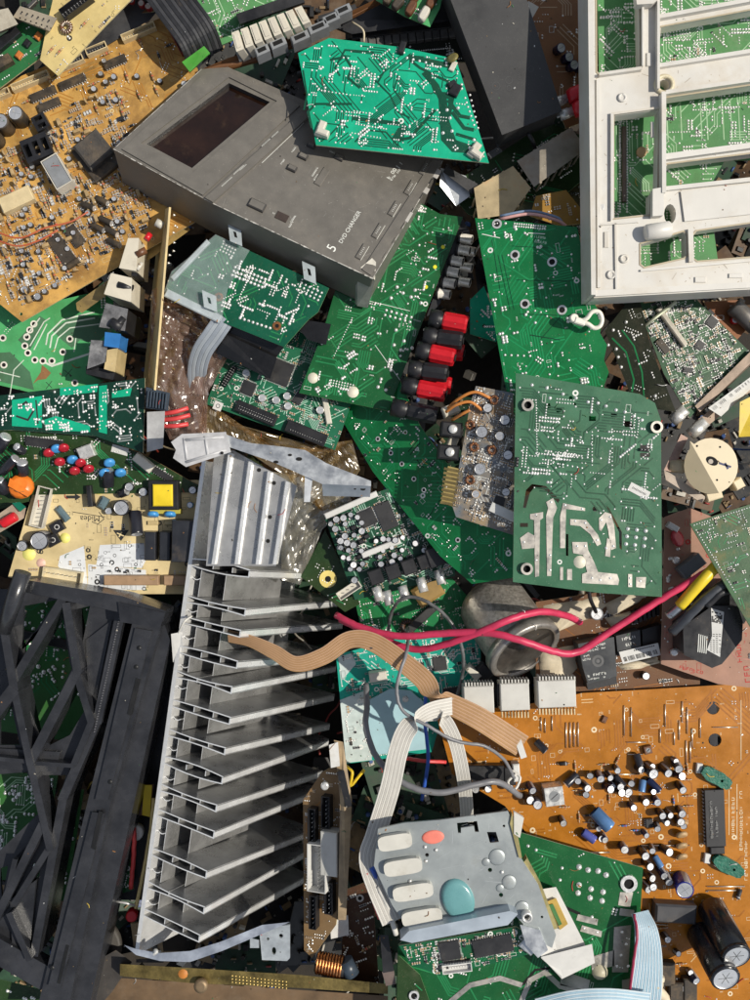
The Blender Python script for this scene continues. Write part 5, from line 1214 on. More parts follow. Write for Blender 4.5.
# ================================================================ left side, middle
b=Board([(-40,296),(60,300),(112,288),(118,372),(95,386),(33,393),(-40,376)],-40,(0,0),(0,2)); b.make('circuit_board','pale green circuit board with ring pads under the corner of the orange board','circuit board')
b.sub(G_PALE,EDGEG,holes=[circ(26,380,3,10),circ(79,330,2.6,10)])
SH=pcb('sage_area',(.065,.16,.085),.5,.2)
b.pour(SH,[(-30,355),(10,352),(30,372),(34,390),(-30,374)],[(52,330),(70,318),(98,316),(110,330),(96,344),(80,340),(72,348),(62,340)],[(18,340),(40,316),(46,320),(30,350)])
b.path(mat('pale_line',(.60,.66,.56),.5),[[1.6,(46,345),(48,334),(62,320),(95,312)],[1.6,(50,348),(52,336),(66,323),(95,318)],[1.2,(30,346),(44,322),(50,318)],[1.2,(34,350),(47,324)],[2.2,(44,362),(52,366),(95,352),(110,340)],[1.2,(54,352),(58,338),(70,328),(100,324)],[1.,(0,372),(20,377)],[1.,(74,352),(76,338)],[1.4,(26,336),(40,318)],[1.,(10,395),(14,370),(24,360)]],name='pale_tracks')
for x,y in ((34,324),(30,330),(27,337),(25,346),(28,353),(35,360),(43,361),(52,361),(63,352),(70,339),(3,338),(75,383),(4,365)): b.put('ring_pad',(k_ring,3.7,2.1,.5,mat('pad_white',(.72,.68,.6),.5)),x,y)
b.path(INK,[[.6,(64,370),(72,376)],[.6,(72,369),(65,377)],[.6,(46,382),(52,388)],[.6,(52,381),(46,389)]],name='cross_mark')
b.part('bare_patch',MB().prism([b.uv(*p) for p in ((33,384),(41,372),(42,365),(46,368),(51,373),(46,379),(38,380))],.05,.25,(),0),mat('bare_copper',(.30,.15,.06),.6,.3,dirt=.2))
b.joints(10,2); b.done()
mb=MB().hull([P(76,303,-8),P(115,275,-4),P(121,285,-4),P(82,313,-8),P(77,310,-8)],[P(76,303,-24),P(115,275,-20),P(121,285,-20),P(82,313,-24),P(77,310,-24)])
r=root('brass_bar','flat tarnished brass bar with a hole at the orange board edge','metal bar',P(100,293,-8)); part(r,'bar',mb,mat('old_brass',(.36,.25,.09),.5,.5,var=.3,dirt=.4),bevel=.8)
p=P(82,305,-7.8); part(r,'hole',MB().disc(p.x,p.y,p.z,2.2,12),HOLE)
mb=MB().hull([P(140,255,-18),P(186,222,-14),P(190,230,-14),P(146,262,-18)],[P(140,255,-30),P(186,222,-26),P(190,230,-26),P(146,262,-30)])
solo('brass_bar',mb,mat('old_brass',(.36,.25,.09)),'tarnished brass bar below the left corner of the disc changer','metal bar',bevel=.8)
# relay board standing on its edge
r=root('circuit_board','tan relay board standing on edge with white and grey relays and a blue capacitor','circuit board',P(130,310,-10))
ed=[P(169,207,26),P(154,390,18)]; dn=[P(160,212,-60),P(143,384,-66)]
nn=((ed[1]-ed[0]).cross(dn[0]-ed[0])).normalized(); nn=nn if nn.x<0 else -nn; t_=nn*-2
part(r,'substrate',MB().hull([ed[0],ed[1],ed[1]+t_,ed[0]+t_],[dn[0],dn[1],dn[1]+t_,dn[0]+t_]),mat('tan_edge_laminate',(.55,.42,.20),.6,var=.2,dirt=.2))
def blk(name, px, z0, z1, m, bv=1, mt=None, lab=None):
    """box from a traced top outline down to z0"""
    return part(r,name,MB().hull([P(x,y,z1) for x,y in px],[P(x,y,z1)-Vector((0,0,z1-z0)) for x,y in px],0,1 if mt else 0),[m]+([mt] if mt else []),bevel=bv,label=lab)
RW=mat('relay_white',(.62,.57,.46),.4,var=.06,dirt=.2); RG=mat('relay_top',(.13,.13,.135),.55,var=.6,scale=90,bump=.3,dirt=.3,dcol=(.35,.35,.34))
blk('relay',[(128,238),(139,238),(136,271),(119,268)],-30,16,RW); blk('relay',[(111,273),(132,278),(131,302),(104,294)],-34,16,RW)
blk('relay',[(106,303),(128,309),(125,331),(99,327)],-40,13,BLK,1,RG); blk('relay',[(91,340),(108,341),(106,362),(87,369)],-40,12,BLK,1,RG); blk('relay_base',[(86,366),(116,370),(113,380),(86,374)],-40,2,BLK)
blk('capacitor',[(105,332),(121,334),(119,348),(104,346)],-10,16,BLUE,2.5); blk('capacitor',[(107,350),(118,348),(115,372),(104,369)],-20,12,mat('tan_film',(.52,.40,.20),.4,dirt=.2),1.5)
blk('terminal',[(133,262),(139,262),(137,276),(131,276)],-20,8,BLK); 
for x,y,x2,y2,rr,m in ((118,285,133,289,4,BLK),(111,322,122,328,5,BLK),(136,255,146,250,3.5,BRN),(146,240,150,234,3,RED),(156,222,163,226,4,WHT),(137,270,142,263,2,WHT),(114,330,124,318,3.5,BLK)):
    a=P(x,y,14); c=P(x2,y2,12); part(r,'capacitor',MB().cyl(a,c,rr,n=12),m)
mb=MB()
rnd=random.Random(3)
for i in range(22):
    q=ed[0].lerp(ed[1],(i+.5)/22)+t_+Vector((0,0,-rnd.uniform(4,30))); mb.lathe([(1.4,0),(.8,1.6),(.2,2.6)],7,0,q,-nn)
part(r,'solder_joints',mb,SOLD,kind='stuff')
# teal and black board
b=Board([(12,394),(145,378),(143,453),(95,436),(13,430),(-40,432),(-40,400)],0,(.05,-.05),(0,1)); b.make('circuit_board','upright teal and black circuit board with heavy silver solder in strips','circuit board')
b.sub(pcb('teal_black_lacquer',(.006,.035,.022),.35,.15),mat('pale_edge',(.62,.60,.40)))
b.pour(G_TEAL,[(12,400),(42,396),(42,428),(12,426)],[(99,386),(107,385),(107,434),(99,432)],[(60,388),(98,384),(97,392),(60,396)],[(44,420),(56,416),(90,426),(90,432),(46,430)],[(112,392),(132,388),(130,396),(112,398)])
b.traces(70,3,2.4,1.3,mat('tin_trace',(.52,.55,.50),.35,.7,var=.2),sold=.7,L=(3,10),bundle=3,sr=(.8,1.5)); b.joints(110,5,None,(.8,1.6),3)
b.path(INK,[[2,(18,408),(26,402),(34,410),(28,420),(16,416)],[1.5,(36,400),(38,424)]],name='dark_line')
b.done()
r=root('connector_block','grey and blue ribbed connector block beside the teal and black board','connector',P(156,420,0))
part(r,'housing',MB().hull([P(147,412,14),P(165,411,12),P(163,448,8),P(147,452,8)],[P(147,412,-30),P(165,411,-30),P(163,448,-30),P(147,452,-30)]),mat('pale_grey_plastic',(.36,.36,.36),.45,dirt=.2),bevel=1.2)
part(r,'cap',MB().hull([P(146,387,16),P(170,393,14),P(168,411,12),P(146,408,14)],[P(146,387,-20),P(170,393,-20),P(168,411,-20),P(146,408,-20)]),mat('slate_plastic',(.035,.05,.07),.4,dirt=.2),bevel=1)
for i in range(7):
    x=148+i*3; p=P(x,399+i*.4,16); part(r,'ridge',MB().box(p.x,p.y,10,18,1.6,16,-.1,0,.3),mat('slate_plastic',(.035,.05,.07)))
# crinkled bags
BAG=film('brown_film',(.86,.68,.60),(.62,.42,.34)); BAG2=film('amber_film',(.86,.72,.48),(.52,.36,.16)); BAG3=film('smoke_film',(.88,.86,.78),(.52,.49,.40))
sheetpx('plastic_bag',[(152,290),(172,282),(186,300),(222,326),(232,350),(208,392),(206,440),(170,440),(148,395),(150,340)],-30,BAG,'crumpled brown translucent plastic bag beside the relay board','plastic bag',20,40,3,(.05,0))
sheetpx('plastic_bag',[(205,400),(222,420),(336,452),(352,440),(360,470),(330,520),(290,480),(230,440),(196,440)],-46,BAG2,'yellowish crinkled film under the logic board and heat sink bracket','plastic film',20,36,5)
sheetpx('plastic_bag',[(285,480),(330,470),(352,500),(322,530),(300,585),(282,580),(280,520)],-40,BAG3,'smoky crinkled clear film right of the ridged heat sink end','plastic film',18,34,7)
for i,(a,c,lab) in enumerate((((160,414),(188,408),'upper red wire stub beside the grey connector block'),((162,420),(190,415),'middle red wire stub beside the grey connector block'),((162,426),(188,424),'lower red wire stub beside the grey connector block'))):
    solo('wire',MB().tube(smooth([P(*a,0),P((a[0]+c[0])/2,(a[1]+c[1])/2+1,6),P(*c,2)],5),2.3,8),mat('red_wire',(.62,.06,.06),.4),lab,'wire')
# dark curved board with bead capacitors
b=Board([(-40,428),(72,427),(108,440),(150,458),(192,482),(215,492),(-40,496)],-14,(0,.16),(0,1)); b.make('circuit_board','dark green board with red and blue bead capacitors behind the cream board','circuit board')
b.sub(G_DK,mat('brown_edge',(.30,.20,.10),.6)); b.traces(40,3,2.6,1.1,TR_G,sold=.4); b.joints(40,3,None,(.7,1.2)); b.smd(24,2)
b.put('chip',(k_chip,9,38,3.4,14),44,443,((20,440),(66,446)),at=3)
BR_=mat('bead_red',(.42,.015,.03),.25,var=.1); BB_=mat('bead_blue',(.06,.28,.60),.3,var=.1)
for x,y,m in ((50,458,BR_),(65,453,BR_),(61,467,BR_),(82,468,BR_),(76,476,BR_),(90,474,BR_),(58,454,BB_),(74,465,BB_),(111,468,BB_),(122,478,BB_),(106,478,BB_)): b.put('bead_capacitor',(k_disc,5.6 if m is BR_ else 5.8,5,m,3),x,y,20,at=9,tilt=(-38,0))
b.put('crystal',(k_box,13,16,8,TIN,1),86,452,20,at=6); b.put('label',(k_box,8,17,.5,PAPER,.1),120,450,((110,447),(128,452))); b.put('connector',(k_box,9,22,9,WHT,1),143,463,((134,455),(152,470)),at=8); b.put('chip',(k_chip,6,24,3,9),162,474,((150,464),(175,480)),at=2); b.done()
# dark clutter at the left edge
r=root('circuit_board','dark board at the left edge with black capacitors and an orange coil','circuit board',P(15,480,-20))
part(r,'substrate',MB().hull([P(-40,440,-22),P(34,452,-22),P(34,500,-26),P(-40,520,-26)],[P(-40,440,-25),P(34,452,-25),P(34,500,-29),P(-40,520,-29)]),G_DK)
for x,y,x2,y2,rr,m in ((2,472,16,458,5,CSLV),(24,474,22,462,5.5,CSLV),(-2,450,6,436,6,CSLV),(24,452,16,446,4,CSLV),(6,492,-2,480,6,CSLV)):
    a=P(x,y,-8); c=P(x2,y2,2); d=c-a; part(r,'capacitor',MB().lathe([(rr*.9,0),(rr,1),(rr,d.length-1),(rr*.85,d.length)],14,0,a,d,mats=[0,0,1]),[m,CTOP])
p=P(22,488,-16); part(r,'coil',MB().lathe([(11,0),(13,4),(12,9),(7,12)],14,0,p,(.2,.3,1)),mat('orange_tape',(.75,.19,.02),.4,dirt=.15),bevel=1)
part(r,'coil_end',MB().hull([P(10,478,0),P(30,492,0),P(28,497,0),P(8,486,0)],[P(10,478,-8),P(30,492,-8),P(28,497,-8),P(8,486,-8)]),mat('orange_tape',(.75,.19,.02)))
r=root('terminal_plug','grimy red and green terminal plug at the left edge beside the cream board','terminal',P(10,515,0))
part(r,'housing',MB().hull([P(-10,520,2),P(16,502,2),P(26,508,2),P(24,518,0),P(-4,535,0)],[P(-10,520,-24),P(16,502,-24),P(26,508,-24),P(24,518,-24),P(-4,535,-24)]),mat('grimy_beige',(.34,.27,.20),.6,dirt=.4),bevel=2)
part(r,'red_cap',MB().cyl(P(2,524,6),P(16,516,6),5,n=12),RED,bevel=.8); part(r,'green_cap',MB().hull([P(12,503,5),P(20,502,5),P(26,507,5),P(20,512,5)],[P(12,503,0),P(20,502,0),P(26,507,0),P(20,512,0)]),GRNF,bevel=1)
# cream board
b=Board([(36,482),(196,480),(222,484),(214,594),(140,594),(80,591),(8,577)],-26,(0,.06),(4,3)); b.make('circuit_board','cream circuit board with black relays and a yellow taped transformer','circuit board')
b.sub(CREAM,mat('cream_edge',(.60,.52,.32),.6))
b.pour(mat('white_print',(.66,.68,.70),.5,var=.1),[(60,556),(84,546),(88,590),(78,588),(58,566)],[(100,545),(144,543),(146,560),(142,568),(96,566)],[(88,564),(146,570),(146,590),(88,590)],h=.1,th=.06,name='white_print')
b.text('Midea',90,518.5,8.5,((110,519),(70,519)),INK)
b.path(INK,[[.7,(73,512),(105,517)],[.7,(99,512),(104,519),(98,524),(92,522)]],name='logo_arc')
b.pour(INK,[(113,530),(129,530),(121,541)],[(66,495.5),(75,495.5),(75,493.5),(81,497),(75,500.5),(75,498.5),(66,498.5)],h=.15,th=.08,name='black_symbol')
b.path(CREAM,[[1.2,(117,533),(124,536)],[1.2,(122,532),(119,537)]],h=.2,name='symbol_gap')
b.silk(90,5,None,INK); b.silk(70,6,[(88,545),(148,545),(148,590),(60,580)],INK); b.joints(16,4,None,(.6,1.)); b.smd(14,3)
b.part('capacitor',MB(),INK) if 0 else None
D=((45,592),(45,482)); Hh=((60,520),(160,520))
b.put('connector',(k_hdr,42,14,9,10,WHT,1),41,507,((36,528),(46,486)),at=6); b.put('connector',(k_hdr,40,12,8,9,mat('ivory_connector',(.62,.54,.36),.5,dirt=.3)),63,575,((40,571),(84,578)),at=4)
for x,l in ((132,56),(181,34)): b.put('connector',(k_box,10,l,9,mat('tan_connector',(.34,.22,.13),.5,dirt=.2),.8),x,580,Hh,at=5)
for x,y in ((110,571),(120,571),(128,571),(140,571),(157,570)): b.put('pin',(k_pins,1,2.5,6),x,y,0)
for x,wd,l,h,y in ((150.5,11,29,16,546),(165.5,11,29,16,546),(184,23,42,24,541)): b.put('relay',(k_box,wd,l,h,mat('relay_black',(.02,.022,.028),.38,var=.2,dirt=.1),.8),x,y,((100,590),(101,480)),at=h*.8)
r0=b.put('transformer',(k_box,30,30,16,BLK,1.2),164,495,Hh,at=12); u=0
link('yellow_tape',MB().box(0,0,4,19,20,22,0,0,1).mesh('yellow_tape',YEL),r0); link('flange',MB().box(0,-17,2,8,32,5,0,0,.6).mesh('flange',mat('olive_yellow',(.42,.36,.06),.5)),r0)
for x,y in ((153,517),(170,517)): b.put('capacitor',(k_disc,6,5,BB_,1.5),x,y,Hh,at=8,tilt=(-20,0)); b.put('capacitor_base',(k_box,4,11,3,mat('tan_film',(.5,.4,.2)),.5),x,523,Hh,at=2)
for x,y,rr,h in ((121,508,8,13),(39,541,9.5,18),(22,546,5.5,8),(129,487,4.5,9),(143,492,4.5,9)): b.put('capacitor',(k_cap,rr,h,CSLV),x,y,0,at=h)
for x,y,rr,l,a in ((135,512,6.5,24,-80),(108,486,6,18,80),(120,494,4.5,9,20)): b.put('capacitor',(k_cap,rr,l,CSLV),x,y,a,tilt=(0,70),h=rr)
b.put('transistor',(k_to92,),91,496,40,at=5); b.put('transistor',(k_box,5,22,11,BLK,.8),90,496,((90,486),(92,506)),at=8)
for x,y in ((57,527),(53,540)): b.put('opto',(k_box,11,13,7,BLK,.6),x,y,((46,530),(64,520)),at=5); b.put('opto_window',(k_ring,2.6,2.,7.6,PAPER),x,y,0,at=7)
b.put('varistor',(k_box,7,17,5,mat('slate_part',(.10,.15,.17),.4),2),62,514,((55,506),(68,522)),at=4); b.put('coil',(k_box,8,12,7,mat('slate_part',(.1,.15,.17)),2),103,503,60,at=5); b.put('capacitor',(k_cap,3.5,8,GREY),109,511,0,at=6)
b.put('capacitor',(k_cap,3,7,BB_),190,505,0,at=6); b.put('capacitor',(k_cap,4,9,CSLV),193,490,0,at=6)
YH=mat('yellow_glue',(.78,.72,.20),.5,var=.1)
for x,y,rr in ((29,554,7),(65,538,5.5),(99,489,6)): u,v=b.uv(x,y); b.part('glue_blob',MB().dome(u,v,0,rr,3,12),YH)
b.part('glue_blob',MB().dome(*b.uv(41,563),0,5,2,10),mat('pink_glue',(.66,.42,.34),.5)); b.done()

# ================================================================ aluminium heat sink
HW=mat('shaded_wall_aluminium',(.44,.44,.435),.30,.68,var=.3,scale=30,bump=.08,bscale=900,dirt=.25,dcol=(.10,.095,.085)); HA=mat('mill_aluminium',(.78,.78,.77),.25,.5,var=.16,scale=40,bump=.06,bscale=1200,dirt=.12,dcol=(.16,.15,.14)); HC=mat('cut_edge_aluminium',(.88,.88,.87),.5,.1,var=.08,scale=200); HD=mat('dull_aluminium',(.50,.50,.50),.42,1,var=.2,scale=30,dirt=.2,dcol=(.12,.11,.1))  # wall aluminium darker than the tips: shade put into its colour
P0=P(205,467,4); P1=P(139,950,4); Sx=(P1-P0).normalized(); E=Vector((.48,-.17,-.86)); E=(E-Sx*E.dot(Sx)).normalized(); F=Sx.cross(E); F=F if F.x>0 else -F; F.normalize()
r=root('heat_sink','long finned aluminium heat sink lying on its back from centre to the lower left','heat sink',P(200,700,0))
DEP=185; SPL=0.
def slab(mb, s0, f0, f1, th, e0=0., e1=DEP, m=0, curve=0., mc=1):
    """a fin wall: along F from f0 to f1, along E from e0 to e1, thickness th along S; its near end is the cut face"""
    n=5; o=P0
    A=[];B_=[]
    for i in range(n+1):
        f=f0+(f1-f0)*i/n; s=s0+curve*math.sin(math.pi*i/n)
        A.append(o+Sx*s+F*f); B_.append(o+Sx*(s+th)+F*f)
    q0,q1=Sx*(SPL*e0/DEP),Sx*(SPL*e1/DEP); vs=[p+E*e0+q0 for p in A]+[p+E*e0+q0 for p in B_]+[p+E*e1+q1 for p in A]+[p+E*e1+q1 for p in B_]; k=n+1
    mb.add(vs,[(i,i+1,k+i+1,k+i) for i in range(n)],mc); mb.add(vs,[(2*k+i,3*k+i,3*k+i+1,2*k+i+1) for i in range(n)],m)
    mb.add(vs,[(i,2*k+i,2*k+i+1,i+1) for i in range(n)]+[(k+i,k+i+1,3*k+i+1,3*k+i) for i in range(n)],m,True)
    mb.add(vs,[(0,k,3*k,2*k),(n,2*k+n,3*k+n,k+n)],m)
Ls=(P1-P0).length
mb=MB(); vs=[P0+Sx*s+F*f+E*e for e in (0,DEP) for f in (-5,0) for s in (-6,Ls+4)]
mb.add(vs,[(0,1,3,2),],1); mb.add(vs,[(4,6,7,5),(0,4,5,1),(2,3,7,6),(0,2,6,4),(1,5,7,3)],0)
part(r,'spine',mb,[HA,HC])
ys=[562,600,625,654,682,712,742,774,801,829,870,904,936]; SS=[]
for i,y in enumerate(ys):
    tip=73+[0,1.5,-1,.5,-2,1][i%6]
    s=((500+(y-500)*.94)-467)/(950-467)*Ls; s+=[0,1.2,-1.4,.8,-.6][i%5]; SS.append(s)
    SPL=[5,-4,2,7,-3,0,4,-6,3,-2,6,-8,-4][i]
    mb=MB(); c=[-2.2,1.4,.4,-1.,2.,-.5,1.1][i%7]
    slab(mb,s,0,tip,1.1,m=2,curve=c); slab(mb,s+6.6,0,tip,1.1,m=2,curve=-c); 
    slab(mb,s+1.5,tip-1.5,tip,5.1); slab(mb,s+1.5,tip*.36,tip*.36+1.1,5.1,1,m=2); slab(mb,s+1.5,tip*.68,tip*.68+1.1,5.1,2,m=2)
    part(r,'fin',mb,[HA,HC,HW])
SPL=0.
for i,(a,c) in enumerate(zip(SS,SS[1:])):
    mb=MB(); g=c-(a+8.1)
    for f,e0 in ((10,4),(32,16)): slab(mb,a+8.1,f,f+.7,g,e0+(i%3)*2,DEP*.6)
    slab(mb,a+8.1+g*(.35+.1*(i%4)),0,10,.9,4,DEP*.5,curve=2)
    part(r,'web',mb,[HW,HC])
mb=MB(); pl=[(214,456),(233,450),(297,486),(276,566),(206,566)]
part(r,'end_plate',MB().hull([P(x,y,30+(x-214)*.12) for x,y in pl],[P(x,y,26+(x-214)*.12) for x,y in pl]),mat('brushed_end',(.52,.515,.50),.30,.6,var=.15,scale=50,bump=.05),bevel=.6)
for a,c in (((231,452),(214,564)),((251,461),(237,564)),((270,471),(258,564)),((288,481),(275,564))):
    zz=30+(a[0]-214)*.12; z2=30+(c[0]-214)*.12; d=3.2
    A=[P(a[0]-d,a[1],zz+.1),P(a[0]+d,a[1]+2,zz+.1),P(c[0]+d,c[1],z2+.1),P(c[0]-d,c[1],z2+.1)]
    part(r,'ridge',MB().hull([A[0].lerp(A[1],.25)+Vector((0,0,5)),A[0].lerp(A[1],.75)+Vector((0,0,5)),A[3].lerp(A[2],.75)+Vector((0,0,5)),A[3].lerp(A[2],.25)+Vector((0,0,5))],A),HA)
for x,y in ((259,470),(274,483),(270,517),(268,541)):
    p=P(x,y,30+(x-214)*.12+.3); part(r,'screw_hole',MB().disc(p.x,p.y,p.z,2.,10),HOLE)
r=root('mounting_bracket','curved galvanised steel bracket across the top end of the heat sink','bracket',P(300,465,50))
ol=[(222,433),(250,443),(285,447),(305,450),(326,463),(371,481),(371,486),(322,484),(300,474),(270,461),(229,447)]
part(r,'strip',MB().hull([P(x,y,62) for x,y in ol],[P(x,y,59) for x,y in ol]),STEEL,bevel=.8)
q=[(322,483),(371,484),(370,497),(323,496)]; part(r,'flange',MB().hull([P(q[0][0],q[0][1],60),P(q[1][0],q[1][1],60),P(q[2][0],q[2][1],50),P(q[3][0],q[3][1],50)],[P(q[0][0],q[0][1],57),P(q[1][0],q[1][1],57),P(q[2][0],q[2][1],47),P(q[3][0],q[3][1],47)]),STEEL,bevel=.6)
part(r,'tab',MB().hull([P(305,471,60),P(313,474,60),P(310,502,54),P(304,502,54)],[P(305,471,58),P(313,474,58),P(310,502,52),P(304,502,52)]),mat('bright_tab',(.66,.68,.70),.5,.4),bevel=.5)
for x,y,rr,z in ((363,489,2.6,56.2),(355,489,1.2,56.2),(299,459,3,62.2),(276,462,2.4,62.2),(290,455,2,62.2)): 
    p=P(x,y,z); part(r,'hole',MB().prism(circ(p.x,p.y,rr,10,rr*.6),p.z-.05,p.z+.25,(),0),HOLE)
r=root('plastic_clip','milky translucent plastic bracket at the top left end of the heat sink','plastic bracket',P(200,450,60))
MK=see('milky_plastic',(.52,.52,.53),.86,.35,.2)
ol=[(171,442),(182,434),(226,432),(231,452),(186,467),(173,458),(176,450)]
part(r,'plate',MB().hull([P(x,y,66) for x,y in ol],[P(x,y,60) for x,y in ol]),MK,bevel=1)
for a,c in (((186,462),(226,450)),((184,440),(224,437)),((184,438),(187,460)),((205,436),(208,456))):
    p=P(*a,66); q_=P(*c,66); part(r,'rib',MB().tube([p,q_],1.4,6),MK)
p=P(222,453,68); part(r,'hole',MB().disc(p.x,p.y,p.z,1.6,8),HOLE)
r=root('mounting_bracket','pale curved steel strip under the lower end of the heat sink','bracket',P(190,950,20))
ol=[(124,945),(136,949),(160,953),(190,951),(220,942),(262,925),(290,922),(262,934),(222,951),(190,962),(160,961),(136,955)]
part(r,'strip',MB().hull([P(x,y,20) for x,y in ol],[P(x,y,16) for x,y in ol]),mat('bluish_zinc',(.62,.66,.72),.4,.85,dirt=.1),bevel=.8)
p=P(156,951,20); part(r,'screw',MB().lathe([(2.6,0),(2.6,2),(1.2,2.4),(1.2,7)],10,0,(p.x,p.y,20)),TIN)
r=root('steel_plate','small bent steel plate with holes below the heat sink','steel plate',P(275,943,0))
b=Board([(259,928),(290,925),(290,958),(287,961),(262,960)],-10,(0,.2),(0,1)); b.root=r
bb=Board([(259,928),(290,925),(290,958),(287,961),(262,960)],-10,(0,.2),(0,1))
ol=[(259,928),(290,925),(290,958),(287,961),(262,960)]
hl=[circ(281,936,2.2,10),circ(274,951,2.2,10,4),circ(268,939,1.5,8)]
mb=MB().prism([bb.uv(*p) for p in ol],-2,0,[[bb.uv(*p) for p in h] for h in hl],0); mb.v=[tuple(bb.w(*v)) for v in mb.v]
part(r,'plate',mb,mat('pale_zinc',(.52,.56,.58),.5,.6,dirt=.2),bevel=.4)
p=P(256,942,-8); part(r,'tab',MB().hull([P(250,938,-6),P(259,940,-6),P(259,948,-8),P(250,948,-8)],[P(250,938,-12),P(259,940,-12),P(259,948,-14),P(250,948,-14)]),mat('pale_zinc',(.5,.5,.5)),bevel=.6)

# ================================================================ black plastic carrier, lower left
KB=mat('carrier_black',(.026,.027,.031),.25,var=.4,scale=30,bump=.08,bscale=900,dirt=.25,dcol=(.05,.05,.052),dscale=40,spec=.6)
r=root('plastic_carrier','black plastic carrier frame with crossing ribs at the lower left edge','plastic frame',P(70,790,0))
def beam(p, q, wd, z0, z1, dep, name='rib', m=KB, bv=1.):
    a=P(*p,z0); c=P(*q,z1); d=(c-a); n_=Vector((-d.y,d.x,0)).normalized()*wd/2
    dn=Vector((0,0,-dep)); e=d.normalized()*wd*.15
    return part(r,name,MB().hull([a-n_-e,c-n_+e,c+n_+e,a+n_-e],[a-n_*.8-e+dn,c-n_*.8+e+dn,c+n_*.8+e+dn,a+n_*.8-e+dn]),m,bevel=bv)
for p,q,wd,z0,z1,dep in (((63,598),(14,680),8,20,20,34),((66,604),(77,670),8,20.5,20.5,34),((78,669),(30,762),9,19.5,19.5,34),((76,673),(91,722),7,19,19,30),((4,630),(14,690),8,22,22,36),
    ((14,690),(30,764),7,21,21,36),((13,690),(-12,722),12,22.5,22.5,30),((-10,758),(31,762),4,16,16,26),((31,763),(74,766),4,16.5,16.5,26),((122,606),(97,722),9,14,14,50),((97,720),(62,800),9,13.5,13.5,50),((63,798),(34,955),8,13,13,50),
    ((30,763),(50,850),7,18,18,30),((42,825),(-6,922),8,17,17,30),((49,848),(14,904),6,16,16,24),((9,914),(29,960),6,18.2,18.2,26),((91,722),(74,764),6,17.3,17.3,30),((-14,945),(44,978),24,12,12,20),((15,860),(4,905),5,16.7,16.7,20)): beam(p,q,wd,z0,z1,dep)
part(r,'corner_post',MB().tube([P(23,572,34),P(14,600,32),P(3,632,28)],[8,8,7],12),KB)
def flat(name, ol, z, dep, bv=1.2, m=KB): return part(r,name,MB().hull([P(x,y,z) for x,y in ol],[P(x,y,z)-Vector((0,0,dep)) for x,y in ol]),m,bevel=bv)
flat('top_rail',[(27,580),(122,596),(166,611),(163,622),(118,612),(25,592)],24,40)
flat('corner_block',[(118,602),(165,613),(160,628),(120,622)],27,46)
flat('side_rail',[(133,620),(163,618),(111,800),(64,1030),(32,1030),(88,800)],16,50)
flat('rail_panel',[(135,628),(152,631),(108,800),(95,800)],19,3); flat('rail_panel',[(92,812),(104,814),(60,990),(48,986)],19.4,3)
SL=mat('slot_black',(.006,.006,.006),.5)
flat('rail_slot',[(136,678),(140,680),(131,716),(127,714)],19.6,2,.3,SL); flat('rail_slot',[(99,811),(103,812),(95,850),(91,848)],20.,2,.3,SL); flat('rail_slot',[(66,945),(69,946),(60,984),(57,983)],20.,2,.3,SL)
flat('side_wall',[(163,620),(170,640),(128,830),(84,1030),(66,1030),(112,800)],2,46,1.5)
wn=[[(24,606),(57,600),(22,650)],[(64,612),(90,606),(80,655),(72,660)],[(22,690),(26,640),(62,610),(70,664),(72,668),(40,735)],[(78,682),(86,708),(70,735),(50,745),(45,740)],[(0,700),(10,700),(20,745),(0,745)],[(-10,775),(27,772),(40,812),(-10,860)],[(40,775),(66,775),(52,830)],[(58,826),(70,806),(60,880),(44,900),(40,890),(50,862)],[(0,868),(8,866),(2,900)],[(18,905),(34,862),(40,870),(30,940)]]
dk=[(-20,588),(22,590),(118,604),(94,722),(70,768),(60,800),(32,960),(0,950),(-20,950)]
z=2; mb=MB(); w2=lambda p:tuple(P(p[0],p[1],z))[:2]
mb.prism([w2(p) for p in dk],z-3,z,[[w2(p) for p in h] for h in wn if len(h)>2 and all(pin(x,y,dk) for x,y in h)],0)
part(r,'deck',mb,KB,bevel=.8)
flat('deck_step',[(-10,748),(60,752),(56,772),(-10,768)],6,14); flat('deck_step',[(10,900),(36,880),(30,950),(12,945)],7,16); flat('deck_step',[(86,640),(112,620),(96,700),(88,690)],5,10)
for x,y in ((139,648),(136,667),(110,782),(52,968)): 
    p=P(x,y,19.5); part(r,'rivet',MB().lathe([(2.4,0),(2.2,.8),(.5,1.)],10,0,(p.x,p.y,18.8)),SL)
mb=MB()
for i in range(46):
    q=Vector((120,616)).lerp(Vector((94,734)),i/46); p=P(q.x,q.y,14.6); mb.box(p.x,p.y,14.4,15.6,1.2,1.2,.2)
part(r,'tooth_strip',mb,mat('scuffed_black',(.10,.10,.11),.4),kind='stuff')
b=Board([(-20,590),(112,604),(96,722),(60,740),(-20,728)],-62,(0,0),(0,1)); b.make('circuit_board','green board with white dots behind the upper ribs of the black carrier','circuit board')
b.sub(pcb('hidden_green',(.03,.13,.03),.45,.25),EDGEG); b.traces(30,4,2.6,1,TR_G); b.joints(30,3,[(20,600),(70,600),(70,700),(20,700)],(1.5,2.4),3,6); b.joints(34,4,None,(1.2,2.),3,5); 
b.put('slot',(k_box,10,70,5,BLK,.8),46,640,((20,634),(80,648)),at=3); b.put('roller_tip',(k_box,8,16,6,PAPER,2),84,672,70); b.done()
b=Board([(-20,770),(58,776),(40,880),(-20,880)],-58,(0,0),(0,1)); b.make('circuit_board','green board with dense white dots behind the lower ribs of the black carrier','circuit board')
b.sub(pcb('hidden_green',(.03,.13,.03)),EDGEG); b.traces(20,4,2.6,1,TR_PALE); b.joints(60,3,None,(1.3,2.2),4,4.6); b.done()
b=Board([(60,790),(84,790),(66,900),(44,905)],-54,(0,0),(0,1)); b.make('circuit_board','narrow green board strip beside the rail of the black carrier','circuit board')
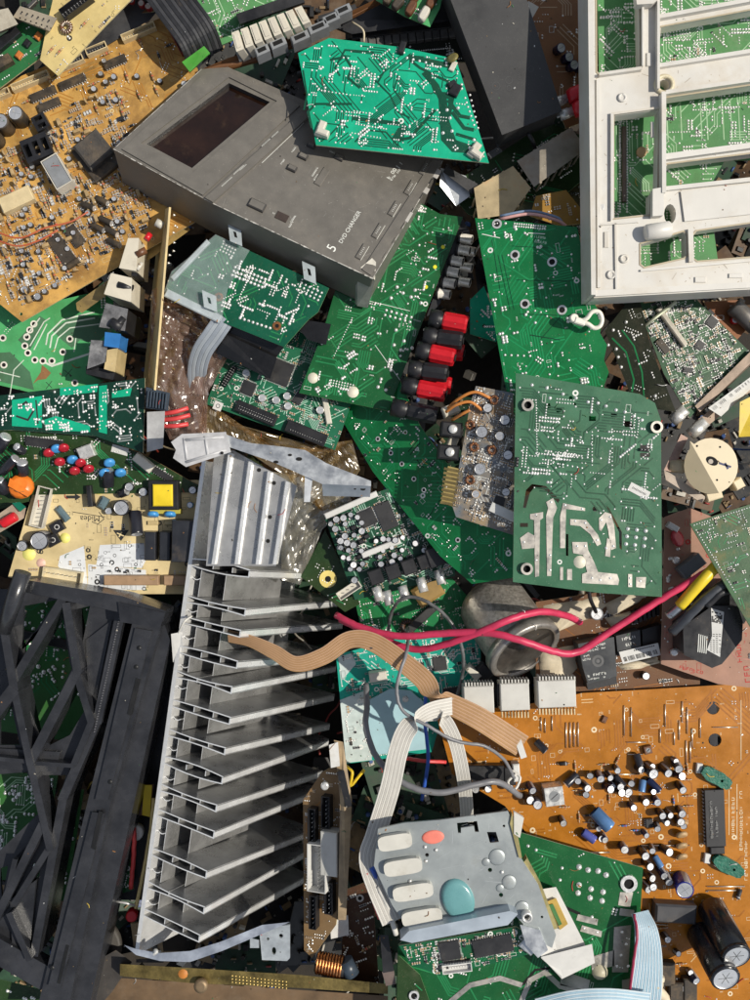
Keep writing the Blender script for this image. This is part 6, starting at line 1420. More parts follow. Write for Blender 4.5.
b.sub(pcb('hidden_green',(.03,.13,.03)),EDGEG); b.joints(16,3,None,(1.2,2.),3,5); b.done()
b=Board([(-20,975),(40,990),(40,1030),(-20,1030)],-40,(0,0),(0,1)); b.make('circuit_board','green board corner at the bottom left of the heap','circuit board')
b.sub(G_DK,EDGEG); b.joints(8,3,None,(1.4,2.),2); b.done()
# ================================================================ lower right: the big orange board
hs=[circ(713,708,6.6,16),circ(715,740,6.6,16)]
b=Board([(436,714),(520,706),(583,693),(640,690),(770,682),(770,1030),(640,1030),(632,960),(540,850),(505,806),(452,774)],-26,(0,0),(3,4)); b.make('circuit_board','large orange circuit board crowded with small capacitors at the lower right','circuit board')
b.sub(O_BR,mat('orange_edge',(.45,.24,.07),.6),holes=hs)
b.traces(150,14,2.9,1.5,mat('orange_track',(.33,.115,.010),.3,var=.1),sold=.12,L=(4,22),bundle=5,sr=(.5,.8)); b.traces(26,4,3.,.9,mat('orange_ink',(.62,.42,.20),.6),sold=.15,L=(3,10),bundle=2,h=.2); b.silk(280,5,None,mat('cream_print',(.70,.58,.38),.6)); b.joints(70,6,None,(.5,.9),3); b.smd(12,4)
J=[]
for x,y0,y1 in ((624,705,736),(631,707,737),(665,704,727),(682,701,722),(687,707,734),(692,728,748),(700,718,738),(679,720,740),(660,729,743),(686,740,765),(690,741,763),(674,732,745),(566,722,748),(570,722,748),(574,722,747),(578,722,747),(541,717,731),(545,718,733),(552,716,731)):
    b.put('jumper_wire',(k_jump,y1-y0,.5,1.2),x,(y0+y1)/2,((700,700),(700,760)))
for x0,x1,y in ((626,646,742),(627,643,754),(712,738,727),(583,605,822),(584,610,829),(582,610,852),(583,608,857),(598,640,774),(640,690,845),(706,745,886),(706,742,890),(620,645,931),(622,648,936),(620,650,941),(640,668,924)):
    b.put('jumper_wire',(k_jump,x1-x0,.5,1.2),(x0+x1)/2,y,((700,700),(760,700)))
rnd=random.Random(21)
def ec(x,y,rr,h=None,m=None,tx=None,ty=None,name='capacitor'):
    h=h or rr*3.3
    b.put(name,(k_cap,rr,h,m or CSLV),x,y,rnd.choice([0,0,-20,15]),at=h,tilt=(rnd.uniform(-4,18) if tx is None else tx, rnd.uniform(-4,18) if ty is None else ty))
for x,y,rr in ((651,772,5.4),(666,771,4.4),(680,766,4.4),(680,778,4.),(682,788,4.),(601,777,4),(585,787,4),(608,790,4),(619,786,4),(620,794,4),(629,793,4),(645,803,3.8),(658,802,3.8),(662,815,3.8),(683,813,4),(682,823,4),(563,822,3.6),
    (625,850,4.2),(644,855,4.4),(666,853,4.4),(648,867,4),(649,878,4),(663,873,4),(669,879,4.2),(645,888,4),(653,888,4),(667,940,3.6),(694,978,4),(528,800,4.4),(538,806,4.8),(531,788,3.8),(640,770,3.5),(618,770,3.4),(604,838,3.5),(633,808,3.5)):
    q=rnd.random(); ec(x,y,rr,m=CSLV if q<.7 else NAVY)
BLS=mat('sky_sleeve',(.12,.25,.48),.3,.3,var=.15); PUR=mat('violet_sleeve',(.10,.12,.42),.35,var=.15)
ec(688,888,9,22,mat('deep_blue_sleeve',(.015,.02,.20),.25),6,-8)
for x,y,rr,l,m,d,up in ((605,822,7,22,BLS,((596,812),(618,834)),14),(592,838,4.6,14,PUR,((584,832),(602,844)),10),(641,788,3.6,12,BLS,((642,780),(638,796)),20),(657,788,3.6,16,NAVY,((650,780),(668,798)),10),(570,780,4.4,16,CSLV,((576,774),(562,786)),10),(541,746,4.2,14,CSLV,((536,742),(546,752)),20),(621,783,3.6,13,CSLV,((616,776),(628,790)),20),(638,761,4,13,CSLV,((636,752),(640,766)),20),(658,862,3.4,12,BLS,((655,856),(662,868)),20)):
    a=math.degrees(b.ang(*d)); b.put('capacitor',(k_cap,rr,l,m),x-(d[1][0]-d[0][0])*.5,y-(d[1][1]-d[0][1])*.5,a,tilt=(0,90-up),h=rr)
clutter(b,34,31,[('capacitor',(k_cap,3.4,10,CSLV),12),('capacitor',(k_cap,3,9,NAVY),12),('resistor',(k_res,6,1.1,TAN,3),3),('resistor',(k_res,5.5,1.05,BLUE,2),3),('diode',(k_diode,5,1.1),3)],[(560,752),(600,760),(690,758),(694,830),(690,850),(640,850),(600,840),(560,815)],3,(0,90,0),8)
clutter(b,14,32,[('resistor',(k_res,6,1.1,TAN,3),3),('diode',(k_diode,5,1.1),3),('capacitor',(k_cap,3,8,CSLV),10)],[(640,900),(690,940),(700,1000),(650,1000)],3,(0,90),9)
b.put('trimmer_can',(k_trim,19,17,TIN),554,796,4,at=15)
b.put('chip',(k_chip,20,58,7,15),715,818,((714,790),(716,846)),at=6); b.put('heat_tab',(k_box,15,8,5,IC,1),717,850,((714,790),(716,846)),at=3)
b.scribble((712,838),(711,800),10,2.2,mat('grey_mark',(.25,.25,.24),.5),8.); b.scribble((717,836),(716,806),9,2.2,mat('grey_mark',(.25,.25,.24)),8.)
for x,y0,y1 in ((733,792,834),(741,790,850),(746,840,880)): b.scribble((x,y1),(x,y0),int((y1-y0)/4),3,mat('cream_print',(.7,.58,.38)))
b.path(mat('cream_print',(.7,.58,.38)),[[.6,(729,790),(729,835)],[.6,(737,784),(737,840)],[.6,(706,790),(704,842)],[.6,(741,700),(741,760)]],name='print_line')
GF=mat('ragged_green',(.008,.12,.075),.4,var=.3,scale=200,bump=.4,dirt=.15,dcol=(.1,.2,.12),speck=.4)
for cx_,cy_,a0,sd_ in ((717,778,.55,1),(729,867,.5,2)):
    rnd2=random.Random(sd_); pts=[]
    for t in range(26):
        an=2*math.pi*t/26; ca_,sa_=math.cos(an),math.sin(an); x=16.5*math.copysign(abs(ca_)**.6,ca_)*rnd2.uniform(.95,1.05); y=7*math.copysign(abs(sa_)**.7,sa_)*rnd2.uniform(.88,1.1)
        pts.append(b.uv(cx_+x*math.cos(a0)-y*math.sin(a0),cy_+x*math.sin(a0)+y*math.cos(a0),8))
    hx=b.uv(cx_+6*math.cos(a0),cy_+6*math.sin(a0),8)
    o=b.part('film_capacitor',MB().prism(pts,2.5,8,[circ(hx[0],hx[1],1.5,8)],0),GF); bev(o,.8)
    lx=b.uv(cx_-13*math.cos(a0),cy_-13*math.sin(a0)); 
    for q in (-3,3): u,v=lx[0]+q*.3,lx[1]+q; b.part('lead',MB().tube([(u-4,v,0),(u-4,v,4),(u+4,v,5.5)],.7,6),TIN)
for x,y in ((699,768),(707,858)): b.put('lead_block',(k_box,6,10,4,PAPER,.5),x,y,80,at=2)
for y in (829,840,851,862): b.put('ceramic_disc',(k_disc,6.2,4.,TAN,1),683,y,4,at=8,tilt=(-38,0))
b.put('transistor_sink',(k_box,19,42,14,mat('sink_grey',(.06,.06,.065),.45,dirt=.2),2),675,913,((650,912),(700,915)),at=10)
b.put('chip',(k_chip,7,9,4,4),649,823,((640,800),(642,840)),at=3)
for x,y in ((563,763),): b.put('diode',(k_diode,8,2.),x,y,((548,764),(580,762)))
for x,y,a in ((603,764,0),(617,760,60),(575,766,90)): b.put('resistor',(k_res,6.5,1.15,TAN,3),x,y,a)
b.put('trimmer',(k_trim,8,5,BRN),648,750,10,at=4)
for x,y in ((470,768),(492,768),(510,770)): b.put('connector',(k_box,18,24 if x<500 else 12,12,BLK,.8),x,y+6,((470,770),(500,770)),at=10)
for x,y in ((483,774),(493,772),(476,790),(487,789),(508,787)): ec(x,y,4,10)
for x,y in ((604,719),): b.put('trimmer',(k_box,5,7,3,BRN,.6),x,y,60)
b.put('wire_post',(k_box,7,18,14,PAPER,1),516,772,((515,760),(517,785)),at=10)
mb=MB()
b.put('diode',(k_diode,10,2.2),738,893,((742,880),(734,905)))
for x in (646,655,664,672): b.put('jumper_wire',(k_jump,26,.5,2),x,993,((700,950),(700,990)))
for x,y in ((668,974),(690,990),(676,994)): b.put('coil',(k_box,14,24,9,DUSTD,1.2),x,y,((700,950),(700,990)),at=7)
inv=b.root.matrix_world.inverted()
for (x,y,x2,y2) in ((711,907,737,957),(700,932,726,979)):
    a=P(x,y,-22); c=P(x2,y2,34); d=c-a; L=d.length; R_=14.5
    mb=MB().lathe([(R_*.92,0),(R_,1.5),(R_,L-5),(R_*.95,L-4),(R_,L-3),(R_,L-1),(R_*.94,L),(R_*.84,L),(R_*.82,L-.8)],26,0,a,d,mats=[0,0,0,0,0,0,0,1],cap=False)
    dn=d.normalized(); xx=dn.orthogonal().normalized(); yy=dn.cross(xx); e=a+dn*(L-.8)
    mb.add([e+(xx*math.cos(2*math.pi*i/26)+yy*math.sin(2*math.pi*i/26))*R_*.83 for i in range(26)],[tuple(range(26))],1)
    for an in (.3,1.35,2.4):
        u_=xx*math.cos(an)+yy*math.sin(an); v_=dn.cross(u_); mb.add([e+dn*.06+u_*t*R_*.5+v_*w_*.35 for t,w_ in ((-1,-1),(1,-1),(1,1),(-1,1))],[(0,1,2,3),(3,2,1,0)],2)
    for i in range(26):
        pass
    o=link('large_capacitor',mb.mesh('large_capacitor',[mat('glossy_sleeve',(.013,.014,.018),.22,var=.3,dirt=.08),CTOP,GREY],a),b.root); o.matrix_parent_inverse=inv; o.location=a*MM
b.done()
solo('plastic_scrap',MB().hull([P(700,700,-70),P(716,698,-70),P(718,750,-70),P(712,752,-70)],[P(700,700,-76),P(716,698,-76),P(718,750,-76),P(712,752,-76)]),PAPER,'white plastic scrap seen through the two round holes of the orange board','plastic scrap')
for x,y,wd,lab in ((479,702,30,'leftmost white comb connector above the orange board'),(515,699,29,'middle white comb connector above the orange board'),(557,696,38,'rightmost white comb connector above the orange board')):
    t=root('comb_connector',lab,'connector',P(x,y,0)); p=P(x,y-2,8); k=(H-8)/H
    part(t,'housing',MB().box(p.x,p.y,-14,8,wd*k,27,.04,0,.8),mat('pale_connector',(.54,.53,.49),.45,var=.06,dirt=.12))
    n=int(wd/3)
    mb=MB(); m2=MB()
    for i in range(n):
        q=P(x-wd/2+2+i*(wd-3)/(n-1),y-17,7); mb.box(q.x,q.y,-8,6,1.4,4.5,.04); q=P(x-wd/2+2+i*(wd-3)/(n-1),y+16,2); m2.box(q.x,q.y,-6,1,1.2,6,.04)
    part(t,'teeth',mb,mat('pale_connector',(.54,.53,.49)),kind='stuff'); part(t,'contacts',m2,mat('dull_gold',(.62,.52,.33),.4,.8),kind='stuff')
solo('rubber_strip',MB().hull([P(497,684,4),P(501,684,4),P(501,706,0),P(497,706,0)],[P(497,684,-14),P(501,684,-14),P(501,706,-14),P(497,706,-14)]),BLK,'thin black strip between the first two comb connectors','rubber strip')
# relay board above it
b=Board([(536,602),(600,592),(664,578),(700,640),(700,700),(536,712)],-34,(0,0),(0,1)); b.make('circuit_board','brown relay board smeared with white sealant under the pink wires','circuit board')
b.sub(BROWN); b.joints(30,3); b.smd(40,4,None,(2,5)); b.traces(20,3,2.6,1,TR_O)
SEAL=mat('white_sealant',(.60,.52,.38),.6,var=.15,bump=.6,bscale=120,dirt=.25,dcol=(.3,.2,.1)); rnd=random.Random(6)
for ol in ([(545,606),(575,600),(600,596),(606,606),(590,618),(566,628),(545,640)],[(602,604),(640,588),(650,594),(632,606),(612,616)],[(540,650),(575,644),(577,668),(560,682),(540,684)],[(618,664),(655,656),(662,662),(640,668),(622,670)],[(606,618),(632,610),(640,618),(612,632)]):
    c=Vector((sum(p[0] for p in ol)/len(ol),sum(p[1] for p in ol)/len(ol))); N=len(ol)*3; pts=[]
    for i in range(N):
        j=i//3; q=Vector(ol[j]).lerp(Vector(ol[(j+1)%len(ol)]),(i%3)/3); q=q+(q-c)*rnd.uniform(-.12,.1); pts.append(b.uv(*q))
    cc=b.uv(*c); vs=[(*p,.1) for p in pts]+[(cc[0]+(p[0]-cc[0])*.8,cc[1]+(p[1]-cc[1])*.8,rnd.uniform(3,6)) for p in pts]+[(cc[0]+(p[0]-cc[0])*.4,cc[1]+(p[1]-cc[1])*.4,rnd.uniform(4,7)) for p in pts]+[(*cc,6)]
    b.part('sealant',MB().add(vs,[(k*N+i,k*N+(i+1)%N,(k+1)*N+(i+1)%N,(k+1)*N+i) for k in range(2) for i in range(N)]+[(2*N+i,2*N+(i+1)%N,3*N) for i in range(N)],0,True),SEAL)
RT=mat('relay_case',(.035,.038,.042),.4,var=.2,dirt=.15)
def blkr(name, ol, h, dep, m, bv=.8):
    pts=[b.uv(*p,h) for p in ol]; o=b.part(name,MB().prism(pts,h-dep,h,(),0),m); return bev(o,bv)
o=blkr('relay',[(578,644),(614,637),(617,676),(588,684),(583,668)],26,26,RT); u,v=b.uv(598,661,26.1); 
b.part('relay_dial',MB().disc(u,v,26.15,6,20,0,3.4),mat('dial_mark',(.10,.10,.10),.4)); b.part('relay_dial',MB().disc(u,v,26.15,2.,12,0),mat('dial_mark',(.10,.10,.10)))
b.scribble((585,648),(608,643),11,2,h=26.2); b.scribble((586,651.5),(606,647.5),9,1.7,h=26.2); b.scribble((582,657),(590,655),4,1.8,h=26.2); b.scribble((583,660),(591,658.5),4,1.8,h=26.2); b.scribble((588,676),(610,672),8,2.4,h=26.2); b.scribble((589,679.5),(606,676.5),7,1.6,h=26.2)
o=blkr('relay',[(616,636),(640,630),(641,650),(618,656)],20,20,RT); b.scribble((619,640),(636,636.5),5,3,h=20.2); b.scribble((626,645),(638,642),5,2.6,h=20.2)
blkr('relay_base',[(586,680),(616,674),(617,684),(588,690)],16,16,BLK); blkr('relay',[(642,630),(662,624),(664,648),(643,652)],14,14,BLK)
o=blkr('label',[(619,652),(658,643),(661,655),(623,664)],22,1,PAPER,.2)
mb=MB(); rnd=random.Random(9)
for i in range(30):
    t=.06+i/34; a=Vector((620,655)).lerp(Vector((658,646)),t); c=Vector((623,663)).lerp(Vector((661,654)),t); 
    if rnd.random()<.75: mb.strip([b.uv(*a.lerp(c,.35),22),b.uv(*a.lerp(c,.9),22)],rnd.uniform(.4,.9),22.15)
for i in range(12): 
    a=Vector((634,650.5)).lerp(Vector((655,645.5)),i/12); mb.strip([b.uv(*a,22),b.uv(a.x+1,a.y-.2,22)],1.4,22.2)
b.part('label_print',mb,INK,kind='stuff')
for i in range(6): blkr('fin',[(634+i*4.4,612-i*1.6),(637+i*4.4,611-i*1.6),(638+i*4.4,623-i*1.6),(635+i*4.4,624-i*1.6)],14,14,BLK,.3)
b.put('capacitor',(k_cap,6.5,12,GREY),597,614,0,at=12); b.put('capacitor',(k_cap,4,9,CSLV),646,676,0,at=8); b.done()
solo('wire',MB().tube(smooth([P(589,585,10),P(590,598,6),P(596,612,-14)],5),2,8),BLK,'short black wire bent into the grey capacitor under the big board','wire')
# motor can
MC=mat('rough_zinc',(.34,.315,.28),.42,.5,var=.4,scale=300,bump=.12,bscale=420,dirt=.45,dcol=(.12,.075,.035),speck=.35)
r=root('motor_can','rough grey metal motor can with a flanged end, lying across the pink wires','motor',P(505,630,0))
a=P(488,598,-58); c=P(526,652,-8); d=c-a; L=d.length
part(r,'can',MB().lathe([(18,-5),(30,-2),(35,4),(36.5,12),(36.5,L*.84),(36,L*.86)],44,0,a,d),MC)
part(r,'flange',MB().lathe([(36.5,L*.85),(40.5,L*.86),(40.5,L*.98),(39.5,L),(34,L),(33.6,L*.985)],44,0,a,d,cap=False),mat('worn_flange',(.36,.34,.31),.36,.6,var=.25,scale=80,bump=.2))
part(r,'dish',MB().lathe([(33.8,L*.99),(32.5,L*.955),(24,L*.94),(12,L*.93),(5,L*.93),(4.5,L*.95),(.5,L*.955)],44,0,a,d,cap=False),mat('worn_cone',(.085,.078,.07),.42,.6,var=.3,scale=90,bump=.3,bscale=500,dirt=.2))
# pink board with transformer
b=Board([(665,517),(690,508),(770,540),(770,690),(718,684),(661,664)],-6,(.06,0),(5,0)); b.make('circuit_board','pinkish power board with a black transformer and thick cables at the right edge','circuit board')
b.sub(PINK,mat('pink_edge',(.60,.42,.32),.6)); b.silk(60,4,None,REDINK); b.joints(20,3,None,(1.4,2.4),2); b.traces(12,2,3,1.2,mat('pink_trace',(.42,.18,.14),.5),sold=.4)
b.put('disc_capacitor',(k_disc,9,4,mat('crimson_disc',(.36,.02,.03),.35,var=.15),0),684,535,30,at=8,tilt=(-50,0)); b.put('terminal',(k_box,6,12,8,PAPER,1),673,527,60,at=6)
for x,y in ((670,652),(672,560),(668,590)): b.put('solder_blob',(k_disc,4,5,SOLD,0),x,y,0,tilt=(90,0),h=2)
o=b.put('film_capacitor',(k_box,13,26,14,mat('slate_box',(.12,.135,.15),.4,dirt=.15),1),692,566,((680,576),(706,556)),at=12)
def blkp(name, ol, h, dep, m, bv=1.2):
    pts=[b.uv(*p,h) for p in ol]; o=b.part(name,MB().prism(pts,h-dep,h,(),0),m); return bev(o,bv)
TR=mat('transformer_black',(.016,.016,.018),.32,var=.25,dirt=.12)
o=blkp('transformer',[(683,627),(712,606),(738,606),(743,622),(742,640),(722,664),(712,668),(684,655)],40,40,TR,2)
blkp('transformer_base',[(690,604),(742,580),(752,610),(744,624),(712,608),(700,618)],30,30,TR,2)
o=blkp('label',[(711,608),(724,612),(722,634),(720,657),(707,650),(712,636)],40.6,.5,PAPER,.1)
mb=MB(); rnd=random.Random(12)
for i in range(7):
    for j in range(7):
        if rnd.random()<.55: u,v=b.uv(712.6+i*1.5,612+j*1.55+i*.35,40.8); mb.box(u,v,40.6,40.85,1.35,1.35,0)
b.part('label_marks',mb,INK,kind='stuff')
mb=MB()
for i in range(4):
    for j in range(10):
        if rnd.random()<.8: mb.strip([b.uv(710+i*3+j*.05,634+j*2.0,40.8),b.uv(711.8+i*3,634.6+j*2.0,40.8)],.6,40.95)
b.part('label_print',mb,INK,kind='stuff')
for i in range(6): u=0; 
mb=MB()
for i in range(5): mb.strip([b.uv(699+i*2,634+i*.6,40.2),b.uv(698+i*2,652+i*.4,40.2)],.8,40.25)
b.part('side_print',mb,SILK,kind='stuff')
b.scribble((740,662),(738,640),4,4.5,REDINK); b.scribble((748,682),(746,664),3,5,REDINK); b.scribble((680,667),(704,673),7,3,REDINK); b.scribble((676,640),(670,655),5,3,REDINK)
b.done()
rndc=random.Random(61)
def cable(name, pts, rr, m, lab, cat='cable', n=10, grp=None):
    return solo(name,MB().tube([q+Vector((rndc.uniform(-.25,.25),rndc.uniform(-.25,.25),rndc.uniform(-.3,.3))) for q in smooth([P(*q) for q in pts],7)],rr,n),m,lab,cat,grp)
r=root('wire_sheath','yellow sleeve with a metal end over the cables of the pink board','wire sleeve',P(695,590,40))
part(r,'sleeve',MB().tube(smooth([P(680,606,34),P(692,592,42),P(703,580,46),P(716,566,44)],6),5.6,12),mat('yellow_sleeve',(.78,.58,.03),.4,var=.1))
part(r,'clip',MB().tube(smooth([P(668,616,28),P(676,610,32),P(681,605,34)],5),4.4,10),STEEL)
cable('cable',[(672,632,24),(686,618,36),(704,600,44),(724,584,46),(742,574,40)],5,mat('slate_cable',(.05,.055,.065),.35,dirt=.15),'dark slate cable beside the yellow sleeve')
cable('cable',[(680,598,24),(700,580,34),(718,568,40),(736,560,36)],4.4,BLK,'black cable between the yellow sleeve and the slate box')
cable('cable',[(706,606,44),(722,592,48),(742,590,42)],4,BLK,'short black cable over the transformer top')
PW=mat('pink_cable',(.56,.035,.095),.42,var=.16,dirt=.3,dcol=(.25,.03,.05),bump=.1,bscale=150,speck=.12)
cable('cable',[(336,615,-8),(360,627,6),(400,636,22),(450,633,34),(490,633,46),(522,641,50),(556,652,40),(578,652,34),(602,637,34),(650,606,36),(690,582,40),(716,566,42)],3.5,PW,'long pink cable running to the pink board','cable',12)
cable('cable',[(340,619,-16),(380,638,0),(412,649,14),(440,646,26),(480,632,44),(508,620,48),(538,612,36),(564,615,16),(580,622,-8)],3.5,PW,'second pink cable arching over the motor can','cable',12)
b=Board([(690,524),(720,514),(770,498),(770,660),(732,596)],56,(0,0),(0,2)); b.make('circuit_board','green board with orange stains and dotted edges at the right frame edge','circuit board')
b.sub(mat('stained_green',(.016,.075,.02),.4,0,.35,40,.06,600,.35,.45,(.26,.12,.02),30,speck=.2),EDGEG); b.traces(40,3,2.2,.8,TR_G,sold=.4,L=(3,10)); b.joints(22,4,None,(.5,.8),5,2.4); b.row((694,525),(760,504),26,.7); b.row((696,530),(735,592),26,.8); b.smd(40,4,None,(1.2,2.4),.8); b.silk(6,3,None,mat('dim_ink',(.3,.3,.26),.6)); b.done()

# ================================================================ lower middle
b=Board([(336,655),(400,638),(480,636),(482,690),(446,702),(432,752),(346,764)],-44,(0,0),(6,5)); b.make('circuit_board','turquoise and white circuit board under the ribbon cables','circuit board')
b.sub(pcb('turquoise_lacquer',(.01,.33,.24),.4,.12),EDGEG)
b.pour(mat('white_area',(.52,.60,.58),.5,var=.15,dirt=.15,dcol=(.2,.3,.3)),[(340,700),(366,690),(372,760),(346,763)],[(338,657),(352,653),(356,664),(342,680)],h=.12,th=.06,name='white_print')
b.traces(70,4,2.4,1.1,mat('pale_turquoise',(.50,.62,.58),.4,.2),sold=.5,L=(3,12)); b.joints(70,4,None,(.8,1.3),5); b.silk(70,3); b.smd(90,4,None,(1.4,3.4),.55)
o=b.part('shield_plate',MB().prism([b.uv(*p) for p in ((368,700),(390,688),(410,690),(428,705),(428,748),(374,754),(366,730))],1,4,(),0),mat('pale_blue_plate',(.36,.55,.60),.5,.05,var=.06,dirt=.06)); bev(o,.8)
b.put('screw',(k_disc,3.4,3,TIN,0),405,696,0,tilt=(90,0),h=5); b.joint((384,716),(388,722),(381,724),(392,728),r=1)
b.put('connector',(k_box,18,10,14,WHT,1),378,676,((370,670),(372,684)),at=8); b.put('module',(k_box,16,16,14,BLK,1),483,673,35,at=10); b.put('cap',(k_box,16,8,16,WHT,1),473,672,35,at=10)
b.put('chip',(k_qfp,14,10),440,664,0,at=2); b.put('chip',(k_chip,9,20,3,8),415,668,0,at=2); b.put('chip',(k_chip,9,18,3,7),452,692,0,at=2); b.done()
mb,_,_=ribbon([(228,636,18,6,-12,8),(250,641,26,5,-12,8),(274,652,30,7,-12,4),(296,664,32,2,-13,3),(324,656,32,-4,-13,2),(349,640,32,-2,-13,3),(372,642,34,8,-13,2),(400,660,36,10,-13,2),(424,680,36,13,-8,2),(432,694,34,14,6,4),(446,702,30,8,-14,4),(480,719,26,15,-22,0),(522,746,10,13,-20,0)],[14,23],14,1.0,samp=8)
solo('ribbon_cable',mb,[mat('tan_ribbon',(.37,.22,.10),.4,var=.08,dirt=.08),mat('pinkish_ribbon',(.45,.28,.17),.4,var=.08)],'long tan ribbon cable twisting from the heat sink to the orange board','ribbon cable')
CW=mat('white_cable',(.62,.60,.55),.4,var=.06,dirt=.12,dcol=(.35,.3,.22))
mb,_,_=ribbon([(452,706,30,4,-12),(428,712,40,8,-13),(408,728,44,14,-8),(398,752,44,16,-2),(390,788,42,14,2),(376,834,40,12,4),(369,858,42,10,0),(376,884,48,12,-2),(392,922,50,14,-6)],[18,20],11,1.1,samp=7)
solo('ribbon_cable',mb,[CW,mat('white_cable_shade',(.50,.48,.44),.4,var=.06)],'white ribbon cable dropping to the left side of the drive plate','ribbon cable')
mb,_,_=ribbon([(420,715,30,6,12),(440,716,34,10,10),(454,738,34,14,4),(462,770,30,15,2),(466,800,14,13,1),(467,822,0,12,0)],[14,13],9,1.1,samp=7)
solo('ribbon_cable',mb,[CW,mat('white_cable_shade',(.50,.48,.44),.4,var=.06)],'white ribbon cable arching over the grey cable to the orange board','ribbon cable')
for i,(pts,m,lab) in enumerate((([(372,868,46),(384,894,44),(389,910,40)],mat('blue_wire',(.03,.10,.45),.4),'blue wire in the fan of wires left of the drive plate'),([(367,872,44),(374,900,40),(380,918,36)],mat('red_wire',(.62,.06,.06)),'red wire in the fan of wires left of the drive plate'),
     ([(378,886,48),(388,906,48),(396,934,40)],CW,'white wire in the fan of wires left of the drive plate'))): cable('wire',pts,2.6,m,lab,'wire',8)
GC=mat('grey_cable',(.17,.17,.18),.4,var=.1,dirt=.1)
cable('cable',[(366,684,-30),(367,706,-10),(366,728,10),(376,756,24),(396,778,32),(420,790,36),(446,792,36),(474,785,32),(498,782,26),(520,796,4)],3.1,GC,'thick grey cable looping over the white ribbon cables','cable',10)
cable('wire',[(408,628,-30),(407,650,34),(399,676,44),(397,694,44),(404,712,44),(428,726,44),(456,741,40),(484,746,34),(504,760,22),(514,778,8)],1.7,GC,'thin grey wire hanging from the pink cables down to the orange board','wire',8)
cable('wire',[(388,634,-30),(391,614,-10),(400,600,4),(414,597,10),(434,606,14),(452,624,16),(462,648,10),(463,672,-6),(456,700,-24)],1.8,mat('black_white_wire',(.10,.10,.10),.3,var=.9,scale=30),'thin black wire loop arching over the pink cables','wire',8)
cable('wire',[(426,690,-20),(425,720,0),(428,760,-10),(422,800,-24)],1.9,mat('blue_wire',(.03,.1,.45)),'blue wire hanging beside the white ribbon cables','wire',8)
cable('wire',[(404,758,-30),(424,761,-16),(446,762,-24)],2,mat('red_wire',(.62,.06,.06)),'red wire crossing behind the blue hanging wire','wire',8)
cable('wire',[(340,762,-40),(352,772,-30),(350,786,-34),(364,770,-30)],1.6,mat('yellow_wire',(.70,.50,.03),.4),'thin yellow wire tangle below the turquoise board','wire',8)
cable('wire',[(512,770,4),(520,778,6),(514,790,8),(508,782,8),(516,774,8)],1.4,CW,'small white wire knot beside the orange board trimmer','wire',7)
# green board with the ring
b=Board([(522,833),(643,868),(634,1030),(395,1030),(398,945)],14,(0,0),(0,1)); b.make('circuit_board','green circuit board with a ring pad and tinned areas under the drive plate','circuit board')
b.sub(G_DVD,mat('sage_edge',(.36,.45,.30)))
b.traces(70,5,2.8,1.4,TR_G,sold=.25,L=(8,30)); b.joints(16,4,None,(.9,1.5),4)
b.pour(TINNED,[(614,927),(631,925),(628,972),(612,972)],[(590,957),(614,950),(614,966),(592,970)],[(578,914),(598,919),(597,925),(576,920)],[(582,925),(602,931),(601,937),(580,931)],[(620,908),(634,910),(634,917),(619,915)],[(561,970),(590,980),(588,990),(560,985)],[(622,980),(632,978),(630,1006),(622,1006)],[(620,892),(633,892),(630,907),(618,905)],h=.5,th=.4)
b.path(TINNED,[[5,(520,1004),(530,980),(545,972),(560,986),(580,992)],[5,(440,1010),(470,985),(500,978),(522,985)]],h=.5)
b.path(HOLE,[[2.4,(522,985),(535,970),(550,968)],[3,(562,906),(580,914)]],name='dark_line')
b.put('ring_pad',(k_ring,8.4,5.,2.2),629,884,0,at=2)
for x,y in ((579,867),(588,870),(598,871),(606,875),(579,885),(591,889),(603,892),(578,893),(590,898),(602,901)): b.joint((x,y),r=3.0)
b.joint((528,846),(536,850),(562,868),(560,880),(565,950),(575,955),(592,917),(584,928),(597,932),(622,932),(626,944),(621,955),(628,966),(617,966),r=1.7)
for x,y,a in ((583,868,18),(602,872,18)): pass
u,v=b.uv(600,972); b.part('glue_blob',MB().dome(u,v,0,8,6,12),mat('old_glue',(.5,.46,.33),.5)); b.silk(14,3); b.done()
b=Board([(398,955),(420,975),(440,1030),(396,1030)],22,(0,0),(0,1)); b.make('circuit_board','green board corner with a screw ring at the bottom edge below the drive board','circuit board')
b.sub(G_DK,EDGEG); b.put('ring_pad',(k_ring,7,4,2.2),431,987) if 0 else b.put('ring_pad',(k_ring,5,3,2),414,995); b.traces(8,2,2.4,1,TR_G); b.done()
# drive plate
DP=mat('zinc_plate',(.35,.38,.38),.42,.45,var=.10,scale=25,dirt=.25,dcol=(.26,.25,.22),spec=.5,bump=.05,bscale=300,speck=.2)
r=root('drive_plate','pale blue grey metal drive plate with four white pads and a teal oval','drive plate',P(460,885,50))
b=Board([(378,829),(404,823),(440,820),(508,811),(513,824),(521,858),(538,884),(556,935),(552,948),(540,942),(512,912),(409,930),(392,905),(374,866)],58,(0,.02),(2,3)); b.make('drive_plate','pale blue grey metal drive plate with four white pads and a teal oval','drive plate'); bpy.data.objects.remove(r)
hs=[[(487,832),(496,832),(499,842),(490,843)],[(457,823),(477,821),(479,832),(475,832),(474,826),(461,828),(461,833),(458,833)],circ(490,870,2.2,10),circ(501,895,2.2,10),circ(427,855,2,10),circ(405,890,1.6,8),circ(504,826,1.4,8),circ(435,850,1.2,8),circ(542,917,1.4,8)]
o=b.part('plate',MB().prism(b.poly,-2.2,0,[[b.uv(*p) for p in h] for h in hs],0),DP); bev(o,.5)
mb=MB(); rnd=random.Random(41)
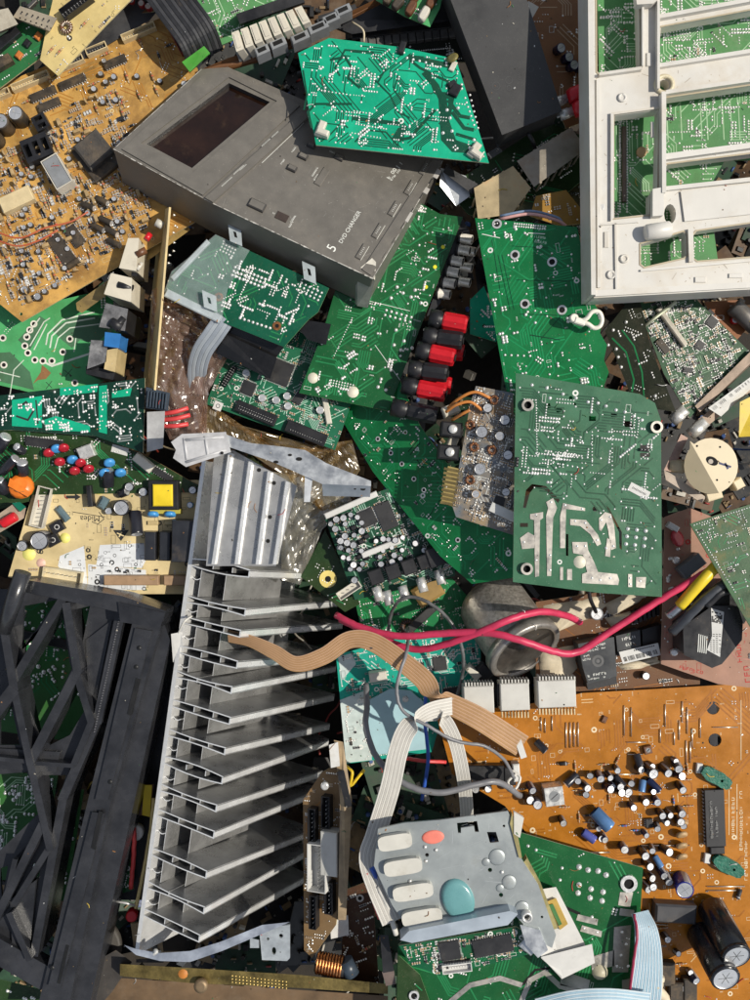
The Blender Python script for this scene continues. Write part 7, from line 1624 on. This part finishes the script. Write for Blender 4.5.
for i in range(70):
    q=b.rnd_uv(rnd,None,4); a=rnd.gauss(.3,.5); l=rnd.choice([1,1.5,3,6,10]); 
    if b.inside(q[0]+l*math.cos(a),q[1]+l*math.sin(a),3) and b.inside(q[0]-l*math.cos(a),q[1]-l*math.sin(a),3): mb.strip([(q[0]-l*math.cos(a),q[1]-l*math.sin(a)),(q[0]+rnd.uniform(-.4,.4),q[1]),(q[0]+l*math.cos(a),q[1]+l*math.sin(a))],rnd.uniform(.12,.3),.06+i*.0004)
b.part('scratches',mb,mat('bright_scratch',(.50,.53,.54),.4,.4),kind='stuff')
PD=mat('white_pad',(.56,.545,.49),.45,var=.06,dirt=.3,dcol=(.34,.30,.22))
for x,y,l in ((395,842,32),(403,867,36),(413,892,38),(422,917,38)):
    pts=[(l/2*math.copysign(abs(math.cos(t))**.4,math.cos(t)),7.2*math.copysign(abs(math.sin(t))**.6,math.sin(t))) for t in [2*math.pi*i/18 for i in range(18)]]
    u,v=b.uv(x,y,5); o=b.part('pad',MB().prism(pts,.1,6,(),0),PD,loc=(u,v,0),rot=(0,0,b.ang((403,868),(440,862)))); bev(o,1.6,3)
def oval(name,x,y,rx,ry,a,h,m):
    u,v=b.uv(x,y); N=24; t0=b.ang((x,y),(x+10*math.cos(a),y+10*math.sin(a)))
    mb=MB(); rings=[(1,.05),(.97,h*.6),(.8,h*.9),(.4,h)]
    vs=[(rx*k*math.cos(2*math.pi*i/N),ry*k*math.sin(2*math.pi*i/N),z) for k,z in rings for i in range(N)]+[(0,0,h)]
    mb.add(vs,[(k*N+i,k*N+(i+1)%N,(k+1)*N+(i+1)%N,(k+1)*N+i) for k in range(3) for i in range(N)]+[(3*N+i,3*N+(i+1)%N,4*N) for i in range(N)],0,True)
    return b.part(name,mb,m,loc=(u,v,0),rot=(0,0,t0))
oval('red_oval',433,837,10.5,6.4,-.1,1.2,mat('coral_sticker',(.68,.18,.13),.5,var=.12)); oval('teal_oval',458,899,20,15,1.2,4.5,mat('teal_enamel',(.13,.31,.32),.28,var=.04,coat=.3))
for x,y,rr in ((497,857,8),(509,882,7),(522,908,7),(486,862,4),(500,888,4)):
    u,v=b.uv(x,y); b.part('dimple',MB().lathe([(rr,0),(rr*.9,.5),(rr*.6,.9),(.2,1)],16,0,(u,v,.05)),DP)
for x,y in ((426,861),(436,850),(425,847),(502,872),(410,881)): u,v=b.uv(x,y); b.part('rivet',MB().lathe([(1.8,0),(1.6,1),(.4,1.4)],10,0,(u,v,0)),TIN)
def wall(name, ol, h0, h1, m, bv=.6):
    o=b.part(name,MB().prism([b.uv(*p,h1) for p in ol],h0,h1,(),0),m); return bev(o,bv)
wall('front_flange',[(409,931),(510,911),(518,914),(508,925),(412,943),(400,940)],-4,14,mat('bluish_flange',(.42,.48,.54),.4,.4,var=.06),.8)
wall('lip',[(512,813),(518,836),(522,858),(519,858),(510,824)],-8,2,mat('brass_lip',(.42,.36,.16),.4,.6,dirt=.2)); wall('lip',[(527,858),(541,884),(558,928),(553,930),(537,886),(524,862)],-12,-3,mat('brass_lip',(.4,.4,.2)))
wall('tab',[(514,812),(524,818),(520,838),(514,834)],-2,3,PD); u,v=b.uv(527,917,6); b.part('post',MB().lathe([(5,0),(5,8),(3,8),(3,2)],14,0,(u,v,0),cap=False),TIN)
wall('arm',[(520,925),(540,930),(548,950),(538,958),(526,945)],-6,3,STEEL)
b.done()
b=Board([(399,946),(516,927),(522,930),(537,952),(500,962),(440,976),(410,964)],48,(.0,.12),(0,1)); b.make('circuit_board','narrow green drive board with black chips along the front of the drive plate','circuit board')
b.sub(pcb('drive_green',(.008,.10,.04),.35,.1),mat('drive_edge',(.38,.42,.26),.6)); b.traces(40,3,2.2,.8,TR_G,sold=.4,L=(3,10)); b.smd(110,4,None,(1.2,2.8),.35); b.silk(40,3); b.joints(20,4,None,(.6,1.))
b.put('chip',(k_qfp,19,14,2),450,951,0,at=2); b.put('chip',(k_chip,18,38,2.4,16),493,946,((470,951),(516,942)),at=2); b.put('connector',(k_hdr,28,9,5,11,PAPER),457,968,((440,970),(474,966)),at=4); b.put('connector',(k_pins,10,2.5,4,1,2.5,BLK),457,962,((440,964),(474,960)),at=2); b.put('corner_bracket',(k_box,16,22,6,STEEL,1),532,942,40,at=4); b.done()
# white bracket
r=root('plastic_bracket','white plastic bracket block leaning beside the drive plate','plastic bracket',P(565,930,40))
WB=mat('white_bracket',(.58,.57,.54),.38,var=.05,dirt=.2)
part(r,'plate',MB().hull([P(543,889,44),P(556,887,44),P(594,962,40),P(563,978,42),P(541,958,46)],[P(543,889,18),P(556,887,18),P(594,962,16),P(563,978,16),P(541,958,18)]),WB,bevel=1.2)
part(r,'end_wall',MB().hull([P(541,957,47),P(592,944,46),P(595,963,40),P(562,979,40)],[P(541,957,45),P(592,944,44),P(595,963,10),P(562,979,10)]),WB,bevel=1)
part(r,'insert',MB().hull([P(546,902,47),P(556,898,47),P(568,924,47),P(560,930,47)],[P(546,902,43),P(556,898,43),P(568,924,43),P(560,930,43)]),mat('amber_insert',(.42,.28,.06),.4,dirt=.2),bevel=.8)
part(r,'insert_strip',MB().hull([P(549,905,48),P(553,904,48),P(562,924,48),P(559,926,48)],[P(549,905,46),P(553,904,46),P(562,924,46),P(559,926,46)]),mat('dark_green_strip',(.05,.16,.05),.4))
# blue ribbon
BLR=mat('pale_blue_ribbon',(.36,.52,.62),.42,var=.05,dirt=.06)
mb,_,_=ribbon([(640,912,26,16,4),(646,930,34,20,4),(648,955,36,24,2),(646,985,34,22,0),(640,1030,24,20,-2)],[18,36],20,1.,samp=7); solo('ribbon_cable',mb,[BLR,mat('blue_white_ribbon',(.58,.66,.70),.42,var=.05)],'pale blue ribbon cable standing beside the ringed green board','ribbon cable')
cable('wire',[(634,914,30),(637,935,38),(633,965,40),(629,1000,38)],1.3,mat('dark_red_edge',(.30,.02,.06),.4),'dark red edge wire of the pale blue ribbon cable','wire',7)
mb,_,_=ribbon([(540,1012,30,0,-24),(575,1004,40,2,-24),(610,1002,44,4,-24),(648,1006,40,6,-24)],26,16,1.); solo('ribbon_cable',mb,[BLR,mat('blue_white_ribbon',(.58,.66,.70),.42,var=.05)],'pale blue ribbon cable folded along the bottom edge','ribbon cable')
mb=MB().tube(smooth([P(660,975,30),P(656,988,26),P(664,1000,20),P(654,1015,10)],5),[4,6,5,7]+[6]*12,8); solo('glue_lump',mb,SEAL,'lump of white glue beside the pale blue ribbon cable','glue lump')
# ---- brown board on edge with white connectors, right of the heat sink
b=Board([(303,800),(322,772),(346,760),(344,860),(336,925),(312,958),(304,950)],-20,(.35,.0),(6,0)); b.make('circuit_board','brown board on edge with two white connectors beside the heat sink fins','circuit board')
b.sub(pcb('brown_edge_board',(.24,.15,.07),.55,.3),mat('cream_edge',(.6,.52,.32))); b.joints(36,3,None,(.6,1.1),5); b.traces(12,3,2.6,.9,TR_OT); b.smd(30,2)
V_=((307,900),(307,800))
b.put('connector',(k_hdr,48,20,16,12,PAPER),317,868,V_,at=14); b.put('connector',(k_box,18,44,16,mat('pale_connector',(.54,.53,.49)),.8),330,853,V_,at=12)
for x,y in ((312,825),(313,912)): b.put('connector',(k_hdr,34,8,10,8,BLK),x,y,V_,at=8)
for x,y in ((326,812),(329,898)): b.put('connector',(k_hdr,32,9,10,8,BLK),x,y,V_,at=8)
b.done()
r=root('cream_strip','upright cream board strip behind the brown edge board','board strip',P(340,840,-20))
part(r,'strip',MB().hull([P(334,740,20),P(343,742,20),P(352,800,10),P(346,920,0),P(338,920,0),P(340,800,10)],[P(334,740,-30),P(343,742,-30),P(352,800,-30),P(346,920,-40),P(338,920,-40),P(340,800,-30)]),mat('cream_strip_mat',(.30,.22,.13),.5,var=.3,dirt=.3))
part(r,'white_lug',MB().hull([P(329,745,26),P(338,742,26),P(340,766,22),P(331,768,22)],[P(329,745,0),P(338,742,0),P(340,766,0),P(331,768,0)]),PAPER,bevel=1); part(r,'bolt',MB().lathe([(4,0),(4,4),(2.4,4.6)],12,0,P(325,785,18)),TIN)
part(r,'black_edge',MB().hull([P(337,772,24),P(344,770,24),P(352,806,16),P(346,808,16)],[P(337,772,0),P(344,770,0),P(352,806,0),P(346,808,0)]),BLK,bevel=1)
solo('paper_strip',MB().hull([P(330,922,-30),P(348,915,-30),P(349,935,-34),P(331,939,-34)],[P(330,922,-44),P(348,915,-44),P(349,935,-44),P(331,939,-44)]),PAPER,'plain white strip at the foot of the brown edge board','strip')
b=Board([(345,890),(372,880),(380,1000),(340,980)],-50,(0,0),(0,1)); b.make('circuit_board','dark brown board deep between the edge board and the drive plate','circuit board')
b.sub(pcb('dark_brown_lam',(.07,.03,.014),.5,.3)); b.joints(16,3); b.smd(12,3); b.put('ring_pad',(k_ring,4,2.2,.6,TINNED),360,898); b.put('resistor',(k_res,10,1.6,TAN,3),366,948,10); b.done()
r=root('choke_coil','copper wound choke coil at the bottom below the brown edge board','coil',P(330,965,-30))
a=P(316,962,-24); c=P(345,968,-20); d=(c-a); part(r,'core',MB().cyl(a,c,9,n=14),BLK)
for i in range(9): 
    q=a.lerp(c,.08+i*.1); ax=d.normalized(); x_=ax.orthogonal().normalized(); y_=ax.cross(x_); part(r,'winding',MB().tube([q+(x_*math.cos(t)+y_*math.sin(t))*10.2 for t in [2*math.pi*k/16 for k in range(17)]],1.3,6,0,False),COPPER)
part(r,'end_cap',MB().cyl(P(345,960,-18),P(352,975,-18),8,n=14),mat('slate_plastic',(.035,.05,.07)))
r=root('usb_plug','black cable plug standing beside the green board at the bottom','plug',P(387,975,0))
part(r,'shell',MB().hull([P(382,972,20),P(394,970,20),P(396,984,16),P(386,986,16)],[P(382,972,-10),P(394,970,-10),P(396,984,-10),P(386,986,-10)]),mat('brownish_shell',(.20,.15,.13),.4,.4),bevel=.8)
part(r,'body',MB().hull([P(380,935,22),P(388,935,22),P(394,971,20),P(383,973,20)],[P(380,935,0),P(388,935,0),P(394,971,-4),P(383,973,-4)]),BLK,bevel=1)
# ---- bottom bar
r=root('rusty_rail','rusty brass coloured metal rail along the bottom edge','metal rail',P(250,980,0))
RU=mat('rusty_brass',(.20,.15,.05),.42,.6,var=.5,scale=50,bump=.3,dirt=.45,dcol=(.06,.045,.02),dscale=60)
part(r,'rail',MB().hull([P(120,964,-10),P(190,968,-10),P(300,975,-10),P(388,984,-10),P(388,994,-10),P(300,988,-10),P(190,983,-10),P(120,976,-10)],[P(120,964,-40),P(190,968,-40),P(300,975,-40),P(388,984,-40),P(388,994,-40),P(300,988,-40),P(190,983,-40),P(120,976,-40)]),RU,bevel=1.5)
p=P(202,977,-10); part(r,'bolt',MB().lathe([(6,0),(7,3),(7,7),(4,8)],14,0,(p.x,p.y-6,-10)),mat('rusty_bolt',(.24,.17,.10),.5,.6,dirt=.4))
mb=MB()
for i in range(16):
    for j in range(3): p=P(232+i*3.6,976+i*.4+j*3.2,-9.8); mb.dome(p.x,p.y,-10,1.2,.8,6)
part(r,'studs',mb,BRASS,kind='stuff')
p=P(183,974,-10); part(r,'rust_patch',MB().dome(p.x,p.y,-10,5,1.6,10),mat('orange_rust',(.50,.18,.03),.6))
solo('wood_board',MB().hull([P(84,1030,-30),P(112,985,-30),P(120,978,-30),P(300,990,-30),P(388,996,-30),P(388,1030,-30)],[P(84,1030,-60),P(112,985,-60),P(120,978,-60),P(300,990,-60),P(388,996,-60),P(388,1030,-60)]),mat('brown_panel',(.13,.08,.04),.6,var=.35,scale=25,dirt=.4),'brown panel below the rusty rail at the bottom edge','panel')
# ---- between the black carrier and the heat sink
r=root('taped_coil','brown coil wrapped in yellow tape between the black carrier and heat sink','coil',P(138,800,-40))
part(r,'core',MB().hull([P(126,786,-40),P(154,784,-40),P(150,816,-44),P(124,814,-44)],[P(126,786,-80),P(154,784,-80),P(150,816,-80),P(124,814,-80)]),BRN,bevel=1.5)
for x in (128,147): part(r,'tape',MB().hull([P(x-3,785,-37),P(x+5,785,-37),P(x+3,817,-41),P(x-5,815,-41)],[P(x-3,785,-60),P(x+5,785,-60),P(x+3,817,-60),P(x-5,815,-60)]),YEL,bevel=1)
def small(name,x,y,z,rr,h,m,lab,cat): return solo(name,MB().lathe([(rr*.8,0),(rr,1),(rr,h-1),(rr*.8,h)],14,0,P(x,y,z-h),(.15,.1,1)),m,lab,cat)
small('capacitor',122,822,-40,8,14,BB_,'blue bead capacitor below the yellow taped coil','capacitor'); small('capacitor',137,830,-38,8,14,PAPER,'white round capacitor below the yellow taped coil','capacitor')
cable('wire',[(134,828,-36),(134,850,-30),(131,888,-40)],2.4,mat('red_wire',(.6,.06,.06)),'red wire hanging below the white round capacitor','wire',8)
cable('wire',[(154,798,-20),(150,835,-16),(143,875,-20),(136,908,-24)],2.,mat('straw_wire',(.66,.50,.20),.5),'straw coloured twisted cord along the heat sink spine','cord',8)
b=Board([(105,872),(130,858),(134,890),(112,896)],-52,(0,0),(0,1)); b.make('circuit_board','small green board scrap beside the red wire left of the heat sink','circuit board'); b.sub(G_DVD,EDGEG); b.joints(8,2); b.silk(6,2); b.done()
small('capacitor',114,886,-40,7,14,mat('bright_blue',(.02,.14,.45),.35),'blue can capacitor beside the small green scrap','capacitor'); small('red_cap',133,912,-36,6,14,RED,'red plastic cap at the lower end of the straw cord','cap')
solo('metal_lead',MB().tube([P(114,901,-20),P(126,903,-18),P(138,906,-24)],1.3,6),TIN,'thin pale metal lead near the lower end of the heat sink','metal lead')
r=root('speaker','dark round speaker cone half hidden under the black carrier','speaker',P(92,945,-40))
a=P(92,945,-60); part(r,'cone',MB().lathe([(30,0),(32,8),(32,14),(28,16),(12,6),(9,10),(.5,12)],30,0,a,(.2,.1,1),cap=False),mat('speaker_brown',(.045,.040,.034),.6,var=.3,dirt=.3)); part(r,'torn_patch',MB().hull([P(90,932,-42),P(98,928,-42),P(99,938,-42),P(92,946,-42)],[P(90,932,-45),P(98,928,-45),P(99,938,-45),P(92,946,-45)]),mat('torn_paper',(.45,.38,.27),.7))
solo('plastic_box',MB().hull([P(84,968,-26),P(116,950,-26),P(132,962,-26),P(112,992,-26),P(78,1030,-26),P(64,1030,-26)],[P(84,968,-70),P(116,950,-70),P(132,962,-70),P(112,992,-70),P(78,1030,-70),P(64,1030,-70)]),mat('dusty_black_box',(.045,.040,.036),.5,dirt=.35),'dusty black plastic box at the bottom beside the brown panel','plastic box',bevel=2.5)
r=root('wire_plug','small white plug with a wire loop left of the heat sink','plug',P(177,642,0))
part(r,'housing',MB().hull([P(171,634,6),P(181,632,6),P(184,650,4),P(179,664,0),P(173,662,0)],[P(171,634,-12),P(181,632,-12),P(184,650,-12),P(179,664,-12),P(173,662,-12)]),PAPER,bevel=.8); part(r,'wire',MB().tube(smooth([P(178,634,4),P(184,622,14),P(192,616,8)],5),1,6),CW)
solo('shade_sheet',MB().hull([P(165,626,-60),P(185,600,-60),P(196,600,-60),P(150,900,-66),P(118,900,-66),P(140,760,-66)],[P(165,626,-80),P(185,600,-80),P(196,600,-80),P(150,900,-86),P(118,900,-86),P(140,760,-86)]),BLK,'black gap filler standing in for shade along the heat sink','gap filler')  # black slab in place of the shadow between carrier and heat sink

solo('connector',MB().hull([P(514,738,12),P(520,736,12),P(527,757,12),P(521,759,12)],[P(514,738,-22),P(520,736,-22),P(527,757,-22),P(521,759,-22)]),PAPER,'small white connector at the end of the tan ribbon on the orange board','connector',bevel=.8)

# ================================================================ crumbs, clippings and grit lying on everything
def crumbs():
    bpy.context.view_layer.update(); dg=bpy.context.evaluated_depsgraph_get(); rnd=random.Random(77); mb=MB(); n=0
    for _ in range(5200):
        if n>=2400: break
        x,y=rnd.uniform(-400,400),rnd.uniform(-520,520)
        hit,loc,nor,idx,ob,mx=S.ray_cast(dg,Vector((x*MM,y*MM,.3)),Vector((0,0,-1)))
        if not hit or nor.z<.55 or loc.z<-.2: continue
        top=ob
        while top.parent: top=top.parent
        nm=top.name
        keep=.8 if loc.z<-.05 else .34
        if 'drive_plate' in nm or 'bracket' in nm or 'carrier' in nm: keep*=.35
        if 'bezel' in nm or 'ribbon' in nm or 'cable' in nm or 'wire' in nm or 'changer' in nm: keep*=.3
        if rnd.random()>keep: continue
        n+=1; q=rnd.random(); p=loc/MM; a=rnd.uniform(0,6.28); k=rnd.choice([0,0,1,2,2,3,4,5])
        if q<.5: l=rnd.uniform(.35,1.3); mb.box(p.x,p.y,p.z-.05,p.z+l*.5,l,l*rnd.uniform(.4,1),a,k,l*.12)
        elif q<.66: l=rnd.uniform(.8,2.6); mb.box(p.x,p.y,p.z-.05,p.z+.5,l,l*rnd.uniform(.3,.8),a,k,.12)
        elif q<.93: mb.dome(p.x,p.y,p.z-.05,rnd.uniform(.3,.9),rnd.uniform(.3,.7),5,k,a)
        else:
            d=Vector((math.cos(a),math.sin(a),0)); l=rnd.uniform(3,10); z=Vector((0,0,.4)); c=d.orthogonal()*0+Vector((-d.y,d.x,0))*rnd.uniform(-2,2)
            mb.tube(smooth([p+z-d*l/2,p+z*1.6+c,p+z+d*l/2],3),rnd.uniform(.22,.45),5,rnd.choice([5,5,4,6,7,3]))
    o=link('grit_and_crumbs',mb.mesh('grit_and_crumbs',[mat('crumb_brown',(.16,.11,.06),.8,var=.4),mat('crumb_pale',(.50,.46,.38),.7,var=.3),mat('crumb_dark',(.04,.035,.03),.7,var=.4),mat('crumb_rust',(.30,.14,.05),.8,var=.4),mat('crumb_green',(.05,.14,.06),.6,var=.3),TIN,mat('crumb_red',(.4,.04,.03),.5),mat('crumb_yellow',(.5,.36,.05),.5)]))
    tag(o,'grit, wire clippings and broken crumbs scattered over the heap','debris',kind='stuff')
crumbs()

# things of one kind share a group
GR={'circuit board':'scrap circuit boards in the heap','ribbon cable':'ribbon cables across the heap','cable':'thick cables across the heap','wire':'loose wires in the heap','connector':'loose connectors in the heap','bracket':'metal brackets in the heap','capacitor':'loose capacitors in the heap','audio plug':'red audio plugs beside the white frame','shield can':'shield cans below the power adapter','ferrite block':'ferrite blocks beside the gold fingered card','socket':'silver socket barrels above the beige disc','wires':'thin wire bundles in the heap','gap sheet':'black sheets standing in for shade in the gaps','plastic film':'crinkled films around the heat sink end','metal bar':'tarnished brass bars beside the changer'}
for o in list(S.objects):
    if o.parent is None and o.get('category') in GR: o['group']=GR[o['category']]
